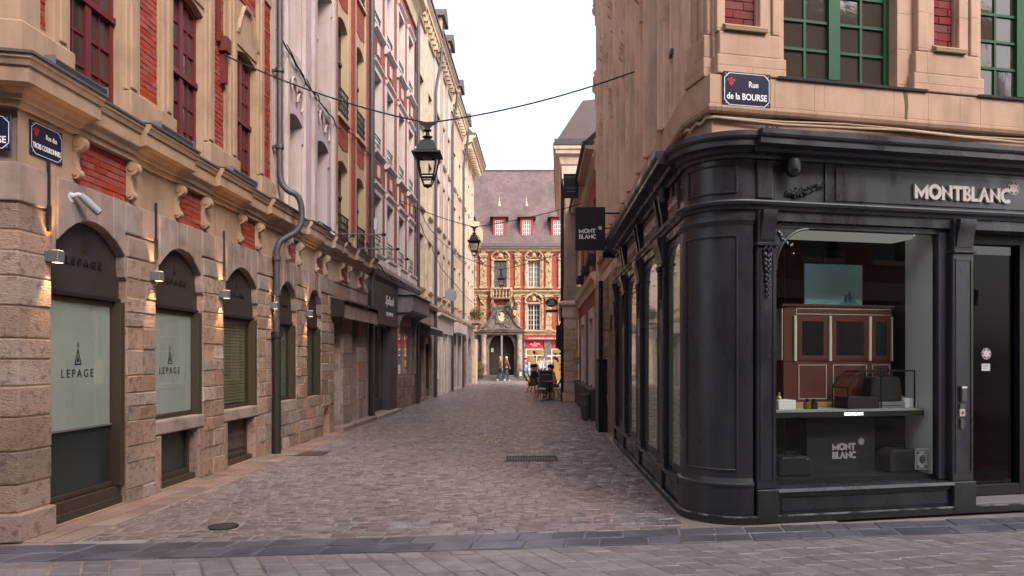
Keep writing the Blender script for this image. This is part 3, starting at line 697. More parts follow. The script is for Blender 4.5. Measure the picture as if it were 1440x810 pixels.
street_sign(FL, 6.36, 6.79, 3.44, 3.75, .004, 'Rue des', 'TROIS COURONNES', 'blue enamel street sign reading Rue des TROIS COURONNES on the cream corner house', dim1=(.34, .15), dim2=(.86, .16))
street_sign(FLF, .05, .52, 3.42, 3.73, .004, 'Rue', 'de la BOURSE', 'blue street sign cut by the left picture edge, only its end letters in view', flip=True, dim1=(.2, .2), dim2=(.84, .2))
t = thing('drainpipe', 'thick grey drainpipe with a double bend over the cornice of the corner house', 'drainpipe', tuple(FL.P(12.06, .1, 0)))
MB(FL).tube([(12.08, .13, 14), (12.08, .13, 9), (12.08, .13, 4.75)], .050, 12).build('upper_pipe', ZINC, t, smooth=True)
def arc(p0, p1, p2, n=6): return [tuple(Vector(p0)*(1-x)**2+Vector(p1)*2*x*(1-x)+Vector(p2)*x*x) for x in [i/n for i in range(n+1)]]
bend = arc((12.08, .13, 4.78), (12.08, .13, 4.55), (12.12, .28, 4.45))+arc((12.16, .36, 4.42), (12.22, .46, 4.36), (12.22, .46, 4.10))+arc((12.22, .46, 4.0), (12.20, .44, 3.78), (12.12, .28, 3.70))+arc((12.08, .2, 3.64), (12.02, .10, 3.58), (12.02, .10, 3.35))
MB(FL).tube(bend, .052, 12).build('bend', ZINC, t, smooth=True)
MB(FL).tube([(12.02, .10, 3.42), (12.02, .10, 1.95)], .050, 12).build('middle_pipe', ZINC, t, smooth=True)
MB(FL).tube([(12.02, .10, 2.0), (12.02, .10, .0)], .070, 12).tube([(12.02, .10, 1.96), (12.02, .10, 2.06)], .088, 12).build('boot_pipe', IRON, t, smooth=True)
for z in (9, 6.5, 5.2): MB(FL).tube([(12.08, .13, z-.03), (12.08, .13, z+.03)], .074, 12).box(12.06, 12.10, 0, .09, z-.02, z+.02).build('pipe_clip', ZINC, t)
for z in (3.3, 2.7): MB(FL).tube([(12.02, .10, z-.03), (12.02, .10, z+.03)], .074, 12).build('pipe_clip', ZINC, t)
# ---------------------------------------------------------------- left: whitewashed house
PINKW = M('pinkish_limewash', (.50, .41, .40), .9, dirt=((.36, .25, .21), 1.6, .48, .72, .55), streak=((.30, .22, .20), .45, 6), bump=[(40, .002), (8, .004)])
LILAC = M('lilac_wash', (.46, .36, .42), .9, dirt=((.5, .42, .36), 2, .5, .7, .5), bump=[(20, .002)])
B = thing('limewashed_house', 'pale limewashed house with deep window recesses above two arched shop windows', 'house', tuple(FL.P(12.1, 0, 0)))
mw = MB(FL); wall(mw, 12.06, 15.66, -.05, 3.33, [(a-.01, b+.01, .14, ZS, RS) for a, b in OB]+[(14.9, 15.3, 0, .40, .18)], w=-.002, depth=.3); mw.build('mortar_core', MORTAR, B)
pier(FL, B, 12.05, 12.30, .86, 2.72); pier(FL, B, 13.26, 13.86, .86, 2.72); pier(FL, B, 14.74, 15.62, .86, 2.97)
for a, b in ((13.26, 13.86),): MB(FL).box(a+.005, b-.005, -.24, .018, 2.73, 2.97, .014).build('arch_stone', SMOOTH, B, bevel=.006)
for a, b in ((12.06, 12.30), (13.26, 13.86), (14.74, 15.62)):
    MB(FL).box(a-.05 if a > 12.1 else a, (a+b)/2-.004, -.24, .024, 2.985, 3.325, .012).build('arch_stone', SMOOTH, B, bevel=.006)
    MB(FL).box((a+b)/2+.004, b+.05 if b < 15.6 else b, -.24, .020, 2.985, 3.325, .012).build('arch_stone', SMOOTH, B, bevel=.006)
for a, b in OB:
    voussoirs(FL, B, a+.055, b-.055, ZS+.02, RS-.01, 3.325)
    for u0, s in ((a, 1), (b, -1)): MB(FL).prism([(u0, 2.46), (u0+s*.035, 2.50), (u0+s*.055, 2.60), (u0+s*.055, ZS+.06), (u0, ZS+.06)], -.24, .012).build('shoulder_stone', SMOOTH, B, bevel=.006)
# low wall under the shop windows, with a small arched vent
pier(FL, B, 12.05, 14.88, 0, .86, .2, .25); pier(FL, B, 15.32, 15.62, 0, .86, .2, .25); pier(FL, B, 14.88, 15.32, .60, .86, .2, .25)
MB(FL).box(14.88, 15.32, -.28, -.2, 0, .62).build('vent', BLACK, B)
for a, b in OB:
    fa = MB(FL).prism(arch_poly(a, b, 2.25, ZS, RS), -.20, -.085).build('arch_sign', TAUPE, B); MB(FL).box(a+.002, b-.002, -.20, -.060, 2.225, 2.262).build('sign_rail', TAUPE_D, fa)
    text('LEPAGE', FL, (a+b)/2, -.080, 2.58, .48, .075, TAUPE_D, fa, ext=.008, space=1.45)
    f = shop_frame(FL, B, a+.004, b-.004, .862, 2.22, .045)
    MB(FL).box(a+.045, b-.08, -.13, -.122, .91, 2.17).build('pane', glass_mat('shop_glass'), f)
    SG = M('green_grey_slat', (.34, .37, .32), .6)
    for q in range(24): MB(FL).prof([(-.20, .915+q*.052), (-.175, .92+q*.052), (-.175, .962+q*.052), (-.20, .966+q*.052)], a+.045, b-.08).build('blind_slat', SG, f)
fz = MB(FL); wall(fz, 12.1, 18.72, 3.32, 3.86, [(12.80, 13.28, 3.36, 3.82, 0), (14.42, 14.92, 3.36, 3.82, 0)], depth=.04); fz.build('frieze', CREAM_W, B)
for a, b in ((12.80, 13.28), (14.42, 14.92)):
    bricks(FL, B, a, b, 3.36, 3.82, -.02, M('dull_brick', (.24, .09, .07), .85, var=.2, bump=[(50, .003)]), .2, .066)
    scroll(FL, B, a-.10, a-.01, CREAM_W); scroll(FL, B, b+.01, b+.10, CREAM_W)
def cornice_run(par, u0, u1, breaks, mat):
    MB(FL).prof(cornice(.20), u0, u1).build('cornice', mat, par)
    for a, b in breaks: MB(FL).prof(cornice(.27, .004), a, b).build('cornice_break', mat, par)
    MB(FL).prof(lead, u0, u1).build('cornice_flashing', LEAD, par)
    for a, b in breaks: MB(FL).prof(lead2, a, b).build('cornice_flashing', LEAD, par)
cornice_run(B, 12.09, 15.62, ((12.086, 12.7), (13.38, 14.32), (15.02, 15.618)), CREAM_W)
ops = [(12.78, 13.52, 4.25, 5.98, .12), (14.38, 15.16, 4.25, 5.98, .12), (12.82, 13.52, 7.25, 9.3, .12), (14.36, 15.40, 7.15, 9.3, .12), (12.82, 13.52, 10.5, 12.2, .12), (14.36, 15.40, 10.5, 12.2, .12)]
up = MB(FL); wall(up, 12.06, 15.62, 4.15, 13.6, ops, depth=.34); up.build('wall', PINKW, B)
for a, b, c, d, r in ops:
    BRW = M('dull_red_frame', (.10, .035, .035), .5)
    window(FL, B, a+.003, b-.003, c, d-.004, -.30, BRW, PANE, r, 2, 6, .07, .05, c+(d-c)*.62)
    MB(FL).prism([(a-.10, d-.3), (a-.004, d-.3)]+[(u, z+.004) for u, z in arch_poly(a, b, c, d, r)[2:][::-1]]+[(b+.004, d-.3), (b+.1, d-.3), (b+.1, d+r+.14), (a-.1, d+r+.14)], -.02, .03).build('hood', LILAC if c < 7 else PINKW, B)
for u0, u1, m_ in ((12.16, 12.34, PINKW), (12.62, 12.74, PINKW), (13.58, 13.78, PINKW), (13.86, 14.02, LILAC), (14.10, 14.30, PINKW), (15.44, 15.60, PINKW)):
    MB(FL).box(u0, u1, -.02, .07 if m_ is PINKW else .035, 4.2, 13.4).build('pilaster_strip', m_, B, bevel=.012)
MB(FL).box(12.40, 12.56, -.02, .03, 4.3, 13.4).build('painted_strip', M('faded_red', (.42, .22, .19), .9, dirt=((.6, .48, .42), 6, .45, .65, .6)), B)
for (u, z, s) in ((13.0, 6.55, 1), (13.35, 6.35, -1), (14.6, 6.50, 1), (15.02, 6.32, -1)):
    pts = [(u+s*(.17*math.cos(t_)*(1-t_/9)), .05, z+.24*math.sin(t_)*(1-t_/9)) for t_ in [i*.45 for i in range(10)]]
    MB(FL).tube(pts, .022, 6).build('scroll_relief', PINKW, B, smooth=True)
for a, b in ((12.78, 13.52), (14.40, 15.2)): MB(FL).box(a, b, -.02, .05, 6.62, 7.0).build('relief_panel', PINKW, B, bevel=.02)
MB(FL).prof([(0, 13.5), (.45, 13.55), (.5, 13.9), (.4, 13.95), (-3, 17), (-3, 13.5)], 12.062, 15.618).build('roof', ROOFSL, B)

# ---------------------------------------------------------------- left: narrow cream house with red panels
C_ = thing('narrow_house', 'narrow cream house with dark arched windows, balcony rails and red brick panels', 'house', tuple(FL.P(15.65, 0, 0)))
CREAM2 = M('yellow_cream_render', (.48, .335, .22), .85, dirt=((.36, .25, .16), 1.5, .5, .72, .4), bump=[(50, .0015)])
REDR = M('red_roughcast', (.33, .075, .05), .9, var=.1, dirt=((.2, .05, .04), 6, .4, .7, .6), bump=[(40, .006), (14, .008)])
TEAL = M('slate_green_frame', (.05, .065, .07), .5)
ws = [(15.88, 16.74), (17.46, 18.26)]
ops = []
for a, b in ws: ops += [(a, b, 4.24, 5.98, .14), (a, b, 7.1, 9.22, .16), (a, b, 10.5, 12.2, .14)]
up = MB(FL); wall(up, 15.62, 18.70, 4.15, 13.8, ops, depth=.20); up.build('wall', CREAM2, C_)
for a, b, c, d, r in ops:
    f = window(FL, C_, a+.003, b-.003, c, d-.004, -.16, TEAL, PANE, r, 2, 6, .06, .06, c+(d-c)*.66)
    rl = MB(FL)
    for k in range(4): rl.box(a, b, .0, .03, c+.14+.16*k, c+.165+.16*k)
    for k in range(7): rl.box(a+(b-a)*(k+.5)/7-.008, a+(b-a)*(k+.5)/7+.008, .006, .024, c+.05, c+.64)
    rl.build('balcony_rail', BLACK, C_)
for a, b in ws:
    for z0, z1 in ((6.36, 7.02), (9.6, 10.42)):
        MB(FL).prism([(a+.01, z1), (a+.01, z0+.10), ((a+b)/2, z0+.02), (b-.01, z0+.10), (b-.01, z1)], -.02, .012).build('red_panel', REDR, C_)
        MB(FL).box(a-.05, b+.05, -.02, .07, z1, z1+.09).build('sill', CREAM2, C_, bevel=.01)
for u0, u1 in ((15.64, 15.76), (16.94, 17.26), (18.42, 18.62)): MB(FL).box(u0, u1, -.02, .05, 4.6, 13.4).build('brick_strip', REDR, C_, bevel=.01)
for u0, u1 in ((15.77, 15.87), (16.75, 16.93), (17.27, 17.45), (18.27, 18.41)): MB(FL).box(u0, u1, -.02, .028, 4.24, 13.4).build('window_surround', CREAM2, C_, bevel=.008)
cornice_run(C_, 15.62, 18.72, ((15.75, 16.05), (16.85, 17.5), (18.25, 18.718)), CREAM_W)
for a, b in ((16.14, 16.62), (17.72, 18.14)):
    t_ = MB(FL).box(a, b, -.02, .012, 3.37, 3.80).build('panel_back', BRICKM, C_)
    for k in range(7): MB(FL).box(a+.01, b-.01, .01, .03, 3.39+k*.058, 3.43+k*.058).build('brick_course', M('brick_plain', (.22, .08, .06), .9, bump=[(60, .003)]), C_)
    scroll(FL, C_, a-.11, a-.02, CREAM_W); scroll(FL, C_, b+.02, b+.11, CREAM_W)
# its ground floor: two dark doorways between stone piers
mw = MB(FL); wall(mw, 15.62, 18.78, -.05, 3.34, [(15.68, 16.22, .12, 2.62, 0), (17.02, 17.60, .12, 2.62, 0), (18.36, 18.7, .12, 2.62, 0)], w=-.02, depth=.42); mw.build('wall', SMOOTH, C_)
pier(FL, C_, 16.22, 17.02, .1, 2.64, .3, .5, .42, 2., .03); pier(FL, C_, 17.60, 18.36, .1, 2.64, .3, .5, .42, 2., .03)
MB(FL).box(15.6, 18.78, -.02, .22, -.03, .11, .02).build('door_step', SMOOTH, C_, bevel=.01)
for a, b in ((15.68, 16.22), (17.02, 17.60), (18.36, 18.7)):
    f = MB(FL).box(a, a+.06, -.45, -.38, .12, 2.62).box(b-.06, b, -.45, -.38, .12, 2.62).box(a+.06, b-.06, -.45, -.383, 2.5, 2.62).box(a+.06, b-.06, -.45, -.383, .12, .5).build('door', M('dark_door', (.028, .022, .02), .5), C_)
    MB(FL).box(a+.06, b-.06, -.43, -.41, .5, 2.5).build('pane', PANE, f)
MB(FL).tube([(18.70, .07, 0), (18.70, .07, 3.4)], .05, 8).build('downpipe', IRON, C_, smooth=True)
MB(FL).prof([(0, 13.7), (.45, 13.75), (.5, 14.1), (.4, 14.15), (-3, 17), (-3, 13.7)], 15.622, 18.698).build('roof', ROOFSL, C_)
t = thing('awning', 'folded cloth awning under a thin metal hood over the dark doorways', 'awning', tuple(FL.P(16.8, .2, 2.5)))
MB(FL).prof([(.0, 2.93), (.34, 2.86), (.345, 2.90), (.0, 2.98)], 15.35, 18.55).build('hood', M('hood_metal', (.12, .09, .08), .6), t)
MB(FL).prof([(.02, 2.64), (.10, 2.58), (.22, 2.62), (.26, 2.74), (.2, 2.84), (.04, 2.86)], 15.42, 18.5).build('roller', M('awning_back', (.05, .04, .038), .8), t, smooth=True)
MB(FL).prof([(.27, 2.80), (.28, 2.80), (.31, 2.49), (.30, 2.49)], 15.42, 18.5).build('valance', M('brown_awning_cloth', (.24, .165, .145), .9, dirt=((.09, .065, .055), 5, .4, .7, .5)), t)
MB(FL).box(15.36, 15.42, .0, .30, 2.52, 2.9).build('bracket', IRON, t); MB(FL).box(18.5, 18.55, 0, .30, 2.52, 2.9).build('bracket', IRON, t)
def arm(u, z, ln, lb):
    t = thing('flag_arm', lb, 'flag arm', tuple(FL.P(u, 0, z)), 'bare flag arms sticking out over the street')
    MB(FL).tube([(u, -.01, z), (u, ln, z-.03)], .016, 8).build('pole', GREY_L, t, smooth=True)
    MB(FL).tube([(u, ln-.04, z-.03), (u, ln+.05, z-.03)], .035, 8).build('tip', BLACK, t, smooth=True)
    MB(FL).tube([(u, -.01, z-.24), (u, ln*.35, z-.015)], .010, 6).build('brace', BLACK, t)
arm(16.0, 4.42, 1.02, 'nearest pale flag arm sticking out above the cornice of the narrow cream house'); arm(17.6, 4.34, 1.0, 'middle one of three pale flag arms above the dark doorways'); arm(18.7, 4.25, 1.02, 'farthest pale flag arm, at the pipe between cream and brick houses')

# ---------------------------------------------------------------- left: tall red brick house with white stone frames
D = thing('brick_house', 'tall red brick house with white stone window frames, four windows on each floor', 'house', tuple(FL.P(18.8, 0, 0)))
WHITES = M('white_painted_stone', (.58, .50, .48), .85, dirt=((.36, .28, .25), 2, .5, .75, .45), streak=((.32, .25, .22), .35, 6), bump=[(40, .002)])
BRD = M('red_brickwork', (.36, .085, .06), .85, brick=(1, .075, .23, (.30, .16, .12)), dirt=((.2, .05, .04), 3, .45, .7, .4))
wu = [(19.28, 20.14), (20.86, 21.72), (22.58, 23.46), (24.22, 25.08)]
ops = []
for a, b in wu: ops += [(a, b, 4.50, 6.14, 0), (a, b, 7.26, 9.46, 0), (a, b, 10.62, 12.66, 0)]
up = MB(FL); wall(up, 18.72, 25.70, 4.0, 14.4, [(a-.12, b+.12, c-.02, d+.15, 0) for a, b, c, d, r in ops], w=-.02, depth=.05); up.build('wall', BRD, D)
for a, b, c, d, r in ops:
    sm = MB(FL); sm.box(a-.12, a, -.4, .025, c, d).box(b, b+.12, -.4, .025, c, d).box(a-.12, b+.12, -.4, .027, d, d+.15)
    s = sm.build('stone_frame', WHITES, D)
    window(FL, D, a+.003, b-.003, c, d-.003, -.26, WHITES, PANE, 0, 2, 6, .07, .06, c+(d-c)*.68)
    MB(FL).prof([(-.3, c-.14), (.05, c-.14), (.14, c-.06), (.14, c), (-.3, c+.002)], a-.16, b+.16).build('sill', WHITES, D)
    MB(FL).prof([(0, d+.15), (.04, d+.15), (.10, d+.22), (.10, d+.26), (0, d+.28)], a-.14, b+.14).build('lintel_moulding', WHITES, D)
    if c > 7:
        z0, z1 = c-1.0, c-.16
        if z0 > 6.2: 
            MB(FL).box(a-.08, b+.08, -.02, .02, z0+.22, z1).build('spandrel_frame', WHITES, D)
            MB(FL).box(a, b, .0, .035, z0+.28, z1-.06).build('spandrel', M('red_spandrel', (.27, .06, .05), .85), D); MB(FL).box((a+b)/2-.13, (a+b)/2+.13, .02, .06, z0+.36, z1-.16).build('diamond_stone', WHITES, D)
    rl = MB(FL)
    for k in range(3): rl.box(a, b, -.02, .0, c+.12+.15*k, c+.14+.15*k)
    rl.box(a, b, -.022, .004, c+.5, c+.53).build('window_rail', BLACK, D)
MB(FL).prof([(0, 3.92), (.10, 3.92), (.22, 4.02), (.24, 4.12), (0, 4.20)], 18.74, 25.68).build('belt_course', WHITES, D)
for a, b in wu: MB(FL).box(a-.2, b+.2, -.02, .12, 4.19, 4.36).build('pedestal', WHITES, D, bevel=.01)
MB(FL).prof([(0, 13.5), (.06, 13.5), (.10, 13.9), (.25, 14.1), (.40, 14.2), (.40, 14.55), (.50, 14.75), (.50, 14.85), (0, 14.9)], 18.72, 25.72).build('eaves_cornice', M('ochre_stone', (.56, .42, .30), .85, dirt=(DIRT, 3, .5, .75, .4)), D)
MB(FL).prof([(.5, 14.86), (.56, 14.86), (.56, 14.98), (.44, 15.0), (-3, 18.5), (-3, 14.86)], 18.722, 25.70).build('roof', ROOFSL, D)
# dark boutique and grey bay below
DARKF = M('charcoal_shopfront', (.062, .053, .052), .55, dirt=((.08, .06, .055), 4, .5, .8, .5))
mw = MB(FL); wall(mw, 18.78, 25.7, -.05, 3.95, [(19.0, 21.1, .10, 2.55, 0), (22.4, 25.0, 1.05, 2.75, 0)], w=-.02, depth=.3); mw.build('wall', SMOOTH, D)
sh = MB(FL).box(18.9, 22.0, -.02, .10, 2.62, 3.72).box(18.9, 19.05, -.1, .10, .05, 2.62).box(21.05, 22.0, -.3, .08, .05, 2.62).build('shop_fascia', DARKF, D, bevel=.015)
text('Splash', FL, 20.85, .105, 3.26, 1.15, .34, WHITEL, sh, ext=.004, shear=.35); text('HOMME', FL, 20.85, .105, 2.90, .95, .12, WHITEL, sh, ext=.004)
MB(FL).box(18.9, 22.0, -.02, .14, 2.56, 2.64).build('shop_rail', DARKF, sh)
df = MB(FL).box(19.05, 19.12, -.26, -.18, .1, 2.55).box(20.05, 20.12, -.26, -.18, .1, 2.55).box(20.98, 21.05, -.26, -.18, .1, 2.55).box(19.12, 20.05, -.26, -.183, .1, .45).box(20.12, 20.98, -.26, -.183, .1, .45).box(19.12, 20.05, -.26, -.183, 2.1, 2.16).box(20.12, 20.98, -.26, -.183, 2.1, 2.16).build('shop_door', DARKF, D)
MB(FL).box(19.12, 20.05, -.23, -.22, .45, 2.55).build('pane', glass_mat('shop_glass'), df); MB(FL).box(20.12, 20.98, -.23, -.22, .45, 2.55).build('pane', glass_mat('shop_glass'), df)
MB(FL).box(18.95, 25.4, -2.6, -2.5, 0, 3.4).build('shop_back', M('grey_interior', (.10, .09, .085), .9), D)
MB(FL).box(18.8, 22.0, -.02, .25, -.03, .09).build('door_step', SMOOTH, D, bevel=.01)
for u, z in ((19.5, 1.95), (19.95, 1.92)): MB(FL).ball(u, -1.2, z, .05).build('shop_bulb', emis('bulb', (1, .75, .4), 8), D)
# grey bay hood on brackets
BAYG = M('grey_bay_paint', (.24, .21, .22), .6, dirt=((.10, .085, .08), 4, .45, .75, .5))
hb = MB(FL).prof([(0, 3.05), (.40, 3.05), (.52, 3.12), (.55, 3.58), (0, 3.60)], 22.2, 25.4).build('bay_hood', BAYG, D, bevel=.01)
MB(FL).prof([(0, 3.60), (.62, 3.60), (.62, 3.64), (.02, 3.84), (0, 3.84)], 22.1, 25.5).build('hood_roof', M('zinc_sheet', (.22, .21, .23), .5, metal=.3), hb)
for u in (22.3, 25.1): MB(FL).prof([(0, 2.45), (.07, 2.45), (.10, 2.75), (.20, 2.95), (.38, 3.045), (0, 3.045)], u, u+.16).build('bracket', BAYG, hb)
bw = MB(FL).box(22.4, 22.5, -.12, -.02, 1.05, 2.75).box(24.9, 25.0, -.12, -.02, 1.05, 2.75).box(22.5, 24.9, -.12, -.023, 1.05, 1.12).box(22.5, 24.9, -.12, -.023, 2.42, 2.75).box(23.6, 23.68, -.12, -.024, 1.12, 2.42).build('bay_window', BAYG, D)
MB(FL).box(22.5, 24.9, -.09, -.08, 1.12, 2.42).build('pane', glass_mat('shop_glass'), bw)
for q in range(7): MB(FL).box(22.52+q*.34, 22.82+q*.34, -.05, -.01, 2.46, 2.71).build('timber_panel', M('timber', (.14, .085, .065), .7, var=.2), bw)
def lightbox(u0, u1, z0, z1, c, s): MB(FL).box(u0, u1, -.40, -.36, z0, z1).build('lit_poster', emis('lit_%02d%02d%02d' % tuple(int(x*99) for x in c), c, s), D)
lightbox(22.65, 23.35, 2.02, 2.36, (.75, .07, .06), 1.0); lightbox(22.65, 23.35, 1.93, 2.01, (1, .85, .9), 1.6); lightbox(22.65, 23.35, 1.70, 1.92, (.55, .03, .06), .8); lightbox(22.75, 23.25, 1.2, 1.66, (1, .55, .22), 1.3)
lightbox(22.65, 23.35, 2.361, 2.40, (1, .6, .15), 1.2)
pier(FL, D, 22.05, 25.4, .0, 1.04, .26, .36, .2, .8)
for u in (22.05, 25.2): MB(FL).box(u, u+.3, -.02, .05, 1.05, 3.05).build('stone_post', SMOOTH, D, bevel=.015)
MB(FL).tube([(18.74, .09, 3.0), (18.74, .09, 14.6)], .075, 10).build('downpipe', ZINC, D, smooth=True); MB(FL).tube([(25.62, .1, 0), (25.62, .1, 14.3)], .065, 8).tube([(25.62, .1, 14.05), (25.62, .25, 14.5)], .10, 8).build('downpipe', ZINC, D, smooth=True)
MB(FL).box(18.70, 18.80, .10, .24, 5.0, 5.3).build('junction_box', WHITEP, D)

# ---------------------------------------------------------------- left: the row that runs to the end of the street
def row_house(u0, u1, zt, cols, mat, wins, label, sill, p=.34, wcol=PANE, pil=None, shutters=None, floors=((4.3, 6.3), (7.3, 9.4), (10.4, 12.2)), name='row_house', cat='house', surr=None):
    h = thing(name, label, cat, tuple(FL.P(u0, 0, 0)))
    ops = []
    for a, b in wins:
        for c, d in floors: ops.append((a, b, c, d, 0))
    up = MB(FL); wall(up, u0, u1, 3.7, zt, ops, depth=.26); up.build('wall', mat, h)
    for a, b, c, d, r in ops:
        window(FL, h, a+.003, b-.003, c, d-.003, -.2, surr or WHITES, wcol, 0, 2, 6, .07, .06, c+(d-c)*.68)
        MB(FL).prof([(0, c-.12), (.05, c-.12), (.11, c-.04), (.11, c), (-.2, c+.002)], a-.1, b+.1).build('sill', sill, h)
        MB(FL).box(a-.12, a-.002, -.05, .035, c, d+.12).box(b+.002, b+.12, -.05, .035, c, d+.12).box(a-.002, b+.002, -.05, .037, d, d+.12).build('window_surround', sill, h)
        if shutters:
            for s_, e_ in ((a-.55, a-.13), (b+.13, b+.55)): MB(FL).box(s_, e_, .0, .06, c, d).build('shutter', shutters, h)
    for u in pil or (): MB(FL).box(u-.14, u+.14, -.02, .10, 4.0, zt-.7).build('pilaster_strip', sill, h)
    MB(FL).prof([(0, zt-.75), (.08, zt-.75), (.10, zt-.45), (p*.6, zt-.3), (p*.75, zt-.28), (p*.75, zt-.12), (p, zt), (p, zt+.08), (0, zt+.1)], u0, u1).build('eaves_cornice', sill, h)
    for k in range(int((u1-u0)/.5)): MB(FL).box(u0+.15+k*.5, u0+.32+k*.5, 0, p*.66, zt-.62, zt-.31).build('eaves_bracket', sill, h)
    MB(FL).prof([(0, zt+.08), (p+.05, zt+.08), (p+.05, zt+.18), (p-.1, zt+.2), (-3, zt+3.6), (-3, zt+.08)], u0+.003, u1-.003).build('roof', ROOFSL, h)
    MB(FL).prof([(0, 3.6), (.10, 3.6), (.2, 3.7), (.22, 3.8), (0, 3.88)], u0+.01, u1-.01).build('belt_course', sill, h)
    return h
OCH = M('ochre_stone', (.56, .42, .30)); GOLD = M('golden_stone', (.58, .475, .395), .85, brick=(1, .42, 1.1, (.38, .29, .22), .93), dirt=((.36, .26, .18), 2, .5, .72, .5), streak=((.3, .22, .16), .45, 7), bump=[(30, .003)])
PEACH = M('peach_render', (.50, .34, .25), .85, dirt=((.4, .24, .15), 2, .5, .75, .45), bump=[(40, .002)])
YEL = M('yellow_render', (.54, .43, .30), .85, dirt=((.42, .3, .17), 2, .5, .75, .45), bump=[(40, .002)])
E1 = row_house(25.74, 29.9, 15.0, 2, GOLD, [(26.3, 27.2), (28.3, 29.2)], 'pale golden stone house directly beyond the red brick one, with dark narrow windows', OCH, .36, pil=(27.75,))
E2 = row_house(29.93, 35.4, 15.2, 3, WHITES, [(30.6, 31.5), (32.2, 33.1), (33.9, 34.8)], 'off white stained house with rows of narrow windows, behind the first lantern', CREAM_W, .40, pil=(31.85, 33.5))
E3 = row_house(35.43, 40.3, 14.7, 2, PEACH, [(36.2, 37.1), (38.4, 39.3)], 'peach and yellow house with shutters near the end of the left row', YEL, .42, shutters=YEL)
E4 = row_house(40.33, 47.2, 14.2, 3, PINKW, [(41.0, 41.9), (43.0, 43.9), (45.2, 46.1)], 'last stained grey house at the end of the left row, with a boxed out cornice', OCH, .78, pil=(42.4, 44.5))
MB(FL).prof([(0, 8.6), (.3, 8.75), (.62, 9.2), (.66, 9.9), (.72, 10.0), (0, 10.1)], 43.6, 46.6).build('boxed_balcony', OCH, E4)
MB(FL).plan([(47.2, 0), (47.2, -9), (47.19, -9), (47.19, 0)], -.05, 14.2).build('end_wall', PINKW, E4)
def dormer(par, u, zt, wd=1.0):
    d = MB(FL).box(u-wd/2, u+wd/2, -1.6, .18, zt, zt+1.15).build('dormer', OCH, par)
    MB(FL).prism([(u-wd*.7, zt+1.15), (u+wd*.7, zt+1.15), (u+wd*.5, zt+1.5), (u, zt+1.75), (u-wd*.5, zt+1.5)], -1.6, .32).build('dormer_roof', ROOFSL, d)
    MB(FL).box(u-wd*.3, u+wd*.3, .17, .20, zt+.1, zt+1.0).build('dormer_window', PANE, d)
dormer(D, 24.2, 14.95); dormer(E1, 28.0, 15.15); dormer(E2, 31.5, 15.35); dormer(E2, 34.0, 15.35); dormer(E3, 38.2, 14.85); dormer(E4, 42.0, 14.35); dormer(E4, 45.5, 14.35)
for par, u, z in ((E1, 29.92, 15), (E2, 35.42, 15.2), (E3, 40.32, 14.6)): MB(FL).tube([(u, .09, 0), (u, .09, z-2.2), (u, .13, z-1.8), (u, .30, z-.9), (u, .34, z-.3)], .06, 8).build('downpipe', ZINC, par, smooth=True)
# ground floor shops of the row
def gshop(h, u0, u1, mat, ops, zt=3.62):
    mw = MB(FL); wall(mw, u0, u1, -.05, zt, ops, depth=.25); mw.build('shop_wall', mat, h)
gshop(E1, 25.74, 29.9, SMOOTH, [(26.2, 27.4, .1, 2.5, 0), (27.9, 29.3, .1, 2.5, 0)])
for a, b in ((26.2, 27.4), (27.9, 29.3)):
    f = MB(FL).box(a, a+.1, -.2, -.1, .1, 2.5).box(b-.1, b, -.2, -.1, .1, 2.5).box(a+.1, b-.1, -.2, -.102, 2.2, 2.5).box(a+.1, b-.1, -.2, -.102, .1, .4).build('shop_frame', DARKF, E1); MB(FL).box(a+.1, b-.1, -.17, -.16, .4, 2.2).build('pane', PANE, f)
t = thing('awning', 'small dark closed awning with a pale edge over a shop door in the row', 'awning', tuple(FL.P(27, .3, 2.5)))
MB(FL).prof([(0, 2.9), (.5, 2.72), (.52, 2.78), (0, 3.0)], 25.9, 29.0).build('hood', M('dark_awning', (.03, .026, .026), .8), t); MB(FL).prof([(.49, 2.72), (.51, 2.72), (.51, 2.50), (.49, 2.50)], 25.9, 29.0).build('valance', M('dark_awning', (.03, .026, .026), .8), t)
MB(FL).prof([(.50, 2.79), (.53, 2.79), (.53, 2.73), (.50, 2.73)], 25.88, 29.02).build('hem', WHITEP, t)
gshop(E2, 29.93, 35.4, WHITES, [(30.3, 31.5, .75, 2.5, 0), (32.1, 33.3, .1, 2.5, 0), (33.9, 34.9, .75, 2.5, 0)])
for a, b, c in ((30.3, 31.5, .75), (32.1, 33.3, .1), (33.9, 34.9, .75)):
    f = MB(FL).box(a, a+.1, -.2, -.1, c, 2.5).box(b-.1, b, -.2, -.1, c, 2.5).box(a+.1, b-.1, -.2, -.102, 2.38, 2.5).box(a+.1, b-.1, -.2, -.102, c, c+.12).build('shop_frame', PINKW, E2); MB(FL).box(a+.1, b-.1, -.17, -.16, c+.12, 2.38).build('pane', PANE_L, f)
    MB(FL).box(a-.3, a-.05, 0, .1, 0, 2.75).build('pilaster', WHITES, E2, bevel=.01)
MB(FL).prof([(0, 2.75), (.12, 2.75), (.16, 3.4), (.32, 3.5), (.32, 3.58), (0, 3.6)], 30.0, 35.3).build('shop_fascia', WHITES, E2)
gshop(E3, 35.43, 40.3, PINKW, [(36.0, 37.6, .1, 2.9, 0), (38.2, 39.8, .1, 2.9, 0)])
SHUT = M('roller_shutter_grey', (.13, .12, .125), .55, dirt=((.07, .06, .06), 5, .45, .75, .5))
for a, b in ((36.0, 37.6), (38.2, 39.8)):
    f = MB(FL).box(a, b, -.2, -.17, .1, 2.9).build('roller_shutter', SHUT, E3)
    for k in range(22): MB(FL).prof([(-.172, .12+k*.125), (-.14, .15+k*.125), (-.14, .20+k*.125), (-.172, .235+k*.125)], a+.02, b-.02).build('shutter_slat', SHUT, f)
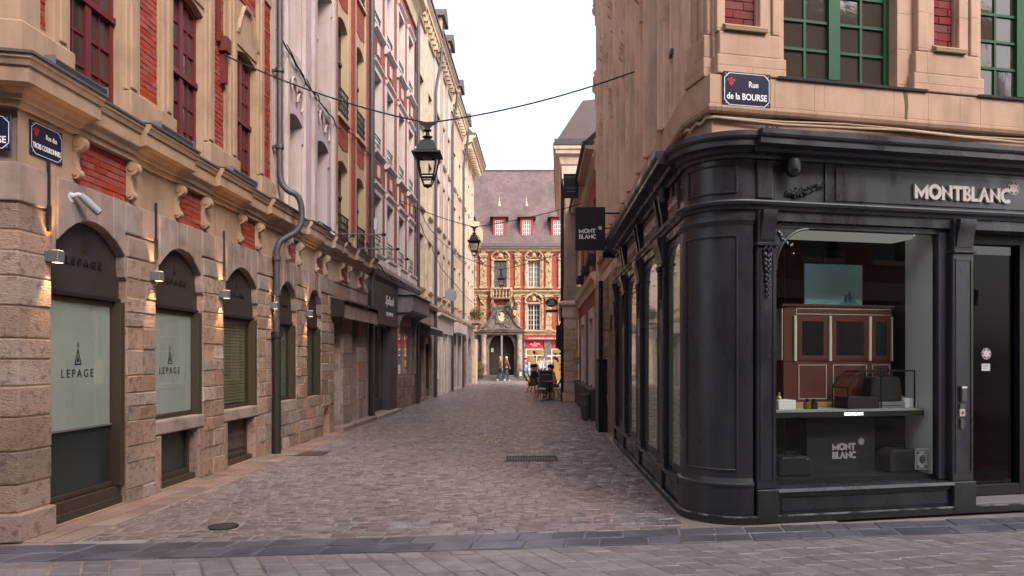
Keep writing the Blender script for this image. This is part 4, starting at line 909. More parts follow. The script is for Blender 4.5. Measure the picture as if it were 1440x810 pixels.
MB(FL).prof([(0, 2.9), (.3, 2.95), (.32, 3.45), (0, 3.55)], 35.9, 40.0).build('shop_hood', WHITES, E3)
gshop(E4, 40.33, 47.2, SMOOTH, [(41.0, 42.6, .1, 2.7, .3), (43.6, 45.2, .1, 2.7, .3)])
for a, b in ((41.0, 42.6), (43.6, 45.2)): MB(FL).box(a, b, -.24, -.2, .1, 3.0).build('door', M('dark_door', (.03, .025, .02)), E4)
MB(FL).box(46.0, 47.1, 0, .25, 0, 2.9).build('stone_post', OCH, E4, bevel=.02)
MB(FL).box(25.7, 47.2, -3.4, -3.2, 0, 14).build('back_wall', MORTAR, E1)
# ---------------------------------------------------------------- right: the dark corner shop front
NAVY = M('dark_navy_paint', (.0235, .0218, .0320), .36, spec=.6, coat=.0, rvar=.13, dirt=((.040, .037, .042), 5, .52, .78, .4), streak=((.034, .032, .038), .2, 9), bump=[(120, .0004), (9, .0015)])
GRAN = M('black_granite', (.022, .020, .022), .4, spec=.5, dirt=((.05, .045, .045), 9, .5, .75, .5), bump=[(60, .001)])
SIGNB = M('matte_black_sign', (.014, .014, .014), .6)
LETT = M('pale_metal_letters', (.50, .45, .46), .45, spec=.4)
INT_D = M('dark_display_lining', (.022, .020, .019), .7)
INT_W = M('white_display_panel', (.78, .78, .78), .7)
S = thing('corner_shop', 'dark navy corner boutique front with rounded corner column and large display window', 'shop front', tuple(FF.P(0, 0, 0)))
def lineX(y): return Vector((1.52+.037*y, y))
Pi = Vector((1.773, 6.835)); dl = Vector((.037, 1)).normalized(); df_ = Vector((.978, .207)).normalized()
T = .56; half = math.acos(dl.dot(df_))/2; r_ = T*math.tan(half); ctr = Pi+(dl+df_).normalized()*(T/math.cos(half))
def fil(n=12):
    a0 = (Pi+dl*T-ctr); a1 = (Pi+df_*T-ctr); t0 = math.atan2(a0.y, a0.x); t1 = math.atan2(a1.y, a1.x)
    while t1 < t0: t1 += 2*PI
    return [ctr+Vector((math.cos(t0+(t1-t0)*k/n), math.sin(t0+(t1-t0)*k/n)))*r_ for k in range(n+1)]
FIL = fil(); PL = Pi+dl*T; PF = Pi+df_*T
tF = (PF-Vector((2.365, 6.96))).dot(df_)               # where the front face starts, along FF
uL = PL.y                                              # where the left face starts, along FR
def front(t, w=0): return FF.P(t, w, 0).xy
def side(u, w=0): return FR.P(u, w, 0).xy
FULL = [side(13.75)]+[p for p in FIL]+[front(5.2)]
FULL = [tuple(p) for p in FULL]
def sw(pr, name, mat=NAVY, path=FULL, par=S, smooth=.3): return MB().sweep(path, pr).build(name, mat, par, smooth=smooth)
COLP = [tuple(side(uL+.10))]+[tuple(p) for p in FIL]+[tuple(front(tF+.02))]
# mouldings that run round the whole front
CORN = lambda p, z: [(-.2, 3.56+z), (.03, 3.56+z), (.05, 3.585+z), (p*.45, 3.60+z), (p*.50, 3.63+z), (p-.03, 3.645+z), (p-.03, 3.70+z), (p-.01, 3.71+z), (p, 3.73+z), (p, 3.775+z), (-.2, 3.80+z)]
sw(CORN(.20, 0), 'shop_cornice')
sw(CORN(.30, .004), 'shop_cornice', path=[tuple(side(13.75)), tuple(side(uL+.05))]); sw(CORN(.27, .004), 'shop_cornice', path=[tuple(front(tF-.02)), tuple(front(5.2))])
sw([(-.2, 3.06), (.045, 3.06), (.055, 3.09), (.08, 3.105), (.088, 3.13), (.08, 3.145), (.03, 3.155), (-.2, 3.155)], 'architrave')
sw([(-.2, 2.96), (.02, 2.96), (.02, 3.06), (-.2, 3.06)], 'window_head')
sw([(-.2, 3.15), (.0, 3.15), (.0, 3.57), (-.2, 3.57)], 'frieze_board')
sw([(-.2, 0), (.075, 0), (.075, .06), (.07, .075), (-.2, .075)], 'granite_base', GRAN)
# rounded column
MB().sweep(COLP, [(-.15, .07), (.05, .07), (.05, .36), (.065, .365), (.065, .385), (.045, .40), (.03, .44), (.03, 2.90), (.045, 2.93), (.06, 2.95), (.06, 2.99), (-.15, 3.0)]).build('corner_column', NAVY, S, smooth=.3)
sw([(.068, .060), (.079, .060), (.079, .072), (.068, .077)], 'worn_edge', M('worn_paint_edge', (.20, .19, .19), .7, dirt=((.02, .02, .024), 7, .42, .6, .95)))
def onpath(path, off, z): 
    out = []
    P_ = [Vector(p) for p in path]
    for i, p in enumerate(P_):
        t = (P_[min(i+1, len(P_)-1)]-P_[max(i-1, 0)]).normalized(); out.append((p.x+t.y*off, p.y-t.x*off, z))
    return out
inner = [tuple(p) for p in FIL[2:-2]]
for z0, z1, o in ((.52, 2.80, .034), (3.23, 3.50, .004)):
    rail = MB(); a = onpath(inner, o, z0); b = onpath(inner, o, z1); rail.tube(a, .011, 6).tube(b, .011, 6).tube([a[0], b[0]], .011, 6).tube([a[-1], b[-1]], .011, 6)
    rail.build('panel_moulding', NAVY, S, smooth=True)
# front: pilasters, window, door
def pilaster(F, u0, u1, w, par=S, drop=True):
    o = MB(F).box(u0, u1, -.15, w, .33, 2.70).box(u0-.012, u1+.012, -.15, w+.03, 2.70, 2.735).box(u0+.01, u1-.01, -.15, w+.012, 2.735, 3.05).build('pilaster', NAVY, par, bevel=.008)
    MB(F).box(u0-.008, u1+.008, -.15, w+.028, 0.004, .33).build('pilaster_base', GRAN, o, bevel=.008)
    m = MB(F).box(u0+.03, u0+.042, w-.01, w+.008, .42, 2.64).box(u1-.042, u1-.03, w-.01, w+.008, .42, 2.64).box(u0+.042, u1-.042, w-.01, w+.007, .42, .432).box(u0+.042, u1-.042, w-.01, w+.007, 2.628, 2.64)
    m.build('panel_moulding', NAVY, o)
    # scrolled bracket under the frieze and a drop of leaves
    c = (u0+u1)/2; g = MB(F)
    g.prof([(w, 2.76), (w+.02, 2.76), (w+.03, 2.84), (w+.04, 2.90), (w+.06, 2.95), (w+.07, 3.0), (w+.07, 3.045), (w, 3.045)], u0+.03, u1-.03)
    g.build('bracket', NAVY, o, smooth=True)
    if not drop: return o
    g = MB(F); hw = (u1-u0)*.2
    for k in range(9):
        z = 2.62-.05*k; rr = .022*(1-k*.06)
        for s in (-1, 1): g.ball(c+s*hw*(.7-.05*k)*RN.uniform(.7, 1.1), w+.012, z+RN.uniform(-.012, .012), rr, 7, 5, 1.3)
        g.ball(c, w+.018, z-.02, rr*.9, 7, 5)
    g.tube([(c-hw, w+.015, 2.66), (c-hw*.6, w+.03, 2.69), (c, w+.02, 2.655), (c+hw*.6, w+.03, 2.69), (c+hw, w+.015, 2.66)], .016, 6)
    g.build('leaf_drop', NAVY, o, smooth=True)
    return o
pilaster(FF, .005, .215, .055); pilaster(FF, 2.24, 2.50, .055, drop=False); pilaster(FF, 4.4, 4.66, .055, drop=False)
for u0, u1 in ((.005, .215),): MB(FF).box(u0+.02, u1-.02, -.02, .035, 3.17, 3.55).build('frieze_block', NAVY, S, bevel=.012)
w0, w1 = .225, 2.235
wf_ = MB(FF).box(w0, w0+.03, -.10, -.02, .34, 2.96).box(w1-.10, w1, -.10, -.015, .34, 2.96).box(w0+.03, w1-.10, -.10, -.022, 2.90, 2.96).build('display_window', NAVY, S, bevel=.006)
# rounded top corner of the frame with carved spandrel
sp = [(w0+.03, 2.90)]
for k in range(13):
    t_ = PI/2*k/12; sp.append((w0+.03+.36*(1-math.sin(t_)), 2.90-.42*(1-math.cos(t_))))
MB(FF).prism(sp, -.095, -.03).build('spandrel', NAVY, wf_)
MB(FF).tube([(u, -.028, z) for u, z in sp[1:]], .014, 6).build('arch_moulding', NAVY, wf_, smooth=True)
g = MB(FF)
for k in range(11): g.ball(w0+.06+.02*k*RN.uniform(.5, 1), -.028, 2.86-.022*k*RN.uniform(.2, 1), .018, 6, 4)
g.build('carving', NAVY, wf_, smooth=True)
MB(FF).box(w0+.03, w1-.10, -.065, -.058, .40, 2.90).build('pane', glass_mat('display_glass', (.93, .95, .94), 1.32), wf_)
MB(FF).prof([(-.2, .345), (.075, .33), (.09, .30), (.06, .285), (.05, .25), (-.2, .25)], w0-.005, w1+.004).build('window_sill', NAVY, S, smooth=False)
MB(FF).box(w0-.004, w1+.003, -.2, .03, .08, .252).build('stall_riser', NAVY, S); MB(FF).box(w0+.05, w1-.05, .02, .038, .10, .235).build('riser_panel', NAVY, S, bevel=.006)
d0, d1 = 2.505, 4.39
dr = MB(FF).box(d0, d0+.10, -.36, -.24, .10, 2.95).box(d1-.10, d1, -.36, -.24, .10, 2.95).box(3.40, 3.5, -.36, -.243, .10, 2.95).box(d0+.1, d1-.1, -.36, -.246, .10, .22).box(d0+.1, d1-.1, -.36, -.246, 2.86, 3.1).build('shop_door', M('dark_bronze_frame', (.02, .018, .017), .4), S, bevel=.006)
MB(FF).box(d0+.1, 3.40, -.32, -.312, .22, 2.86).build('pane', glass_mat('dark_door_glass', (.30, .29, .27), 1.25, (.35, .34, .33)), dr); MB(FF).box(3.5, d1-.1, -.32, -.312, .22, 2.86).build('pane', glass_mat('dark_door_glass'), dr)
MB(FF).box(d0, d1, -.40, .06, .0, .095).build('door_step', M('pale_step', (.20, .18, .17), .8), S, bevel=.008)
def emblem(F, par, u, w, z, r, mat, name='emblem', mat2=None):
    """rounded six pointed star in a ring"""
    p = []
    for k in range(36):
        a = 2*PI*k/36; p.append((u+r*(.72+.14*math.cos(6*a))*math.sin(a), z+r*(.72+.14*math.cos(6*a))*math.cos(a)))
    o = MB(F).prism(p, w, w+.008).build(name, mat, par)
    n = 28; i = [(u+r*.90*math.cos(2*PI*k/n), z+r*.90*math.sin(2*PI*k/n)) for k in range(n)]; q = [(u+r*math.cos(2*PI*k/n), z+r*math.sin(2*PI*k/n)) for k in range(n)]
    MB(F).add([(a, w+.006, b) for a, b in i]+[(a, w+.006, b) for a, b in q], [(k, (k+1) % n, n+(k+1) % n, n+k) for k in range(n)]).build('emblem_ring', mat2 or mat, o)
    return o
emblem(FF, S, 3.02, -.308, 1.66, .062, LETT); st_ = MB(FF).box(2.965, 3.075, -.311, -.308, 1.47, 1.55).build('opening_hours_sticker', WHITEP, S)
for k in range(3): MB(FF).box(2.985, 3.05-.01*k, -.3085, -.3075, 1.53-.018*k, 1.534-.018*k).build('print_line', INK, st_)
# letters over the window, cut as plain geometric capitals
def ring(cx, cz, r, t, a0, a1, sx=1., n=20):
    o = [(cx+sx*r*math.cos(a0+(a1-a0)*k/n), cz+r*math.sin(a0+(a1-a0)*k/n)) for k in range(n+1)]; i = [(cx+sx*(r-t)*math.cos(a0+(a1-a0)*k/n), cz+(r-t)*math.sin(a0+(a1-a0)*k/n)) for k in range(n+1)]
    return [[o[k], o[k+1], i[k+1], i[k]] for k in range(n)]
def deco(F, par, s, u, w, z, H, mat, flip=False, ext=.02, gap=.03, name='letter'):
    """capital letters as polygons, height H, from u on"""
    x = 0; t = .24; sg = -1 if flip else 1
    for ch in s:
        P = []; wd = .8
        if ch == 'M': wd = 1.05; P = [[(0, 0), (t, 0), (t, .55), (0, 1)], [(0, 1), (.0, .99), (.525, .22), (.525, .0), (.525, .58)], [(wd, 1), (wd, 0), (wd-t, 0), (wd-t, .55)], [(0, 1), (.525, .45), (.525, .05), (t, .5)], [(wd, 1), (.525, .45), (.525, .05), (wd-t, .5)]]; P.pop(1)
        elif ch == 'O': wd = 1.0; P = ring(.5, .5, .52, .25, 0, 2*PI, .96, 28)
        elif ch == 'N': wd = .82; P = [[(0, 0), (t, 0), (t, .62), (0, 1)], [(wd, 1), (wd-t, 1), (wd-t, .38), (wd, 0)], [(0, 1), (t, .62), (wd, 0), (wd-t, .38)]]
        elif ch == 'T': wd = .80; P = [[(0, 1), (wd, 1), (wd, .78), (0, .78)], [(wd/2-t/2, .78), (wd/2+t/2, .78), (wd/2+t/2, 0), (wd/2-t/2, 0)]]
        elif ch == 'B': wd = .62; P = [[(0, 0), (t, 0), (t, 1), (0, 1)], [(t, 1), (t, .83), (.36, .83), (.36, 1)], [(t, .58), (t, .43), (.40, .43), (.40, .58)], [(t, .17), (t, 0), (.36, 0), (.36, .17)]]+ring(.34, .76, .24, .17, -PI/2, PI/2)+ring(.34, .27, .27, .17, -PI/2, PI/2, 1.1)
        elif ch == 'L': wd = .54; P = [[(0, 0), (t, 0), (t, 1), (0, 1)], [(t, 0), (wd, 0), (wd, .2), (t, .2)]]
        elif ch == 'A': wd = .92; P = [[(0, 0), (t, 0), (wd/2+.02, .62), (wd/2, 1), (wd/2-.06, 1)], [(wd, 0), (wd-t, 0), (wd/2-.02, .62), (wd/2, 1), (wd/2+.06, 1)], [(wd/2-.12, .35), (wd/2+.12, .35), (wd/2+.06, .7), (wd/2-.06, .7)]]
        elif ch == 'C': wd = .80; P = ring(.5, .5, .52, .24, PI*.27, PI*1.73, .96, 24)
        m = MB(F)
        for p in P: m.prism([(u+sg*(x+a)*H, z+b*H) for a, b in p], w, w+ext)
        m.build(name, mat, par); x += wd+gap
    return x*H
fz_ = MB(FF).box(.90, 4.3, -.02, .012, 3.185, 3.53).build('sign_board', NAVY, S, bevel=.006)
n_ = deco(FF, fz_, 'MONTBLANC', 1.80, .012, 3.25, .155, LETT, ext=.025)
emblem(FF, fz_, 1.80+n_+.055, .012, 3.42, .072, LETT)
# carved garland and dome lamp on the frieze
g = MB(FF)
for k in range(46):
    x = k/45; u = .36+.36*x; zc = 3.235+.10*x**1.6; th = .045*math.sin(PI*min(1, x*.9+.12))
    g.ball(u+RN.uniform(-.01, .01), .012, zc+RN.uniform(-th, th), RN.uniform(.010, .022), 6, 4, RN.uniform(.7, 1.4))
for k in range(14):
    x = k/13; u = .34+.40*x; zc = 3.22+.12*x**1.5; a = RN.uniform(-.8, .9)
    g.tube([(u, .005, zc), (u+.03*math.cos(a), .03, zc+.03*math.sin(a)+.01), (u+.06*math.cos(a), .012, zc+.05*math.sin(a))], [.012, .016, .003], 5)
g.build('carved_garland', M('carved_dark', (.035, .032, .034), .6), S, smooth=True)
MB(FF).box(.78, .80, -.01, .016, 3.17, 3.55).build('frieze_divider', NAVY, S)
def dome(F, u, w, z, r, label):
    t = thing('dome_camera', label, 'dome camera', tuple(F.P(u, w, z)))
    MB(F).box(u-.05, u+.05, -.0, .04, z+.02, z+.12).build('mount', BLACK, t, bevel=.006)
    MB(F).lathe([(r*.9, z+.10), (r, z+.06), (r, z)], u, w+.06, 16).build('housing', BLACK, t, smooth=True)
    MB(F).lathe([(max(.001, r*math.cos(PI/2*k/6)), z-r*math.sin(PI/2*k/6)) for k in range(7)], u, w+.06, 16).build('dome', M('dome_gloss', (.012, .012, .012), .05, spec=.8), t, smooth=True)
dome(FF, .36, .05, 3.44, .07, 'black dome camera on the frieze above the carved garland'); dome(FR, 7.92, .06, 3.40, .06, 'black dome camera on the side frieze by the rounded corner')
t = thing('intercom', 'keypad intercom with bell button on the dark pilaster by the glass door', 'intercom', tuple(FF.P(2.35, .06, 1.0)))
MB(FF).box(2.325, 2.385, .055, .085, 1.16, 1.32).build('keypad', M('steel_keypad', (.16, .14, .14), .4, metal=.6), t, bevel=.004)
for k in range(12): MB(FF).box(2.333+.017*(k % 3), 2.345+.017*(k % 3), .085, .089, 1.18+.026*(k//3), 1.195+.026*(k//3)).build('key', GREY_L, t)
MB(FF).box(2.325, 2.385, .085, .088, 1.298, 1.316).build('label', WHITEL, t)
MB(FF).box(2.315, 2.375, .055, .075, 1.09, 1.135).build('upper_plate', M('steel_keypad', (.16, .14, .14)), t); MB(FF).box(2.313, 2.377, .055, .073, 1.005, 1.083).build('bell_plate', LETT, t, bevel=.003); MB(FF).disc(2.345, 1.045, .013, .073, .080, 12).build('bell_button', REDL, t)
MB(FF).box(2.325, 2.36, .055, .073, .88, .98).build('lock_plate', M('steel_keypad', (.16, .14, .14)), t)

# ---- side of the shop: three windows between pilasters
bays = [(7.52, 8.36), (8.88, 10.24), (10.78, 12.12), (12.64, 13.56)]
for a, b in bays:
    f = MB(FR).box(a-.02, a+.03, -.12, -.010, .34, 2.96).box(b-.03, b+.02, -.12, -.010, .34, 2.96).box(a+.03, b-.03, -.12, -.012, 2.86, 2.96).box(a+.03, b-.03, -.12, -.012, .34, .44).build('side_window', NAVY, S, bevel=.006)
    MB(FR).box(a+.03, b-.03, -.03, -.018, .44, 2.86).build('pane', M('side_display_glass', (.12, .155, .135), .03, spec=1.0), f)
    for s_, e_ in ((a+.03, 1), (b-.03, -1)):
        sp = [(s_, 2.86)]+[(s_+e_*.22*(1-math.sin(PI/2*k/8)), 2.86-.26*(1-math.cos(PI/2*k/8))) for k in range(9)]
        MB(FR).prism(sp, -.1, -.008).build('spandrel', NAVY, f)
    MB(FR).prof([(-.2, .345), (.06, .335), (.07, .30), (.03, .28), (.03, .09), (-.2, .09)], a-.05, b+.05).build('stall_riser', NAVY, S)
    MB(FR).box(a+.05, b-.05, .02, .04, .12, .25).build('riser_panel', NAVY, S, bevel=.006)
    lb_ = MB(FR).box(a+.16, b-.16, -.01, .018, 3.20, 3.52).build('lit_name_panel', M('name_panel', (.10, .065, .06), .5), S)  # unlit reddish brown board behind the pale letters
    n_ = deco(FR, lb_, 'MONTBLANC', b-.2, .018, 3.30, min(.13, (b-a-.4)/6.9), LETT, flip=True, ext=.012)
for a, b in ((8.38, 8.86), (10.26, 10.76), (12.14, 12.62), (13.58, 13.75)): pilaster(FR, a+.03, b-.03, .04)
for a, b in ((8.42, 8.82), (10.3, 10.7), (12.18, 12.58)):
    for k in (0, 1): MB(FR).prof([(0, 3.17), (.04, 3.17), (.055, 3.28), (.085, 3.45), (.10, 3.56), (0, 3.56)], a+.02+k*(b-a-.12), a+.11+k*(b-a-.12)).build('frieze_bracket', NAVY, S)
MB(FR).box(13.72, 13.8, -.4, .28, 3.56, 3.8).build('cornice_end', NAVY, S)
MB(FR).box(7.5, 13.7, -.5, -.45, .1, 3.0).build('shop_back', INT_D, S)

# ---- the display behind the front window
bx = MB(FF); bx.box(.16, 2.30, -1.5, -1.46, .2, 3.0).build('display_back', M('display_back_panel', (.035, .031, .028), .6), S)
bx = MB(FF).box(.14, 2.31, -1.46, -.11, .2, .39).build('display_floor', INT_D, S)
MB(FF).box(2.125, 2.15, -.47, -.105, .39, 2.945).build('display_side', INT_W, S); MB(FF).box(2.12, 2.15, -1.45, -.475, .39, 2.94).build('display_side', INT_D, S); MB(FF).box(.13, .17, -1.45, -.12, .39, 2.94).build('display_side', INT_D, S)
MB(FF).box(.17, 2.12, -1.45, -.12, 2.95, 3.0).build('display_ceiling', INT_D, S); MB(FF).box(.5, 2.08, -.62, -.30, 2.90, 2.949).build('ceiling_panel', emis('ceiling_light_panel', (1, .97, .92), .07), S)  # grey ceiling panel; its faint glow is added to brighten the display
for u in (.55, 1.25, 1.80): MB(FF).box(u, u+.02, -1.455, -1.43, .4, 2.94).build('panel_strip', M('bronze_strip', (.16, .13, .10), .4, metal=.5), S)
MB(FF).box(2.15, 5.2, -1.8, -1.7, 0, 3.0).box(2.15, 2.17, -1.7, -.4, 0, 3).build('shop_interior', M('shop_dim', (.05, .042, .036), .9), S)
MB(FF).box(2.9, 3.15, -1.7, -1.66, 1.0, 1.25).build('wall_card', WHITEP, S); MB(FF).box(3.3, 4.1, -1.65, -1.3, .2, 1.0).build('counter', M('counter_red', (.10, .03, .03), .5), S)
sh = thing('display_shelf', 'white topped shelf running across the shop window with small lit letters on its edge', 'shelf', tuple(FF.P(1.1, -.6, 1.02)))
MB(FF).box(.18, 2.115, -.95, -.20, 1.055, 1.075).build('shelf_top', M('shelf_grey', (.34, .34, .335), .5), sh); MB(FF).box(.18, 2.115, -.95, -.19, 1.0, 1.055).build('shelf_front', INT_D, sh)
text('MONTBLANC', FF, 1.26, -.185, 1.03, .22, .030, emis('shelf_letters', (1, .97, .95), 1.5), sh, ext=.002, bold=.03)
MAHO = M('mahogany', (.105, .036, .025), .38, spec=.45, coat=.2, dirt=((.09, .025, .016), 6, .4, .7, .5)); IVORY = M('ivory_trim', (.60, .53, .45), .5)
cb = thing('display_cabinet', 'mahogany cabinet with ivory trim and three glass doors in the shop window', 'cabinet', tuple(FF.P(.95, -.65, 1.08)))
c0, c1, cw = .68, 2.02, -.55; z0, zm, z1 = 1.077, 1.57, 2.17
MB(FF).box(c0+.02, c1-.02, cw-.3, cw+.0, z0, z0+.06).build('plinth', M('light_wood', (.45, .27, .12), .5), cb)
MB(FF).box(c0, c1, cw-.30, cw, z0+.06, zm).build('lower_case', MAHO, cb, bevel=.004)
MB(FF).box(c0, c1, cw-.30, cw, zm+.002, z1).build('upper_case', MAHO, cb, bevel=.004)
MB(FF).box(c0-.02, c1+.02, cw-.31, cw+.02, z1+.001, z1+.025).build('top_board', MAHO, cb)
MB(FF).box(c0-.012, c0-.002, cw-.28, cw-.01, zm+.02, z1-.02).build('ivory_side', IVORY, cb)
MB(FF).box(c0+.16, c1-.02, cw, cw+.008, z1-.075, z1-.025).build('top_strip', MAHO, cb)
fr_ = MB(FF)
def rect(m, u0, u1, za, zb, t, w): m.box(u0, u1, w, w+.006, za, za+t).box(u0, u1, w, w+.006, zb-t, zb).box(u0, u0+t, w, w+.0055, za+t, zb-t).box(u1-t, u1, w, w+.0055, za+t, zb-t)
rect(fr_, c0+.15, c1-.02, z1-.085, z1-.018, .007, cw)
ds = [(c0+.17, c0+.53), (c0+.59, c0+1.03), (c0+1.08, c1-.02)]
for a, b in ds: rect(fr_, a+.01, b-.01, z0+.09, zm-.03, .007, cw)
fr_.box(c0+.12, c0+.15, cw, cw+.02, zm+.01, z1-.10).box(c0+.545, c0+.575, cw, cw+.02, zm+.01, z1-.10).box(c0+1.04, c0+1.07, cw, cw+.02, zm+.01, z1-.10).box(c1-.018, c1, cw, cw+.02, zm+.01, z1-.10).build('ivory_trim', IVORY, cb)
for a, b in ds:
    o = MB(FF); rect(o, a, b, zm+.02, z1-.11, .05, cw+.002); o.build('glass_door', MAHO, cb, bevel=.004)
    MB(FF).box(a+.05, b-.05, cw+.001, cw+.006, zm+.07, z1-.16).build('cabinet_glass', M('cabinet_glass_dark', (.018, .018, .02), .06, spec=.6), cb)
    MB(FF).box(a+.08, a+.12, cw, cw+.01, zm+.055, zm+.068).build('catch', BRONZE, cb)
t = thing('picture_panel', 'turquoise picture of a snowy mountain standing on the mahogany cabinet', 'picture', tuple(FF.P(.95, -.7, 2.2)))
TQ = M('turquoise_print', (.30, .66, .72), .5, tint=((.38, .74, .80), 1.6, .7)); MB(FF).box(1.05, 1.78, -.74, -.72, 2.197, 2.66).build('board', TQ, t)
MB(FF).prism([(1.460, 2.198), (1.500, 2.24), (1.530, 2.26), (1.560, 2.33), (1.580, 2.31), (1.610, 2.37), (1.640, 2.30), (1.660, 2.31), (1.700, 2.24), (1.740, 2.198)], -.72, -.718).build('mountain_print', M('pale_blue_print', (.16, .42, .48), .6), t)
for p in ([(1.560, 2.33), (1.580, 2.31), (1.570, 2.24), (1.540, 2.22)], [(1.610, 2.37), (1.640, 2.30), (1.630, 2.22), (1.600, 2.26)]): MB(FF).prism(p, -.718, -.7165).build('snow_print', M('deep_blue_print', (.05, .2, .26), .6), t)
t = thing('wire_case', 'black wire frame of a display case with a rounded top, around the dark bag', 'display case', tuple(FF.P(1.25, -.35, 1.08)))
fw = MB(FF)
X0 = 1.24; X1 = 2.05
for w in (-.25, -.50): fw.tube([(X0, w, 1.078), (X0, w, 1.30), (X0+.06, w, 1.40), (X0+.15, w, 1.465), (X0+.22, w, 1.475), (X1, w, 1.475), (X1, w, 1.078)], .009, 6).tube([(X0+.40, w, 1.078), (X0+.40, w, 1.475)], .008, 6)
for u, z in ((X0, 1.3), (X0+.15, 1.465), (X1, 1.475)): fw.tube([(u, -.25, z), (u, -.50, z)], .008, 6)
fw.build('wire_frame', BLACK, t, smooth=True)
MB(FF).box(1.25, 1.63, -.49, -.26, 1.0765, 1.20).build('black_block', INT_D, t, bevel=.006)
t = thing('leather_bag', 'dark leather bag with two handles on a grey slab behind the wire frame', 'bag', tuple(FF.P(1.52, -.4, 1.13)))
LEA = M('dark_leather', (.030, .026, .023), .5, bump=[(60, .002)])
MB(FF).prism([(1.56, 1.145), (1.94, 1.145), (1.95, 1.18), (1.92, 1.40), (1.89, 1.415), (1.61, 1.415), (1.58, 1.40), (1.55, 1.18)], -.46, -.30).build('bag_body', LEA, t, bevel=.02)
for w in (-.32, -.44): MB(FF).tube([(1.67, w, 1.40), (1.68, w, 1.46), (1.72, w, 1.50), (1.78, w, 1.50), (1.82, w, 1.46), (1.83, w, 1.40)], .009, 6).build('handle', LEA, t, smooth=True)
t = thing('grey_slab', 'grey engraved slab under the leather bag', 'plinth', tuple(FF.P(1.55, -.38, 1.08))); MB(FF).box(1.60, 1.97, -.50, -.28, 1.0765, 1.143).build('slab', M('grey_plaque', (.22, .21, .20), .5), t, bevel=.004); MB(FF).box(1.64, 1.92, -.28, -.278, 1.10, 1.108).build('engraving', INK, t)
for u0, u1, lb in ((.45, .65, 'small white display box at the left end of the shelf'), (1.95, 2.11, 'white display box beside the grey white wall of the window')):
    t = thing('white_box', lb, 'box', tuple(FF.P((u0+u1)/2, -.35, 1.08))); MB(FF).box(u0, u1, -.48, -.28, 1.0765, 1.175).build('box', INT_W, t, bevel=.004); MB(FF).ball((u0+u1)/2-.04, -.37, 1.185 if u0 > 1 else 1.19, .018 if u0 > 1 else .03, 10, 6).tube([(u0+.04, -.37, 1.176), (u0+.07, -.37, 1.25 if u0 < 1 else 1.19)], .012, 6).build('trinket', M('gold_trinket', (.5, .38, .2), .35, metal=.6), t, smooth=True)
for u, lb, c in ((.80, 'left small perfume bottle with amber liquid in the shop window', (.20, .13, .03)), (.88, 'right dark perfume bottle in the shop window', (.03, .03, .035))):
    t = thing('perfume_bottle', lb, 'bottle', tuple(FF.P(u, -.3, 1.08)))
    MB(FF).box(u-.03, u+.03, -.34, -.28, 1.0765, 1.15).build('bottle', M('bottle_%d' % int(c[0]*100), c, .08, spec=.7), t, bevel=.006); MB(FF).tube([(u, -.31, 1.15), (u, -.31, 1.185)], .018, 10).build('cap', BLACK, t, smooth=True)
t = thing('brand_block', 'black display block with pale MONT BLANC letters under the shelf', 'display block', tuple(FF.P(1.1, -.5, .4)))
MB(FF).box(.86, 1.68, -.62, -.40, .392, .97).build('block', INT_D, t)
deco(FF, t, 'MONT', 1.16, -.40, .625, .075, LETT, ext=.006); deco(FF, t, 'BLANC', 1.16, -.40, .535, .075, LETT, ext=.006); emblem(FF, t, 1.51, -.40, .715, .04, LETT)
def case(u0, u1, z1, lb):
    t = thing('suitcase', lb, 'suitcase', tuple(FF.P((u0+u1)/2, -.3, .39)))
    MB(FF).prism([(u0, .392), (u1, .392), (u1, z1-.05), (u1-.05, z1), (u0+.05, z1), (u0, z1-.05)], -.42, -.22).build('shell', M('black_leather', (.018, .017, .017), .5, bump=[(80, .001)]), t, bevel=.02)
    MB(FF).tube([((u0+u1)/2-.07, -.32, z1-.01), ((u0+u1)/2-.06, -.32, z1+.03), ((u0+u1)/2+.06, -.32, z1+.03), ((u0+u1)/2+.07, -.32, z1-.01)], .010, 6).build('handle', BLACK, t, smooth=True)
    MB(FF).ball((u0+u1)/2+.12, -.215, z1-.035, .012, 8, 5).build('clasp', GREY_L, t)
case(.42, .80, .60, 'black leather case on the floor of the window, left of the lettered block'); case(1.72, 2.10, .64, 'black leather case on the floor of the window, right of the lettered block')
t = thing('emblem_card', 'transparent looking card printed with a round emblem in the lower right of the window', 'card', tuple(FF.P(1.98, -.1, .45)))
MB(FF).box(1.93, 2.10, -.110, -.104, .44, .66).build('card', M('grey_card', (.30, .30, .30), .5), t)
m_ = MB(FF); rect(m_, 1.945, 2.085, .455, .645, .006, -.105); m_.build('card_border', INK, t); emblem(FF, t, 2.015, -.104, .55, .045, INK)
for a, b in ((1.965, .475), (2.055, .475), (1.965, .615), (2.055, .615)): MB(FF).box(a-.012, a+.012, -.104, -.102, b-.012, b+.012).build('card_mark', INK, t)

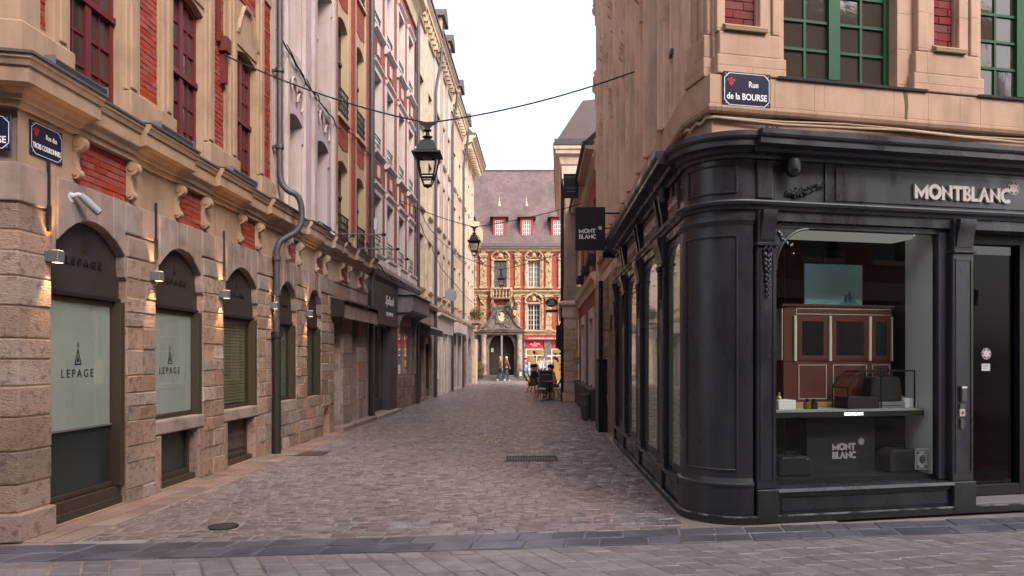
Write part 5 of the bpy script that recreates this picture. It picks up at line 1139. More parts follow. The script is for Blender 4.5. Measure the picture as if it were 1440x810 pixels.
# hanging sign on its arm
def blade(u, w0, w1, z0, z1, label, lines):
    t = thing('hanging_sign', label, 'hanging sign', tuple(FR.P(u, w0, z1)))
    F2 = Frame(tuple(FR.P(u, 0, 0).xy), tuple((FR.n*-1).xy), 1)      # u to the right in the picture, w towards the camera
    MB(F2).box(-w1, -w0, -.03, .03, z0, z1).build('board', SIGNB, t, bevel=.004)
    MB(F2).box(-w0, .02, -.012, .012, z1-.13, z1-.10).box(-w0, .02, -.010, .010, z0+.50*(z1-z0), z0+.50*(z1-z0)+.02).build('arm', BLACK, t)
    MB(F2).box(.0, .03, -.06, .06, z0+.3*(z1-z0), z1-.02).build('wall_plate', BLACK, t)
    return t, F2
t, F2 = blade(13.2, .28, .83, 3.62, 4.42, 'square black hanging sign with white MONT BLANC letters beside the shop', 0)
deco(F2, t, 'MONT', -.765, .03, 3.935, .082, WHITEL, ext=.006); deco(F2, t, 'BLANC', -.765, .03, 3.83, .082, WHITEL, ext=.006); emblem(F2, t, -.375, .03, 4.03, .035, WHITEL)
t, F2 = blade(22.0, .28, .74, 6.58, 7.33, 'small blackish hanging sign with fine grey lines high on the right side', 0)
for z, a in ((7.22, .40), (6.88, .34), (6.77, .26)): MB(F2).box(-.51-a/2, -.51+a/2, .03, .034, z, z+.015).build('rule_line', GREY_L, t)
# ---------------------------------------------------------------- right: the cream house above the shop
CREAM_R = M('pink_cream_stone', (.46, .30, .218), .85, brick=(0, .37, .78, (.40, .27, .19), .95), dirt=((.24, .155, .105), 2.2, .50, .72, .5), streak=((.22, .145, .10), .3, 8), bump=[(50, .0015), (8, .003)])
CREAM_S = M('pink_cream_side_stone', (.70, .485, .375), .85, dirt=((.24, .155, .105), 2.2, .50, .72, .5), streak=((.22, .145, .10), .3, 8), bump=[(50, .0015), (8, .003)])  # same stone as the front, light on the side put into its colour
GREENW = M('bottle_green_paint', (.009, .062, .026), .5, spec=.25)
MOSS = M('mossy_stone', (.27, .20, .12), .95, bump=[(40, .005)])
U = thing('cream_house', 'cream stone house with bottle green windows standing over the dark corner shop', 'house', tuple(FF.P(0, -.1, 3.8)))
B_ = -.06
UFIL = [tuple(side(7.38, B_)), tuple(front(-.40, B_))]           # chamfered corner above the column
UP = [tuple(side(18.3, B_))]+UFIL+[tuple(front(5.2, B_))]
FC = Frame(UFIL[0], tuple((Vector(UFIL[1])-Vector(UFIL[0]))), 1); CL = (Vector(UFIL[1])-Vector(UFIL[0])).length
# front
GW = [(.365, 1.675), (2.70, 4.0)]
ops = [(a, b, 4.42, 6.5, .1) for a, b in GW]+[(a, b, 8.1, 10.2, .1) for a, b in GW]+[(-.285, .065, 4.88, 7.4, 0), (2.09, 2.37, 4.88, 7.4, 0)]
up = MB(FF); wall(up, -.40, 5.2, 3.7, 14, ops, w=B_, depth=.26); up.build('wall', CREAM_R, U)
up = MB(FC); wall(up, 0, CL, 3.7, 14, [], w=0, depth=.05); up.build('wall', CREAM_R, U)
BRR = M('crimson_brick', (.145, .021, .021), .75, var=.12, dirt=((.14, .02, .022), 9, .45, .7, .5), bump=[(70, .0025), (18, .005)])
BRRM = M('crimson_mortar', (.12, .018, .019), .9)
bricks(FF, U, 2.09, 2.37, 4.88, 7.4, B_-.035, BRR, .23, .085, back=BRRM); bricks(FF, U, -.285, .065, 4.88, 7.4, B_-.035, BRR, .23, .085, back=BRRM)
for a, b in GW:
    window(FF, U, a+.003, b-.003, 4.42, 6.495, B_-.12, GREENW, PANE, .098, 4, 7, .06, .13, None, .028, near=True)
    window(FF, U, a+.003, b-.003, 8.1, 10.195, B_-.12, GREENW, PANE, .098, 4, 6, .06, .13, None, .028)
    MB(FF).prof([(B_-.2, 4.375), (B_+.10, 4.355), (B_+.11, 4.375), (B_-.2, 4.415)], a-.12, b+.28).build('sill_flashing', LEAD, U)
# band below the windows, with its rounded lower edge and cable shelf
sw_ = lambda pr, nm, mat, path=UP, sm=False: MB().sweep(path, pr).build(nm, mat, U, smooth=sm)
BAND = [(-.05, 4.00), (.0, 4.00), (.05, 3.985), (.085, 4.0), (.10, 4.03), (.10, 4.05), (.075, 4.06), (.075, 4.35), (-.05, 4.36)]
sw_(BAND, 'stone_band', CREAM_R, path=[tuple(side(18.3, B_))]+UFIL+[tuple(front(-.36, B_))])
for a, b in ((-.36, .22), (.22, .66), (.66, 1.70), (1.70, 1.98), (1.98, 2.62), (2.62, 3.3), (3.3, 4.0), (4.0, 5.2)): MB(FF).prof([(w+B_, z) for w, z in BAND], a+.003, b-.001).build('stone_band', CREAM_R, U)
sw_([(-.05, 3.72), (.015, 3.72), (.03, 3.80), (.03, 3.92), (-.05, 3.93)], 'lower_band', CREAM_R)
def pier_block(F, u0, u1, w, b0, b1):
    """pedestal, moulded base and raised strips round a brick panel b0..b1"""
    MB(F).box(u0, u1, w-.05, w+.09, 4.362, 4.55).build('pedestal', CREAM_R, U, bevel=.012)
    MB(F).box(u0+.03, u1-.05, w-.05, w+.075, 4.553, 4.78).build('pedestal', CREAM_R, U, bevel=.012)
    for a, b, p in ((b0-.10, b0-.012, .05), (b1+.012, b1+.13, .05), (b1+.135, u1-.06, .075)): MB(F).box(a, b, w-.05, w+p, 4.783, 7.9).build('window_surround', CREAM_R, U, bevel=.012)
    if b0-.105-u0 > .06: MB(F).box(u0+.06, b0-.105, w-.05, w+.075, 4.783, 7.9).build('window_surround', CREAM_R, U, bevel=.012)
    MB(F).prof([(w-.03, 4.785), (w+.11, 4.785), (w+.115, 4.82), (w+.04, 4.87), (w-.03, 4.878)], b0-.04, b1+.06).build('panel_sill', MOSS, U)
pier_block(FF, -.40, .34, B_, -.285, .065); pier_block(FF, 1.80, 2.66, B_, 2.09, 2.37)
MB(FC).box(.02, CL-.02, -.05, .09, 4.362, 4.55).build('pedestal', CREAM_R, U, bevel=.012); MB(FC).box(.04, CL-.04, -.05, .075, 4.553, 4.78).build('pedestal', CREAM_R, U, bevel=.012)
for a, b, p in ((.10, .2, .04), (.26, .34, .06), (CL-.14, CL-.04, .04)): MB(FC).box(a, b, -.05, p, 4.783, 13).build('corner_strip', CREAM_R, U, bevel=.012)
MB(FF).prism([(1.70, 4.05), (1.725, 4.05), (1.74, 4.2), (1.73, 4.34), (1.68, 4.34), (1.705, 4.2)], B_+.0745, B_+.078).build('moss_streak', M('moss', (.12, .10, .035), .95, bump=[(40, .004)]), U)
# cables lying in the shelf
for z, w, s_ in ((3.955, .06, .010), (3.93, .075, .012), (3.975, .05, .008)):
    P_ = []
    for p, (a, b) in zip(range(2), ((UP[1], UP[2]), (UP[2], UP[3]))):
        for k in range(9):
            q = Vector(a)+(Vector(b)-Vector(a))*k/8; P_.append(q)
    pts = [(q.x-.0*i, q.y, z+.018*math.sin(i*1.7+z*40)) for i, q in enumerate(P_)]
    c_ = onpath([tuple(p) for p in P_], w, 0); pts = [(c[0], c[1], p[2]) for c, p in zip(c_, pts)]
    tag(MB().tube(pts, s_, 6).build('cable', M('cream_cable', (.42, .31, .22), .7) if s_ > .009 else IRON, None, smooth=True), {3.955: 'cream cable strung along the wall just above the dark shop cornice', 3.93: 'thicker cream cable lying lowest on the shop cornice', 3.975: 'thin dark cable above the cream cables over the shop'}[z], 'cable')
tt = thing('cable_coil', 'loose dark coil of cable on the shop cornice under the Rue de la BOURSE sign', 'cable', tuple(FF.P(.2, 0, 3.9)))
pts = [FF.P(.12+.014*i+.03*math.sin(i*2.1), .0+.03*math.cos(i*1.3), 3.855+.025*math.cos(i*2.1)) for i in range(14)]; MB().tube([tuple(p) for p in pts], .010, 5).build('coil', IRON, tt, smooth=True)
street_sign(FF, -.345, .165, 4.045, 4.385, B_+.08, 'Rue', 'de la BOURSE', 'blue enamel street sign reading Rue de la BOURSE above the dark shop', dim1=(.2, .17), dim2=(.84, .19))
# street side: ribs, recessed windows, scrolls
sw_2 = [(8.75, 9.65), (10.75, 11.65), (12.75, 13.65), (14.75, 15.65), (16.75, 17.65)]
ops = []
for a, b in sw_2: ops += [(a, b, 4.42, 6.5, .1), (a, b, 8.1, 10.2, .1), (a, b, 11.4, 13, .1)]
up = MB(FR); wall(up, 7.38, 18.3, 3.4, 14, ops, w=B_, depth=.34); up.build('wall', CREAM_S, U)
for a, b, c, d, r in ops: window(FR, U, a+.003, b-.003, c, d-.004, B_-.26, GREENW, PANE, r, 2, 6, .06, .08, None, .028)
for a, b in sw_2:
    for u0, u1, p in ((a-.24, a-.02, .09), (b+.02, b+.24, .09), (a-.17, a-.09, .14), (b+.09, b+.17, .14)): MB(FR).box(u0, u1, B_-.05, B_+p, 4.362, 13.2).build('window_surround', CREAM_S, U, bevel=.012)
    for z in (6.9, 8.6, 10.6):
        for uu in (b+.27, b+.52):
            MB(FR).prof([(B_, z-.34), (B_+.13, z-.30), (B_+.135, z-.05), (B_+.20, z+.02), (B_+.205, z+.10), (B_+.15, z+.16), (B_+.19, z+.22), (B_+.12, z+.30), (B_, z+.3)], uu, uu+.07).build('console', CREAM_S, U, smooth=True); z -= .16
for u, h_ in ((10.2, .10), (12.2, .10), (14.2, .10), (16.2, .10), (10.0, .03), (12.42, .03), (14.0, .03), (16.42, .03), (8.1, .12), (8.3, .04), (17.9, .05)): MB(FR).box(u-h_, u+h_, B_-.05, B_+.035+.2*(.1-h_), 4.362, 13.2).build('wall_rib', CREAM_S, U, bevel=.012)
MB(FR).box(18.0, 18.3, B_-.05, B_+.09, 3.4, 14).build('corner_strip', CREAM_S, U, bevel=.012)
MB(FR).box(8.15, 8.3, B_, B_+.06, 5.1, 5.16).build('sill_flashing', LEAD, U)
MB(FR).prof([(B_, 14), (.4, 14.05), (.5, 14.4), (-3, 17.5), (-3, 14)], 7.3, 18.3).build('roof', ROOFSL, U)
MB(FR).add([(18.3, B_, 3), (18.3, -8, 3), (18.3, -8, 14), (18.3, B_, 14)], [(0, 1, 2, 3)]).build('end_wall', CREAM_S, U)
# stone ground floor beyond the shop, with an arched door
V = thing('stone_passage', 'weathered stone ground floor with an arched doorway between the dark shop and the red house', 'wall', tuple(FR.P(15, 0, 0)))
mw = MB(FR); wall(mw, 13.75, 18.3, -.05, 3.45, [(14.5, 15.5, 0, 2.2, .35), (16.6, 17.2, 1.0, 2.3, 0)], w=-.02, depth=.35); mw.build('mortar_core', MORTAR, V)
pier(FR, V, 13.78, 14.5, 0, 3.4); pier(FR, V, 15.5, 16.6, 0, 3.4)
MB(FR).box(14.5, 15.5, -.4, -.3, 0, 2.56).build('door', M('dark_door', (.03, .025, .02)), V)
MB(FR).box(17.3, 18.3, -.02, .05, 0, 3.5).build('white_post', CREAM_W, V); MB(FR).box(16.62, 17.2, -.1, .05, 1.6, 2.75).build('window_frame', WHITEP, V); MB(FR).box(16.68, 17.14, -.05, .055, 1.7, 2.65).build('pane', PANE_L, V)
t = thing('utility_cabinet', 'tall black cabinet and pipe against the stone wall beyond the dark shop', 'utility cabinet', tuple(FR.P(15.9, .1, 0)))
MB(FR).box(15.6, 16.3, .0, .20, 0, 1.55).build('cabinet', BLACK, t, bevel=.01); MB(FR).box(15.58, 16.32, .0, .22, 1.55, 1.6).build('lid', BLACK, t); MB(FR).tube([(16.4, .08, 0), (16.4, .08, 3.4)], .05, 8).build('pipe', BLACK, t, smooth=True)
MB(FR).tube([(16.7, .12, .0), (16.62, .05, .9)], .03, 6).build('stay', BLACK, t)

# ---------------------------------------------------------------- right: low red house
RD = thing('red_house', 'low red painted house with a dark plinth and two white framed windows', 'house', tuple(FR.P(18.35, 0, 0)))
REDP = M('faded_red_render', (.36, .115, .09), .9, dirt=((.18, .055, .05), 2.4, .45, .7, .6), bump=[(30, .003)])
BRD2 = M('red_brick_wall', (.30, .075, .055), .85, brick=(1, .075, .22, (.18, .08, .06)), dirt=((.16, .05, .04), 3, .45, .7, .5))
CRB = M('cream_band', (.60, .46, .35), .85, dirt=(DIRT, 3, .5, .75, .4))
lw = [(19.2, 20.9), (22.9, 24.6)]
mw = MB(FR); wall(mw, 18.3, 26.55, .0, 3.62, [(a, b, .86, 3.0, 0) for a, b in lw], depth=.2); mw.build('brick_wall', BRD2, RD)
for a, b in lw:
    MB(FR).box(a-.04, a+.22, -.18, .045, .78, 3.02).box(b-.22, b+.04, -.18, .045, .78, 3.02).box(a+.22, b-.22, -.18, .043, 2.75, 3.02).build('white_frame', WHITES, RD)
    window(FR, RD, a+.22, b-.22, .88, 2.75, -.10, WHITES, PANE, 0, 2, 4, .07, .06)
MB(FR).prof([(-.05, 0), (.16, 0), (.16, .70), (.20, .72), (.20, .80), (-.05, .84)], 18.35, 26.5).build('plinth', M('dark_plinth', (.06, .05, .046), .7, dirt=((.07, .055, .05), 6, .45, .7, .5)), RD)
MB(FR).prof([(0, 3.45), (.05, 3.45), (.08, 3.62), (.16, 3.70), (.18, 3.82), (0, 3.88)], 18.3, 26.55).build('belt_course', CRB, RD)
uw = [(19.4, 20.4), (22.0, 23.0), (24.6, 25.5)]
mw = MB(FR); wall(mw, 18.3, 26.55, 3.8, 7.0, [(a, b, 4.5, 6.1, 0) for a, b in uw], w=-.06, depth=.2); mw.build('wall', REDP, RD)
for a, b in uw:
    window(FR, RD, a, b, 4.5, 6.1, -.18, WHITES, PANE, 0, 2, 4, .06, .06)
    bx_ = MB(FR).box(a-.05, b+.05, -.06, .16, 4.28, 4.48).build('window_box', M('dark_planter', (.04, .03, .028), .8), RD)
MB(FR).prof([(-.06, 6.75), (.02, 6.8), (.10, 7.0), (.30, 7.02), (.32, 7.10), (-.06, 7.12)], 18.3, 26.55).build('eaves', CRB, RD)
MB(FR).prof([(.34, 7.10), (.36, 7.18), (.30, 7.24), (-3.5, 10.6), (-3.5, 7.10)], 18.3, 26.55).build('roof', ROOFSL, RD)
MB(FR).tube([(18.3, .34, 7.16), (26.5, .34, 7.16)], .06, 8).build('gutter', LEAD, RD, smooth=True)
t = thing('litter_bin', 'small dark litter bin with pale markings standing by the dark plinth of the red house', 'litter bin', tuple(FR.P(18.6, .3, 0)))
c = FR.P(18.55, .29, 0); MB().lathe([(.10, .03), (.115, .10), (.125, .60), (.13, .62), (.13, .68), (.11, .70), (.10, .68), (.09, .6)], c.x, c.y, 14).build('body', M('bin_grey', (.085, .075, .072), .5), t, smooth=True)
for k in range(3): MB().lathe([(.123, .40+.06*k), (.126, .415+.06*k), (.123, .43+.06*k)], c.x, c.y, 14).build('marking', GREY_L, t)
MB().lathe([(.05, 0), (.05, .05)], c.x, c.y, 10).build('foot', IRON, t)

# ---------------------------------------------------------------- right: stone corner house jutting into the street
K = thing('jutting_house', 'tall pale stone house with slate roof jutting into the street behind the red house', 'house', (1.9, 26.6, 0))
PEACHS = M('peach_stone', (.72, .54, .43), .85, dirt=((.34, .22, .15), 2, .5, .75, .45), streak=((.3, .2, .15), .3, 6), bump=[(30, .003)])
FKx = 1.98; FK = Frame((FKx, 26.6), (1, 0), 1); FKS = Frame((FKx, 26.6), (.068, 1), -1)
CB = M('quoin_stone', (.52, .35, .255), .9, var=.16, dirt=((.25, .17, .13), 4, .45, .7, .5), bump=[(60, .004), (14, .006)])
MB().plan([(FKx, 26.6), (FKx+3.2, 26.6), (FKx+3.9, 37.6), (FKx+.75, 37.6)], -.05, 9.4).build('wall', PEACHS, K)
zz = rows(.0, 3.1, .34, .42)
for k, (a, b) in enumerate(zip(zz, zz[1:])):
    e = .05 if k == 0 else 0
    for u0, u1 in ((-.03, .34+.1*(k % 2)), (.352+.1*(k % 2), .9)): MB(FK).box(u0-e, u1, -.3, .05+e+RN.uniform(0, .01), a+.005, b-.005, .012, .003).build('stone_block', CB, K, bevel=.006)
def ring_m(pr, nm, mat): return MB().sweep([(FKx+.068*11, 26.6+11), (FKx, 26.6), (FKx+3.2, 26.6)], pr).build(nm, mat, K)
ring_m([(-.05, 3.12), (.06, 3.12), (.10, 3.22), (.10, 3.55), (.24, 3.62), (.24, 3.70), (.06, 3.78), (-.05, 3.8)], 'belt_course', PEACHS)
ring_m([(-.05, 3.86), (.06, 3.86), (.06, 4.3), (-.05, 4.32)], 'parapet_block', CREAM_W)
ring_m([(-.05, 8.1), (.06, 8.1), (.08, 8.3), (.12, 8.32), (.12, 8.8), (.16, 8.85), (.22, 9.1), (.34, 9.2), (.36, 9.32), (.40, 9.36), (.40, 9.5), (-.05, 9.52)], 'eaves_cornice', PEACHS)
MB(FK).box(-.0, .42, -.05, .07, 4.3, 8.1).build('pilaster', CREAM_W, K, bevel=.015); MB(FK).box(.44, 1.1, -.05, .012, 4.6, 7.8).build('red_panel', REDP, K)
MB(FK).box(.46, .60, -.03, .03, 4.6, 7.8).build('panel_frame', CREAM_W, K)
MB().loft([[(FKx-.42, 26.2, 9.52), (FKx+3.6, 26.2, 9.52), (FKx+4.1, 38, 9.52), (FKx+.35, 38, 9.52)], [(FKx-.3, 26.3, 9.75), (FKx+3.6, 26.3, 9.75), (FKx+4.1, 38, 9.75), (FKx+.45, 38, 9.75)], [(FKx+.75, 27.5, 11.6), (FKx+3.6, 27.5, 11.9), (FKx+4.1, 37, 11.9), (FKx+1.5, 37, 11.9)]]).build('roof', ROOFSL, K)
MB(FK).box(-.42, 3.2, .36, .43, 9.50, 9.72).build('gutter', LEAD, K); MB(FKS).box(0, 11, .36, .44, 9.50, 9.72).build('gutter', LEAD, K)
MB(FK).box(-.05, .20, -1.2, -.9, 9.7, 10.3).build('roof_vent', ZINC, K)
MB(FKS).tube([(.35, .10, 0), (.35, .10, 9.4)], .06, 8).build('downpipe', IRON, K, smooth=True); MB(FKS).tube([(6, .1, 0), (6, .1, 9.4)], .06, 8).build('downpipe', ZINC, K, smooth=True)
for u in (1.6, 5, 8.4): window(FKS, K, u, u+1.1, 4.6, 6.8, .06, CREAM_W, PANE, 0, 2, 5, .1, .06)
for u in (3, 7): MB(FKS).box(u, u+2.2, -.02, .06, .1, 2.9).build('shop_front', DARKF, K)
MB(FK).prism([(.40, 1.42), (.64, 1.42), (.68, 1.50), (.36, 1.50)], .055, .062).build('blue_tag', M('blue_mark', (.05, .22, .42), .6), K)
MB(FK).disc(.52, 1.62, .07, .055, .061, 10).build('rust_tag', M('rust_mark', (.2, .11, .07), .8), K)
t = thing('folded_awning', 'long dark folded awning box hanging down beside the cafe', 'awning', tuple(FKS.P(2.5, .3, 2.5)))
MB(FKS).prof([(.02, 3.0), (.34, 2.95), (.36, 2.1), (.10, 1.95), (.02, 2.0)], 2.0, 5.5).build('cloth', M('dark_awning', (.03, .026, .026), .8), t); MB(FKS).box(2.0, 2.06, .0, .2, 2.9, 3.05).build('bracket', IRON, t)
t = thing('cafe_sign', 'oval black hanging cafe sign with white script and a small BAR board beneath', 'hanging sign', tuple(FKS.P(2.2, .4, 3.2)))
cx_, cy_, = 1.61, 29.0; F3 = Frame((cx_, cy_), (1, 0), 1)
MB(F3).disc(0, 3.90, .24, -.03, .03, 24, .175).build('oval_board', SIGNB, t); MB(F3).box(-.23, .24, -.02, .02, 3.50, 3.62).build('bar_board', SIGNB, t)
MB(F3).tube([(-.25, 0, 4.10), (.50, 0, 4.10)], .016, 6).tube([(-.1, 0, 4.05), (0, 0, 4.16), (.1, 0, 4.05)], .012, 6).tube([(-.2, 0, 3.62), (-.2, 0, 3.75)], .008, 5).tube([(.2, 0, 3.62), (.2, 0, 3.75)], .008, 5).build('bracket', IRON, t, smooth=True)
text('Café', F3, 0, .031, 3.96, .22, .11, WHITEL, t, ext=.002, shear=.25); text('Society', F3, 0, .031, 3.84, .36, .11, WHITEL, t, ext=.002, shear=.25); text('BAR', F3, 0, .021, 3.56, .26, .075, GREY_L, t, ext=.002)
# ---------------------------------------------------------------- the ornate gabled exchange that closes the street
X = thing('ornate_hall', 'ornate red brick hall with golden carved stonework and steep mauve roof closing the street', 'historic building', (0, 54, 0))
GS = M('golden_carved_stone', (.43, .305, .185), .85, dirt=((.17, .10, .055), 4.5, .44, .64, .8), streak=((.28, .18, .09), .35, 8), bump=[(30, .006), (9, .012)])  # dark dirt blotches also stand for shadow between the carvings
HB = M('hall_brick', (.32, .075, .05), .85, brick=(0, .08, .24, (.26, .10, .07)), dirt=((.22, .05, .035), 2.2, .45, .7, .5))
GST = M('grey_portal_stone', (.17, .135, .115), .9, dirt=((.06, .048, .042), 3.4, .45, .66, .75), bump=[(30, .006), (10, .012)])
TILE = M('mauve_roof_tile', (.165, .108, .106), .8, brick=(0, .17, .22, (.075, .055, .055)), dirt=((.075, .058, .056), .7, .42, .66, .6), streak=((.17, .12, .115), .45, 1.6))
REDD = M('dormer_red', (.30, .03, .036), .6)
PALEW = M('pale_casement', (.55, .52, .50), .6)
WU = [-3.89, -1.35, 1.19, 3.73, 6.27, -6.43]
ops = []
for a in WU:
    ops.append((a, a+.94, 7.05, 9.05, 0))
    if a != -1.35: ops.append((a, a+.94, 3.78, 5.76, 0))
ops += [(1.02, 2.44, .05, 2.42, 0), (2.98, 4.40, .05, 2.42, 0), (5.0, 6.4, .05, 2.42, 0), (-1.76, .18, .30, 2.52, .97)]
up = MB(FB); wall(up, -9, 9, 0, 10.3, ops, depth=.30); up.build('wall', HB, X)
for a in WU:
    for c, d in ((7.05, 9.05), (3.78, 5.76)):
        if a == -1.35 and c < 5: continue
        window(FB, X, a+.003, a+.937, c, d-.003, -.2, PALEW if a != -1.35 else DARKF, PANE_L if c > 5 and a > -1 else PANE, 0, 4, 5, .06, .08, None, .03)
        b = a+.94; s = MB(FB)
        s.box(a-.24, a, -.05, .14, c-.02, d+.02).box(b, b+.24, -.05, .14, c-.02, d+.02).box(a-.24, b+.24, -.05, .142, d+.02, d+.14)
        s.prof([(0, c-.16), (.2, c-.16), (.26, c-.06), (.26, c-.02), (0, c-.021)], a-.32, b+.32)
        s.build('window_surround', GS, X, bevel=.02)
        m = (a+b)/2; g = MB(FB); zt = d+.14
        # broken curved pediment with a cartouche
        for sg in (-1, 1):
            pts = [(m+sg*.68, .16, zt+.12), (m+sg*.60, .19, zt+.34), (m+sg*.42, .20, zt+.52), (m+sg*.24, .20, zt+.60), (m+sg*.17, .20, zt+.52), (m+sg*.24, .20, zt+.46)]
            g.tube(pts, [.07, .09, .085, .08, .06, .03], 7)
            g.tube([(m+sg*.62, .12, c+.1), (m+sg*.66, .15, (c+d)/2), (m+sg*.60, .14, d-.1)], [.05, .08, .06], 6); g.ball(m+sg*.62, .16, d+.12, .12, 8, 6)
        g.lathe([(.001, zt+.05), (.15, zt+.12), (.19, zt+.28), (.13, zt+.44), (.001, zt+.50)], m, .12, 10, sy=.7)
        for k in range(24): g.ball(m+RN.uniform(-.5, .5), .12, zt+RN.uniform(.04, .3), RN.uniform(.03, .06), 6, 4)
        if c < 5: g.prism([(a-.3, zt+.35), (m, zt+.72), (b+.3, zt+.35), (b+.3, zt+.44), (m, zt+.82), (a-.3, zt+.44)], .04, .22)
        g.build('carved_pediment', GS, X, smooth=True)
for u0, u1 in ((-2.42, -1.94), (.22, .62), (2.54, 3.0), (5.1, 5.55), (-4.9, -4.5)):
    m = (u0+u1)/2
    for z0, z1 in ((6.95, 9.6), (3.70, 6.45)):
        MB(FB).box(u0-.06, u1+.06, -.05, .22, z0, z0+.18).box(u0, u1, -.05, .14, z0+.18, z1-.3).box(u0-.05, u1+.05, -.05, .20, z1-.3, z1-.18).box(u0-.09, u1+.09, -.05, .25, z1-.18, z1).build('pilaster', GS, X, bevel=.02)
        g = MB(FB)
        for k in range(34):
            z = z0+.3+(z1-z0-.8)*k/33; wd = .16*(1-.5*k/33) if z0 > 5 else .14; g.ball(m+RN.uniform(-wd, wd), .14, z, RN.uniform(.03, .065), 6, 5, 1.2)
        g.ball(m-.14, .18, z1-.5, .11, 8, 6).ball(m+.14, .18, z1-.5, .11, 8, 6).ball(m, .22, z1-.62, .12, 8, 6)
        g.build('carved_figure', GS, X, smooth=True)
    MB(FB).box(u0+.06, u1-.06, -.05, .12, 9.6, 9.95).build('frieze_block', GS, X, bevel=.02)
for z0, pr in ((6.45, .26), (3.40, .22)): MB(FB).prof([(-.05, z0), (.06, z0), (.10, z0+.14), (pr-.06, z0+.2), (pr, z0+.3), (pr, z0+.36), (-.05, z0+.42)], -9, 9).build('belt_course', GS, X)
MB(FB).prof([(-.05, 9.78), (.05, 9.78), (.12, 9.95), (.4, 10.0), (.4, 10.05), (-.05, 10.1)], -9, 9).build('eaves_cornice', M('ochre_stone', (.56, .42, .30)), X)
MB(FB).prof([(.35, 10.05), (.52, 10.08), (.55, 10.34), (.48, 10.36), (.3, 10.2)], -9, 9).build('gutter', M('grey_gutter', (.12, .11, .11), .5), X)
MB().add([(-9, 53.55, 10.32), (9, 53.55, 10.32), (9, 58.2, 17.0), (-9, 58.2, 17.0), (9, 63, 10.3), (-9, 63, 10.3)], [(0, 1, 2, 3), (3, 2, 4, 5)]).build('roof', TILE, X)
MB().tube([(-9, 58.2, 17.02), (9, 58.2, 17.02)], .10, 6).build('ridge_tiles', TILE, X)
for m in (-3.5, -.97, 1.11, 3.45):
    h = .48
    MB(FB).box(m-h, m+h, -2.4, -.10, 10.36, 12.4).build('dormer_cheek', ROOFSL, X)
    d = MB(FB).box(m-h, m-h+.17, -.12, .0, 10.5, 12.4).box(m+h-.17, m+h, -.12, .0, 10.5, 12.4).box(m-h+.17, m+h-.17, -.12, -.003, 12.16, 12.4).build('dormer_frame', REDD, X)
    window(FB, X, m-h+.17, m+h-.17, 10.55, 12.16, -.03, PALEW, PANE_L, 0, 4, 5, .04, .05, None, .03, name='dormer_window')
    MB(FB).box(m-h-.12, m+h+.12, -.3, .10, 10.34, 10.52).build('dormer_sill', WHITES, X)
    MB().loft([[(m-.72, 53.72, 12.36), (m+.72, 53.72, 12.36), (m+.72, 56.2, 12.36), (m-.72, 56.2, 12.36)], [(m-.70, 53.74, 12.44), (m+.70, 53.74, 12.44), (m+.70, 56.2, 12.44), (m-.70, 56.2, 12.44)], [(m-.34, 54.2, 12.85), (m+.34, 54.2, 12.85), (m+.34, 56.4, 12.95), (m-.34, 56.4, 12.95)], [(m-.05, 54.5, 13.4), (m+.05, 54.5, 13.4), (m+.05, 56.8, 13.6), (m-.05, 56.8, 13.6)]]).build('dormer_roof', TILE, X)
    MB(FB).lathe([(.09, 13.3), (.12, 13.42), (.05, 13.5), (.08, 13.6), (.03, 13.7), (.005, 14.05)], m, -.5, 8).build('finial', M('pale_gold_finial', (.62, .48, .30), .5), X, smooth=True)
# balcony over the portal
bl = MB(FB).prof([(-.05, 6.10), (.55, 6.14), (.60, 6.26), (-.05, 6.28)], -1.6, .0).build('balcony', GS, X, bevel=.02)
for k in range(6):
    u = -1.42+k*.245; MB(FB).lathe([(.05, 6.28), (.05, 6.34), (.035, 6.38), (.085, 6.52), (.04, 6.72), (.055, 6.80), (.05, 6.86)], u, .48, 8).build('baluster', GS, bl, smooth=True)
MB(FB).box(-1.58, -.02, .38, .58, 6.86, 6.97).build('hand_rail', GS, bl, bevel=.02)
for u in (-1.6, -.1): MB(FB).box(u-.02, u+.12, .36, .60, 6.28, 7.0).build('balcony_post', GS, bl, bevel=.02)
for u in (-1.55, -.20): MB(FB).prof([(0, 5.55), (.12, 5.5), (.28, 5.62), (.42, 5.9), (.5, 6.1), (0, 6.1)], u, u+.16).disc(u+.08, 5.72, .22, .0, .2, 14).build('balcony_console', GS, bl, smooth=True)
# portal of grey stone
for u in (-2.13, .56):
    MB(FB).lathe([(.27, .40), (.27, .55), (.22, .60), (.20, .68), (.205, 1.6), (.185, 3.10), (.22, 3.14), (.18, 3.18), (.25, 3.36), (.27, 3.44)], u, .42, 14).build('column', M('pale_column_stone', (.34, .25, .20), .85, dirt=(DIRT, 3, .45, .7, .5), bump=[(20, .004)]), X, smooth=True)
    MB(FB).box(u-.32, u+.32, .0, .75, .0, .40).build('column_base', GST, X, bevel=.02)
    MB(FB).box(u-.30, u+.30, .0, .12, .4, 3.44).build('portal_pier', GST, X, bevel=.02)
ring_o = arch_poly(-1.96, .38, .30, 2.52, 1.16, 16); ring_i = arch_poly(-1.76, .18, .30, 2.52, .97, 16); n = len(ring_o)
pa = MB(FB); pts = [(u, w, z) for w in (.0, .16) for rr in (ring_o, ring_i) for u, z in rr]
pa.add(pts, [(2*n+k, 2*n+(k+1) % n, 3*n+(k+1) % n, 3*n+k) for k in range(1, n)]+[(k, (k+1) % n, 2*n+(k+1) % n, 2*n+k) for k in range(1, n)]+[(n+k, n+(k+1) % n, 3*n+(k+1) % n, 3*n+k) for k in range(1, n)])
pa.build('arch_ring', GST, X)
g = MB(FB)
for sg in (-1, 1):
    for k in range(10): g.ball(-.79+sg*RN.uniform(.75, 1.0), .12, RN.uniform(3.0, 3.4), RN.uniform(.05, .1), 6, 4)
g.build('carved_spandrel', GST, X, smooth=True)
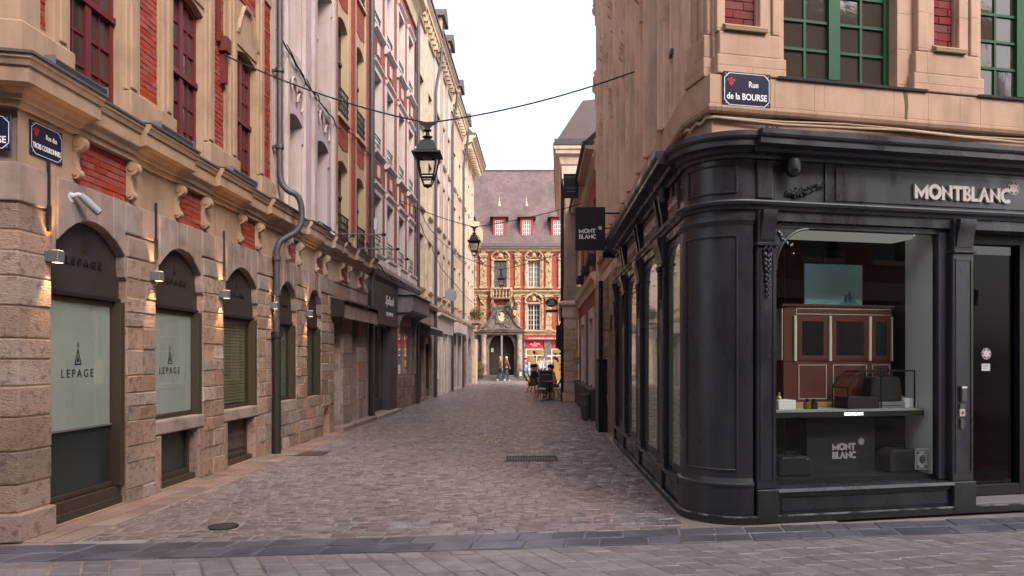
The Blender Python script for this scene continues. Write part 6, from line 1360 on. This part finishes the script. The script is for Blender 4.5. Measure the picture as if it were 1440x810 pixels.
MB(FB).prof([(-.05, 3.44), (.62, 3.44), (.66, 3.56), (.80, 3.66), (.82, 3.74), (-.05, 3.78)], -2.55, .95).build('entablature', GST, X)
cv = [(-2.5, 3.78)]+[(-2.5+1.05*(k/8), 3.80+1.0*(k/8)**2.2) for k in range(9)]+[(-1.42, 5.0), (-1.36, 5.45), (-1.5, 5.55), (-1.5, 5.66), (-.08, 5.66), (-.08, 5.55), (-.22, 5.45), (-.16, 5.0)]+[(.92-1.05*(k/8), 3.80+1.0*(k/8)**2.2) for k in range(8, -1, -1)]+[(.92, 3.78)]
MB(FB).prism(cv, -.02, .42).build('curved_gable', GST, X, bevel=.02)
MB(FB).disc(-.79, 4.78, .24, .40, .48, 18, .36).build('oval_medallion', M('pale_medallion', (.62, .44, .28), .8), X)
g = MB(FB); pts = [(-.79+.36*math.cos(a), .44, 4.78+.50*math.sin(a)) for a in [2*PI*k/18 for k in range(19)]]; g.tube(pts, .085, 6)
for k in range(26):
    a = RN.uniform(0, 2*PI); r = RN.uniform(.9, 1.35); g.ball(-.79+.42*r*math.cos(a), .42, 4.78+.52*r*math.sin(a), RN.uniform(.05, .1), 6, 4)
g.build('carved_wreath', GST, X, smooth=True)
g = MB(FB)
for sg in (-1, 1):
    pts = [(-.79+sg*(1.55-1.0*(k/12)), .44, 3.95+1.35*(k/12)**1.9) for k in range(13)]; g.tube(pts, [.10]*10+[.12, .14, .12], 6)
    for r_, dz in ((.20, 5.30), (.12, 5.30)): g.tube([(-.79+sg*.62+r_*math.cos(a), .46, dz+r_*math.sin(a)) for a in [2*PI*k/10 for k in range(11)]], .05, 5)
    for k in range(14): g.ball(-.79+sg*RN.uniform(.1, .55), .44, RN.uniform(4.05, 5.5), RN.uniform(.05, .11), 6, 4)
g.tube([(-2.3, .62, 3.80), (-.79, .66, 3.84), (.72, .62, 3.80)], .07, 6)
g.build('gable_carving', M('sooty_stone', (.10, .08, .068), .9, dirt=((.22, .17, .14), 5, .5, .7, .6), bump=[(20, .01)]), X, smooth=True)
for k in range(3): MB().box(-2.5+.1*k, .95-.1*k, 53.0-.30*(2-k)-.5+.5, 54.1, -.05 if k == 0 else .13*k-.02, .13*(k+1)).build('step', M('dark_step', (.12, .10, .09), .85, bump=[(20, .004)]), X, bevel=.012)
# dark passage with half open leaves, the court beyond
DKW = M('dark_old_door', (.038, .022, .018), .6, dirt=((.02, .013, .012), 6, .4, .7, .6))
MB(FB).box(-2.3, -1.9, -4, -.31, 0, 4).box(.3, .7, -4, -.31, 0, 4).box(-1.9, .3, -4, -.31, 3.55, 4).build('passage_wall', M('passage_dark', (.06, .045, .04), .9), X)
for a, b in ((-1.76, -.86), (-.72, .18)):
    lf_ = MB(FB).box(a, b, -.9, -.82, .32, 3.45).build('door_leaf', DKW, X)
    for z in (.5, 1.4, 2.3): MB(FB).box(a+.1, b-.1, -.82, -.79, z, z+.75).build('door_panel', DKW, lf_)
MB(FB).box(-4, 3, -12.2, -12, -.05, 6).build('court_wall', M('pale_court_wall', (.6, .55, .52), .9), X)
tt_ = MB(FB).box(-1.62, -1.42, -.79, -.76, 2.15, 2.45).build('notice', WHITEP, X)
# souvenir shop under the arches
REDS = M('red_shop_cloth', (.44, .010, .030), .6)
so = MB(FB).box(1.0, 4.6, .20, .38, 3.06, 3.30).build('shop_banner', REDS, X); text('SOUVENIRS DU NORD ET DE LILLE', FB, 2.72, .385, 3.165, 3.0, .11, WHITEL, so, ext=.002)
for a, b in ((1.03, 2.43), (2.97, 4.37), (5.0, 6.4)):
    ar = MB(FB).prism(arch_poly(a, b, 2.44, 2.46, .52, 14), .02, .10).build('red_arch', REDS, X)
    if a < 2: text('LA PETITE', FB, (a+b)/2, .105, 2.74, .72, .09, WHITEL, ar, ext=.002); text('BOURSE', FB, (a+b)/2, .105, 2.60, .34, .08, WHITEL, ar, ext=.002); MB(FB).disc((a+b)/2, 2.88, .04, .10, .107, 6).build('print_mark', WHITEL, ar)
    q = MB(FB).box(a, a+.08, -.18, .04, .1, 2.42).box(b-.08, b, -.18, .04, .1, 2.42).box(a+.08, b-.08, -.18, .038, 2.32, 2.42).box(a+.08, b-.08, -.18, .036, 1.85, 1.92).box((a+b)/2+.1, (a+b)/2+.16, -.18, .034, .1, 1.85).build('shop_frame', PALEW, X)
    MB(FB).box(a, b, -1.7, -1.65, .0, 2.42).build('lit_back', emis('warm_shop_light', (1, .50, .16), .22), X)
    for k in range(34):
        u = RN.uniform(a+.1, b-.1); z = RN.uniform(.3, 2.2); s_ = RN.uniform(.06, .16); cc = RN.choice([(.5, .4, .3), (.3, .1, .05), (.6, .55, .5), (.1, .12, .2), (.5, .3, .05)])
        MB(FB).box(u-s_, u+s_, -1.3, -1.2, z, z+s_*1.6).build('shop_goods', M('goods_%d' % int(cc[0]*100+cc[2]*10), cc, .7), X)
    MB(FB).box(a+.1, b-.1, -1.6, -.3, 2.36, 2.40).build('lit_ceiling', emis('warm_ceiling_light', (1, .72, .38), .9), X)
for u0, u1 in ((.88, 1.02), (2.44, 2.98), (4.4, 5.0)):
    MB(FB).box(u0, u1, -.1, .16, .0, 3.05).build('stone_pier', GST, X, bevel=.02)
MB(FB).box(-9, -2.46, -.1, .12, 0, 3.4).build('stone_base', GST, X)
for k in range(8): MB(FB).box(-4.4+.0*k, -2.5, .10, .14, .1+k*.4, .46+k*.4).build('stone_course', GST, X, bevel=.015)
# lanterns on a bracket beside the gable, and the racks of cards
# ---------------------------------------------------------------- across the cross street, behind the viewer: what the glass mirrors
Z = thing('opposite_house', 'brick houses across the cross street, seen mirrored in the dark shop glass', 'house', (0, -3.6, 0))
FZ = Frame((0, -3.6), (-1, -.12), 1)
ops = []
for k in range(-8, 8):
    ops += [(k*2.4+.6, k*2.4+1.8, 4.4, 6.6, 0), (k*2.4+.6, k*2.4+1.8, 7.8, 9.8, 0), (k*2.4+.25, k*2.4+2.1, .5, 2.9, 0)]
up = MB(FZ); wall(up, -19.2, 19.2, 0, 11.5, ops, depth=.2); up.build('wall', M('opposite_brick', (.26, .13, .09), .9, dirt=(DIRT, 2, .4, .7, .5)), Z)
MB(FZ).box(-19.2, 19.2, -.3, -.2, 0, 11).build('window_backing', PANE, Z); MB(FZ).prof([(-.1, 3.2), (.2, 3.25), (.25, 3.7), (-.1, 3.8)], -19.2, 19.2).build('belt_course', CREAM_W, Z); MB(FZ).prof([(-.1, 11.3), (.4, 11.4), (.4, 11.7), (-.1, 11.8)], -19.2, 19.2).build('eaves_cornice', CREAM_W, Z)
for k in range(-8, 8): MB(FZ).box(k*2.4+.55, k*2.4+1.85, -.15, .05, 6.6, 6.85).box(k*2.4+.5, k*2.4+1.9, -.15, .1, 4.25, 4.4).build('window_stone', CREAM_W, Z)
text('waterdrop', FZ, -15.85, .02, 3.06, 1.8, .27, WHITEL, Z, ext=.02)
# ---------------------------------------------------------------- street lanterns on cables
LGL = glass_mat('lantern_glass', (.92, .93, .92))
def lantern(x, y, zt, label):
    t = thing('hanging_lantern', label, 'lantern', (x, y, zt), 'black lanterns hung on cables over the street')
    def sq(pr): return MB().lathe([(r*math.sqrt(2), zt+z) for r, z in pr], x, y, 4, PI/4)
    m = MB().loft([[(x-w, y-.02, zt+z), (x+w, y-.02, zt+z), (x+w, y+.02, zt+z), (x-w, y+.02, zt+z)] for w, z in ((.13, .0), (.125, -.02), (.06, -.055), (.03, -.10), (.03, -.12))]); m.build('cable_yoke', BLACK, t)
    MB().lathe([(.02, -.10+zt), (.06, -.115+zt), (.06, -.13+zt), (.025, -.14+zt), (.03, -.20+zt), (.075, -.215+zt), (.075, -.225+zt), (.045, -.235+zt), (.04, -.25+zt), (.085, -.275+zt), (.09, -.285+zt), (.03, -.29+zt)], x, y, 14).build('stem', BLACK, t, smooth=True)
    sq([(.085, -.285), (.10, -.30), (.155, -.45), (.21, -.475), (.215, -.50), (.17, -.505), (.165, -.52), (.10, -.50)]).build('roof', BLACK, t, bevel=.004)
    MB().lathe([(.07, -.50+zt), (.08, -.53+zt), (.04, -.56+zt), (.001, -.57+zt)], x, y, 10).build('lamp', GREY_L, t, smooth=True)
    fr = MB(); z0, z1, r0, r1 = -.515, -.80, .160, .100
    for sx in (-1, 1):
        for sy in (-1, 1): fr.tube([(x+sx*r0, y+sy*r0, zt+z0), (x+sx*r1, y+sy*r1, zt+z1), (x+sx*.09, y+sy*.09, zt-.83), (x+sx*.052, y+sy*.052, zt-.94)], [.013, .013, .012, .010], 5)
    for r, z, q in ((r1, z1, .014), (.088, -.835, .012), (.05, -.945, .013), (r0, z0, .014)):
        fr.tube([(x-r, y-r, zt+z), (x+r, y-r, zt+z)], q, 5).tube([(x-r, y+r, zt+z), (x+r, y+r, zt+z)], q, 5).tube([(x-r, y-r, zt+z), (x-r, y+r, zt+z)], q, 5).tube([(x+r, y-r, zt+z), (x+r, y+r, zt+z)], q, 5)
    fr.lathe([(.05*1.4, zt-.945), (.03, zt-.955), (.022, zt-.975), (.001, zt-.99)], x, y, 8); fr.build('frame', BLACK, t, smooth=True)
    for k in range(4):
        a = [(x+r*math.sqrt(2)*math.cos(PI/4+PI/2*(k+i)), y+r*math.sqrt(2)*math.sin(PI/4+PI/2*(k+i)), zt+z) for r, z in ((r0, z0), (r1, z1)) for i in (0, 1)]
        MB().add(a, [(0, 1, 3, 2)]).build('pane', LGL, t)
    return t
def cable(pts, sag, r, label, mat=None, n=14):
    P = []
    for a, b in zip(pts, pts[1:]):
        a = Vector(a); b = Vector(b)
        for i in range(n+1):
            s = i/n; p = a+(b-a)*s; p.z -= sag*4*s*(1-s)
            if not P or i: P.append(tuple(p))
    return tag(MB().tube(P, r, 6).build('cable', mat or BLACK, None, smooth=True), label, 'cable')
spots = [(-1.26, 10.6, 5.13, 'nearest and largest black street lantern hanging over the street on a cable'), (-1.25, 23.5, 5.98, 'second black lantern, hanging before the end of the left row'), (-.55, 36.0, 6.15, 'third small black lantern, hanging in front of the ornate hall')]
for x, y, z, lb in spots: lantern(x, y, z, lb)
pl = FL.P(10.15, .06, 5.93); pr = FR.P(10.8, B_+.02, 6.0); cable([pl, (-1.26, 10.6, 5.12), pr], .10, .011, 'near cable that carries the largest lantern from the brick corner house across the street')
pl = FL.P(19.6, .2, 6.2); pr = FR.P(21.5, .1, 6.35); cable([FL.P(22.5, .06, 6.62), (-1.25, 23.5, 5.97), FR.P(23.5, .06, 6.75)], .08, .013, 'cable of the second lantern between the brick house and the red house')
cable([FL.P(35.3, .1, 6.9), (-.55, 36.0, 6.14), FKS.P(9.4, .1, 7.0)], .08, .016, 'far cable that carries the third lantern in front of the hall')
# wires clipped to the left fronts
def wire(us, w, r, lb):
    pts = []
    for (a, za), (b, zb) in zip(us, us[1:]):
        for i in range(7):
            s = i/6
            if pts and not i: continue
            pts.append(tuple(FL.P(a+(b-a)*s, w+.02*math.sin(a*3+i), za+(zb-za)*s-.12*4*s*(1-s)*.6+.015*math.sin(i*2.3+a))))
    tag(MB().tube(pts, r, 6).build('wire', IRON, None, smooth=True), lb, 'wire')
wire([(12.1, 7.2), (13.2, 6.98), (14.2, 6.85), (15.3, 6.80), (15.8, 6.72)], .09, .015, 'bundle of black wires sagging across the pale limewashed house'); wire([(12.5, 7.12), (13.6, 6.92), (15.3, 6.74)], .10, .010, 'thinner black wire below the bundle on the limewashed house')
wire([(15.8, 6.9), (17.0, 6.95), (18.7, 6.98)], .08, .014, 'thin wire clipped across the narrow cream house'); wire([(18.8, 4.1), (20.2, 3.95), (21.6, 3.98), (23.2, 3.92), (25.4, 3.95)], .26, .018, 'dark wires drooping above the charcoal shop front')
wire([(25.8, 6.5), (28.5, 6.1), (31.0, 5.6), (35.0, 5.5), (39, 5.3), (46, 5.2)], .14, .016, 'long wire running down the far fronts of the left row'); wire([(25.8, 7.0), (29, 6.7), (34, 6.9), (40, 7.0)], .14, .014, 'upper wire on the far pale fronts of the left row')
tt = thing('cable_tangle', 'tangle of wires and a grey floodlight on the cornice of the limewashed house', 'cable', tuple(FL.P(14.6, .2, 4.3)))
pts = [tuple(FL.P(13.9+.08*i, .16+.05*math.sin(i*1.9), 4.26+.05*abs(math.sin(i*1.1)))) for i in range(18)]; MB().tube(pts, .010, 5).build('wire_loop', IRON, tt, smooth=True)
flood(14.2, 14.75, 'small grey floodlight tilted on the cornice of the limewashed house', FL)
t = thing('satellite_dish', 'small grey satellite dish on the off white house of the left row', 'satellite dish', tuple(FL.P(32, .4, 4.4)))
c = FL.P(31.9, .42, 4.45); MB().tube([tuple(c), tuple(FL.P(31.9, -.02, 4.3))], .02, 6).build('arm', IRON, t)
dv = Vector((.5, -.8, .25)).normalized(); MB().tube([tuple(c+dv*.10), tuple(c+dv*.06), tuple(c)], [.30, .27, .05], 16).build('dish', M('dish_grey', (.16, .15, .15), .6), t, smooth=True)

# ---------------------------------------------------------------- plants
LEAF = M('leaf_green', (.055, .085, .028), .6, var=.5); DRY = M('dry_leaf', (.20, .13, .05), .8, var=.4)
def bush(name, c, r, n, label, cat, mats, pot=None, flat=1.):
    t = thing(name, label, cat, tuple(c))
    if pot: MB().lathe(pot, c[0], c[1], 14).build('pot', M('dark_planter', (.04, .03, .028), .8), t, smooth=True)
    base = Vector(c)+Vector((0, 0, pot[-1][1]-c[2] if pot else 0)); st = MB()
    for k in range(9):
        a = RN.uniform(0, 2*PI); st.tube([tuple(base), tuple(base+Vector((r*.3*math.cos(a), r*.3*math.sin(a), r*.6))), tuple(base+Vector((r*.7*math.cos(a), r*.7*math.sin(a), r*RN.uniform(.7, 1.2))))], [.02, .014, .006], 5)
    st.build('stem', M('stem_brown', (.10, .07, .04), .9), t)
    for mi, m in enumerate(mats):
        g = MB()
        for k in range(n):
            v = Vector((RN.gauss(0, .45), RN.gauss(0, .45), RN.gauss(.75, .38)*flat)); p = base+v*r
            d = (v+Vector((RN.uniform(-.6, .6), RN.uniform(-.6, .6), RN.uniform(-.5, .4)))).normalized(); s = d.cross(Vector((RN.uniform(-1, 1), RN.uniform(-1, 1), 1))).normalized(); L_ = r*RN.uniform(.16, .34)
            g.add([tuple(p), tuple(p+d*L_*.5+s*L_*.18), tuple(p+d*L_), tuple(p+d*L_*.5-s*L_*.18)], [(0, 1, 2, 3)])
        g.build('foliage', m, t, kind='stuff')
    return t
c = FL.P(44.5, .35, 3.95); bush('balcony_plant', c, .50, 420, 'trailing green and rusty plant on a ledge at the end of the left row', 'plant', (LEAF, DRY))
MB(FL).box(43.2, 46.0, -.05, .7, 3.78, 3.95).build('ledge', SMOOTH, E4)
bush('potted_shrub', Vector((-2.45, 52.7, 0)), .55, 380, 'dry olive shrub in a pot left of the portal steps', 'shrub', (M('olive_leaf', (.10, .095, .04), .8, var=.4), DRY), [(.25, 0), (.32, .35), (.34, .4)])
t = thing('stone_bollard', 'rounded dark stone guard with a white notice, right of the portal steps', 'bollard', (.62, 52.7, 0)); MB().lathe([(.34, 0), (.34, .5), (.30, .68), (.18, .80), (.001, .84)], .62, 52.9, 12).build('stone', GST, t, smooth=True); MB().box(.55, .72, 52.53, 52.56, .35, .65).build('notice', WHITEP, t)
# bracket lanterns by the gable
for x, z, lb in ((-.30, 5.5, 'left of two bracket lanterns beside the grey gable of the hall'), (.22, 5.2, 'right bracket lantern with amber glass beside the grey gable of the hall')):
    t = thing('bracket_lantern', lb, 'lantern', (x, 53.3, z)); y = 53.3
    MB().tube([(x-.05, 53.98, z+.5), (x, 53.6, z+.55), (x, y, z+.42)], .03, 6).build('bracket', BLACK, t, smooth=True)
    MB().lathe([(.03, z+.42), (.10, z+.36), (.26, z+.12), (.29, z+.06), (.22, z+.05)], x, y, 4, PI/4).build('roof', BLACK, t)
    f = MB()
    for sx in (-1, 1):
        for sy in (-1, 1): f.tube([(x+sx*.16, y+sy*.16, z+.06), (x+sx*.09, y+sy*.09, z-.34)], .016, 5)
    f.lathe([(.14, z-.34), (.08, z-.42), (.01, z-.46)], x, y, 4, PI/4).build('frame', BLACK, t)
    MB().lathe([(.20, z+.05), (.115, z-.33)], x, y, 4, PI/4).build('glass', LGL if x < 0 else emis('amber_glass', (1, .42, .16), .55), t)

# ---------------------------------------------------------------- people
SKIN = M('skin', (.48, .27, .19), .6)
def skinmesh(name, nodes, edges, root, parent, mat, off, rot, sub=1):
    """nodes: {key: (x, y, z, rx, ry)}"""
    ks = list(nodes); me = bpy.data.meshes.new(name); ca, sa = math.cos(rot), math.sin(rot)
    me.from_pydata([(nodes[k][0]*ca-nodes[k][1]*sa, nodes[k][0]*sa+nodes[k][1]*ca, nodes[k][2]) for k in ks], [(ks.index(a), ks.index(b)) for a, b in edges], [])
    o = bpy.data.objects.new(name, me); COL.objects.link(o); o.parent = parent
    o.modifiers.new('skin', 'SKIN'); bm = bmesh.new(); bm.from_mesh(me); lay = bm.verts.layers.skin.verify(); bm.verts.ensure_lookup_table()
    for i, k in enumerate(ks):
        bm.verts[i][lay].radius = (nodes[k][3], nodes[k][4] if len(nodes[k]) > 4 else nodes[k][3]); bm.verts[i][lay].use_root = (k == root)
    bm.to_mesh(me); bm.free(); me.materials.append(mat); o.modifiers['skin'].use_smooth_shade = True
    s = o.modifiers.new('smooth', 'SUBSURF'); s.levels = sub; s.render_levels = sub
    return o
def person(x, y, rot, label, top, legs, hair, shoes=(.42, .40, .39), pose='stand', lean=0., step=.0, arms=(0, 0), long_hair=False, scale=1., z0=0.):
    t = thing('person', label, 'person', (x, y, z0)); t.scale = (scale,)*3
    tm, lm, hm, sm = (M('cloth_%02d%02d%02d' % tuple(int(c*99) for c in k), k, .9) for k in (top, legs, hair, shoes))
    sit = pose == 'sit'; ph = .50 if sit else .93
    J = {}
    def up_(h): return (0, lean*h, ph+h)
    J['pelvis'] = (*up_(0), .13, .10); J['waist'] = (*up_(.18), .125, .09); J['chest'] = (*up_(.40), .15, .10); J['neck'] = (*up_(.57), .052, .052)
    hx = up_(.64); J['chin'] = (hx[0], hx[1]+.015, hx[2], .065, .075); J['head'] = (hx[0], hx[1]+.015, hx[2]+.09, .075, .09); J['crown'] = (hx[0], hx[1]+.0, hx[2]+.155, .045, .055); J['nose'] = (hx[0], hx[1]+.105, hx[2]+.055, .013, .013)
    for s, nm, ar in ((-1, 'l', arms[0]), (1, 'r', arms[1])):
        sh = up_(.49); J['sh'+nm] = (s*.17, sh[1], sh[2], .062, .062); el = (s*.22, sh[1]-.03+ar*.18, sh[2]-.28+ar*.05); wr = (s*(.20-ar*.06), el[1]+.06+ar*.20, el[2]-.24+ar*.22)
        J['el'+nm] = (*el, .045, .045); J['wr'+nm] = (*wr, .032, .03); J['pa'+nm] = (wr[0], wr[1]+.02, wr[2]-.07+ar*.05, .036, .022)
        for f in range(4): J['f%d%s' % (f, nm)] = (wr[0]+(f-1.5)*.02, wr[1]+.045, wr[2]-.15-.01*(f in (1, 2))+ar*.08, .009, .009)
        J['th'+nm] = (wr[0]-s*.045, wr[1]+.05, wr[2]-.09+ar*.05, .010, .010)
        J['hip'+nm] = (s*.09, 0, ph-.05, .095, .095); st = step*s
        if sit: J['kn'+nm] = (s*.11, .40, ph-.02, .065, .065); J['an'+nm] = (s*.11, .38+st, .09, .042, .042); J['to'+nm] = (s*.12, .54+st, .035, .035, .03)
        else: J['kn'+nm] = (s*.095, st*.55+.03, .50, .065, .065); J['an'+nm] = (s*.10, st, .085+max(0, -st)*.25, .042, .042); J['to'+nm] = (s*.11, st+.17, .035+max(0, -st)*.05, .036, .028)
    ed = [('pelvis', 'waist'), ('waist', 'chest'), ('chest', 'neck'), ('neck', 'chin'), ('chin', 'head'), ('head', 'crown'), ('chin', 'nose')]
    for nm in 'lr':
        ed += [('chest', 'sh'+nm), ('sh'+nm, 'el'+nm), ('el'+nm, 'wr'+nm), ('wr'+nm, 'pa'+nm), ('pa'+nm, 'th'+nm), ('pelvis', 'hip'+nm), ('hip'+nm, 'kn'+nm), ('kn'+nm, 'an'+nm), ('an'+nm, 'to'+nm)]+[('pa'+nm, 'f%d%s' % (f, nm)) for f in range(4)]
    skinmesh('body', J, ed, 'pelvis', t, SKIN, None, rot)
    def part(name, keys, grow, mat, root, extra=()):
        N = {k: (*J[k][:3], J[k][3]+grow, (J[k][4])+grow) for k in keys}; N.update(dict(extra)); E_ = [(a, b) for a, b in ed if a in N and b in N]+[e for e in EX if e[0] in N and e[1] in N]
        return skinmesh(name, N, E_, root, t, mat, None, rot)
    EX = []
    part('jacket', ['pelvis', 'waist', 'chest', 'shl', 'shr', 'ell', 'elr', 'wrl', 'wrr'], .022, tm, 'chest')
    part('trousers', ['pelvis', 'hipl', 'hipr', 'knl', 'knr', 'anl', 'anr'], .018, lm, 'pelvis')
    for nm in 'lr':
        a, b = J['an'+nm], J['to'+nm]
        skinmesh('shoe', {'h': (a[0], a[1]-.03, a[2]-.035, .05, .05), 'm': ((a[0]+b[0])/2, (a[1]+b[1])/2, b[2]+.018, .05, .04), 't': (b[0], b[1], b[2]+.005, .045, .032)}, [('h', 'm'), ('m', 't')], 'h', t, sm, None, rot)
    h = J['head']; N = {'a': (h[0], h[1]+.03, h[2]+.055, .075, .075), 'b': (h[0], h[1]-.03, h[2]+.05, .085, .085), 'c': (h[0], h[1]-.055, h[2]-.03, .06, .07)}; EX = [('a', 'b'), ('b', 'c')]
    if long_hair: N['d'] = (h[0], h[1]-.07, h[2]-.16, .05, .06); EX.append(('c', 'd'))
    ca, sa = math.cos(rot), math.sin(rot); hb = MB()
    def wp(dx, dy, dz): 
        lx_, ly_, lz_ = h[0]+dx, h[1]+dy, h[2]+dz; return (x+lx_*ca-ly_*sa, y+lx_*sa+ly_*ca, z0+lz_)
    p = wp(0, -.022, .045); hb.ball(p[0], p[1], p[2], .100, 12, 8, 1.05)
    if long_hair: p = wp(0, -.05, -.08); hb.ball(p[0], p[1], p[2], .088, 10, 8, 1.5)
    hb.build('hair', hm, t, smooth=True)
    return t
person(-.86, 51.7, math.radians(-70), 'person in an olive yellow jacket and blue jeans walking past the portal steps', (.20, .125, .05), (.03, .04, .07), (.42, .30, .18), lean=.04, step=.24, arms=(.4, .1))
person(-.42, 51.9, math.radians(-60), 'grey haired person in a brown jacket and jeans walking beside the olive jacket', (.13, .065, .045), (.035, .05, .08), (.50, .47, .45), lean=.03, step=-.25, arms=(.2, .4))
person(1.95, 49.5, math.radians(180), 'dark haired person in a pale top standing before the lit souvenir shop', (.48, .42, .42), (.05, .05, .07), (.04, .025, .02), long_hair=True)
person(2.25, 50.2, math.radians(150), 'person in a grey blue jacket standing at the shop beside the pale top', (.20, .26, .30), (.05, .06, .08), (.12, .07, .04), long_hair=True)
person(.92, 33.6, math.radians(-85), 'person in black sitting nearest the middle of the street at the cafe', (.02, .02, .022), (.018, .018, .02), (.02, .014, .012), (.02, .02, .02), 'sit', lean=.08, arms=(.6, .5))
person(1.12, 34.6, math.radians(-95), 'second person in black sitting behind the first at the cafe', (.022, .02, .02), (.02, .02, .022), (.03, .02, .015), (.02, .02, .02), 'sit', lean=.05, arms=(.7, .7))
person(1.80, 29.6, math.radians(78), 'person in a pale grey shirt sitting and leaning to the cafe table', (.40, .38, .41), (.05, .045, .05), (.03, .02, .016), (.03, .03, .03), 'sit', lean=.22, arms=(.9, .8))
person(1.66, 31.2, math.radians(170), 'person in dark clothes sitting behind the chalkboard', (.022, .02, .022), (.03, .03, .03), (.025, .018, .015), (.03, .03, .03), 'sit', lean=.05, arms=(.6, .6))

# ---------------------------------------------------------------- cafe terrace
WOODC = M('oiled_wood', (.22, .105, .05), .5, dirt=((.12, .055, .03), 8, .45, .7, .5)); CUSH = M('white_cushion', (.55, .52, .52), .9); SLING = M('plum_sling', (.17, .085, .085), .9)
def chair(x, y, rot, label, cushion=True):
    t = thing('folding_chair', label, 'chair', (x, y, 0), 'wooden cafe chairs with plum backs'); F = Frame((x, y), (math.cos(rot), math.sin(rot)), -1)   # u sideways, w to the front
    for s in (-.20, .20):
        MB(F).tube([(s, -.22, .0), (s, -.05, .44), (s, -.20, .62), (s, -.34, .92)], .018, 6).build('leg', WOODC, t, smooth=True); MB(F).tube([(s*.9, .20, .0), (s*.9, .16, .42)], .017, 6).build('leg', WOODC, t, smooth=True)
    MB(F).box(-.22, .22, -.2, .20, .42, .45).build('seat', WOODC, t, bevel=.008)
    if cushion: MB(F).box(-.20, .20, -.17, .19, .452, .50).build('cushion', CUSH, t, bevel=.015)
    MB(F).loft([[(-.19, -.20, .60), (.19, -.20, .60), (.19, -.22, .60), (-.19, -.22, .60)], [(-.19, -.27, .76), (.19, -.27, .76), (.19, -.29, .76), (-.19, -.29, .76)], [(-.19, -.33, .91), (.19, -.33, .91), (.19, -.35, .91), (-.19, -.35, .91)]]).build('back_sling', SLING, t)
    MB(F).tube([(-.2, .18, .2), (.2, .18, .2)], .012, 5).tube([(-.2, -.15, .2), (.2, -.15, .2)], .012, 5).build('stretcher', WOODC, t)
    return t
chair(1.06, 27.0, math.radians(-80), 'wooden chair with plum sling back on the street side of the small cafe table'); chair(1.80, 27.3, math.radians(85), 'wooden chair with plum sling back and white cushion by the stone corner')
chair(.90, 33.55, math.radians(-85), 'cafe chair under the person in black nearest the street', False); chair(1.10, 34.6, math.radians(-95), 'cafe chair under the second person in black', False); chair(1.78, 29.55, math.radians(78), 'cafe chair under the person in the pale grey shirt', False); chair(1.66, 31.3, math.radians(170), 'cafe chair under the person behind the chalkboard', False)
def table(x, y, label):
    t = thing('cafe_table', label, 'table', (x, y, 0), 'round wooden cafe tables'); MB().lathe([(.001, .72), (.27, .72), (.28, .735), (.27, .75), (.001, .75)], x, y, 20).build('table_top', WOODC, t, smooth=True)
    MB().lathe([(.03, .03), (.03, .72)], x, y, 8).build('post', BLACK, t, smooth=True); MB().lathe([(.20, 0), (.20, .02), (.04, .05), (.03, .1)], x, y, 14).build('foot', BLACK, t, smooth=True)
table(1.45, 27.6, 'small round wooden cafe table between the two empty plum chairs'); table(1.42, 33.4, 'round wooden cafe table before the people in black')
t = thing('menu_board', 'wooden A frame chalkboard standing on the cafe terrace', 'menu board', (1.37, 29, 0)); F = Frame((1.37, 28.8), (1, .15), 1)
for w0, w1, sg in ((.28, .02, 1), (-.28, -.02, -1)):
    b = MB(F); tp = lambda u, z: (u, w0+(w1-w0)*z/1.15, z)
    for s in (-.27, .27): b.tube([tp(s, 0), tp(s, 1.15)], .022, 4)
    b.tube([tp(-.27, 1.13), tp(.27, 1.13)], .024, 4).tube([tp(-.27, .28), tp(.27, .28)], .022, 4); b.build('frame', WOODC, t)
    MB(F).add([tp(-.26, .29), tp(.26, .29), tp(.26, 1.12), tp(-.26, 1.12)], [(0, 1, 2, 3)]).build('chalkboard', M('blackboard', (.02, .022, .025), .7), t)
m = MB(F)
for k in range(1): m.box(-.18, .16, .075, .085, .95, 1.0)
m.build('chalk_line', M('blue_chalk', (.12, .18, .34), .8), t)
def rack(x, y, h, label, topc):
    t = thing('card_rack', label, 'card rack', (x, y, 0)); MB().lathe([(.25, 0), (.25, .04), (.03, .06), (.03, h)], x, y, 10).build('stand', BLACK, t)
    for i in range(5):
        for k in range(6):
            a = 2*PI*k/6+.3; px, py = x+.22*math.cos(a), y+.22*math.sin(a); z = .35+i*(h-.5)/5
            F_ = Frame((px, py), (-math.sin(a), math.cos(a)), 1); cc = RN.choice([(.15, .22, .32), (.45, .45, .48), (.10, .12, .16), (.3, .12, .1), (.2, .3, .4)])
            MB(F_).box(-.09, .09, -.01, .01, z, z+.2).build('card', M('card_%d' % int(cc[0]*100+cc[2]*7), cc, .6), t)
    MB().lathe([(.24, h), (.24, h+.14), (.001, h+.16)], x, y, 12).build('crown', M('rack_top_%d' % int(topc[0]*100), topc, .6), t)
rack(1.10, 52.6, 1.55, 'revolving postcard rack with a red top outside the souvenir shop', (.42, .02, .03)); rack(2.75, 52.8, 1.75, 'white postcard rack between the arches of the souvenir shop', (.6, .58, .56))
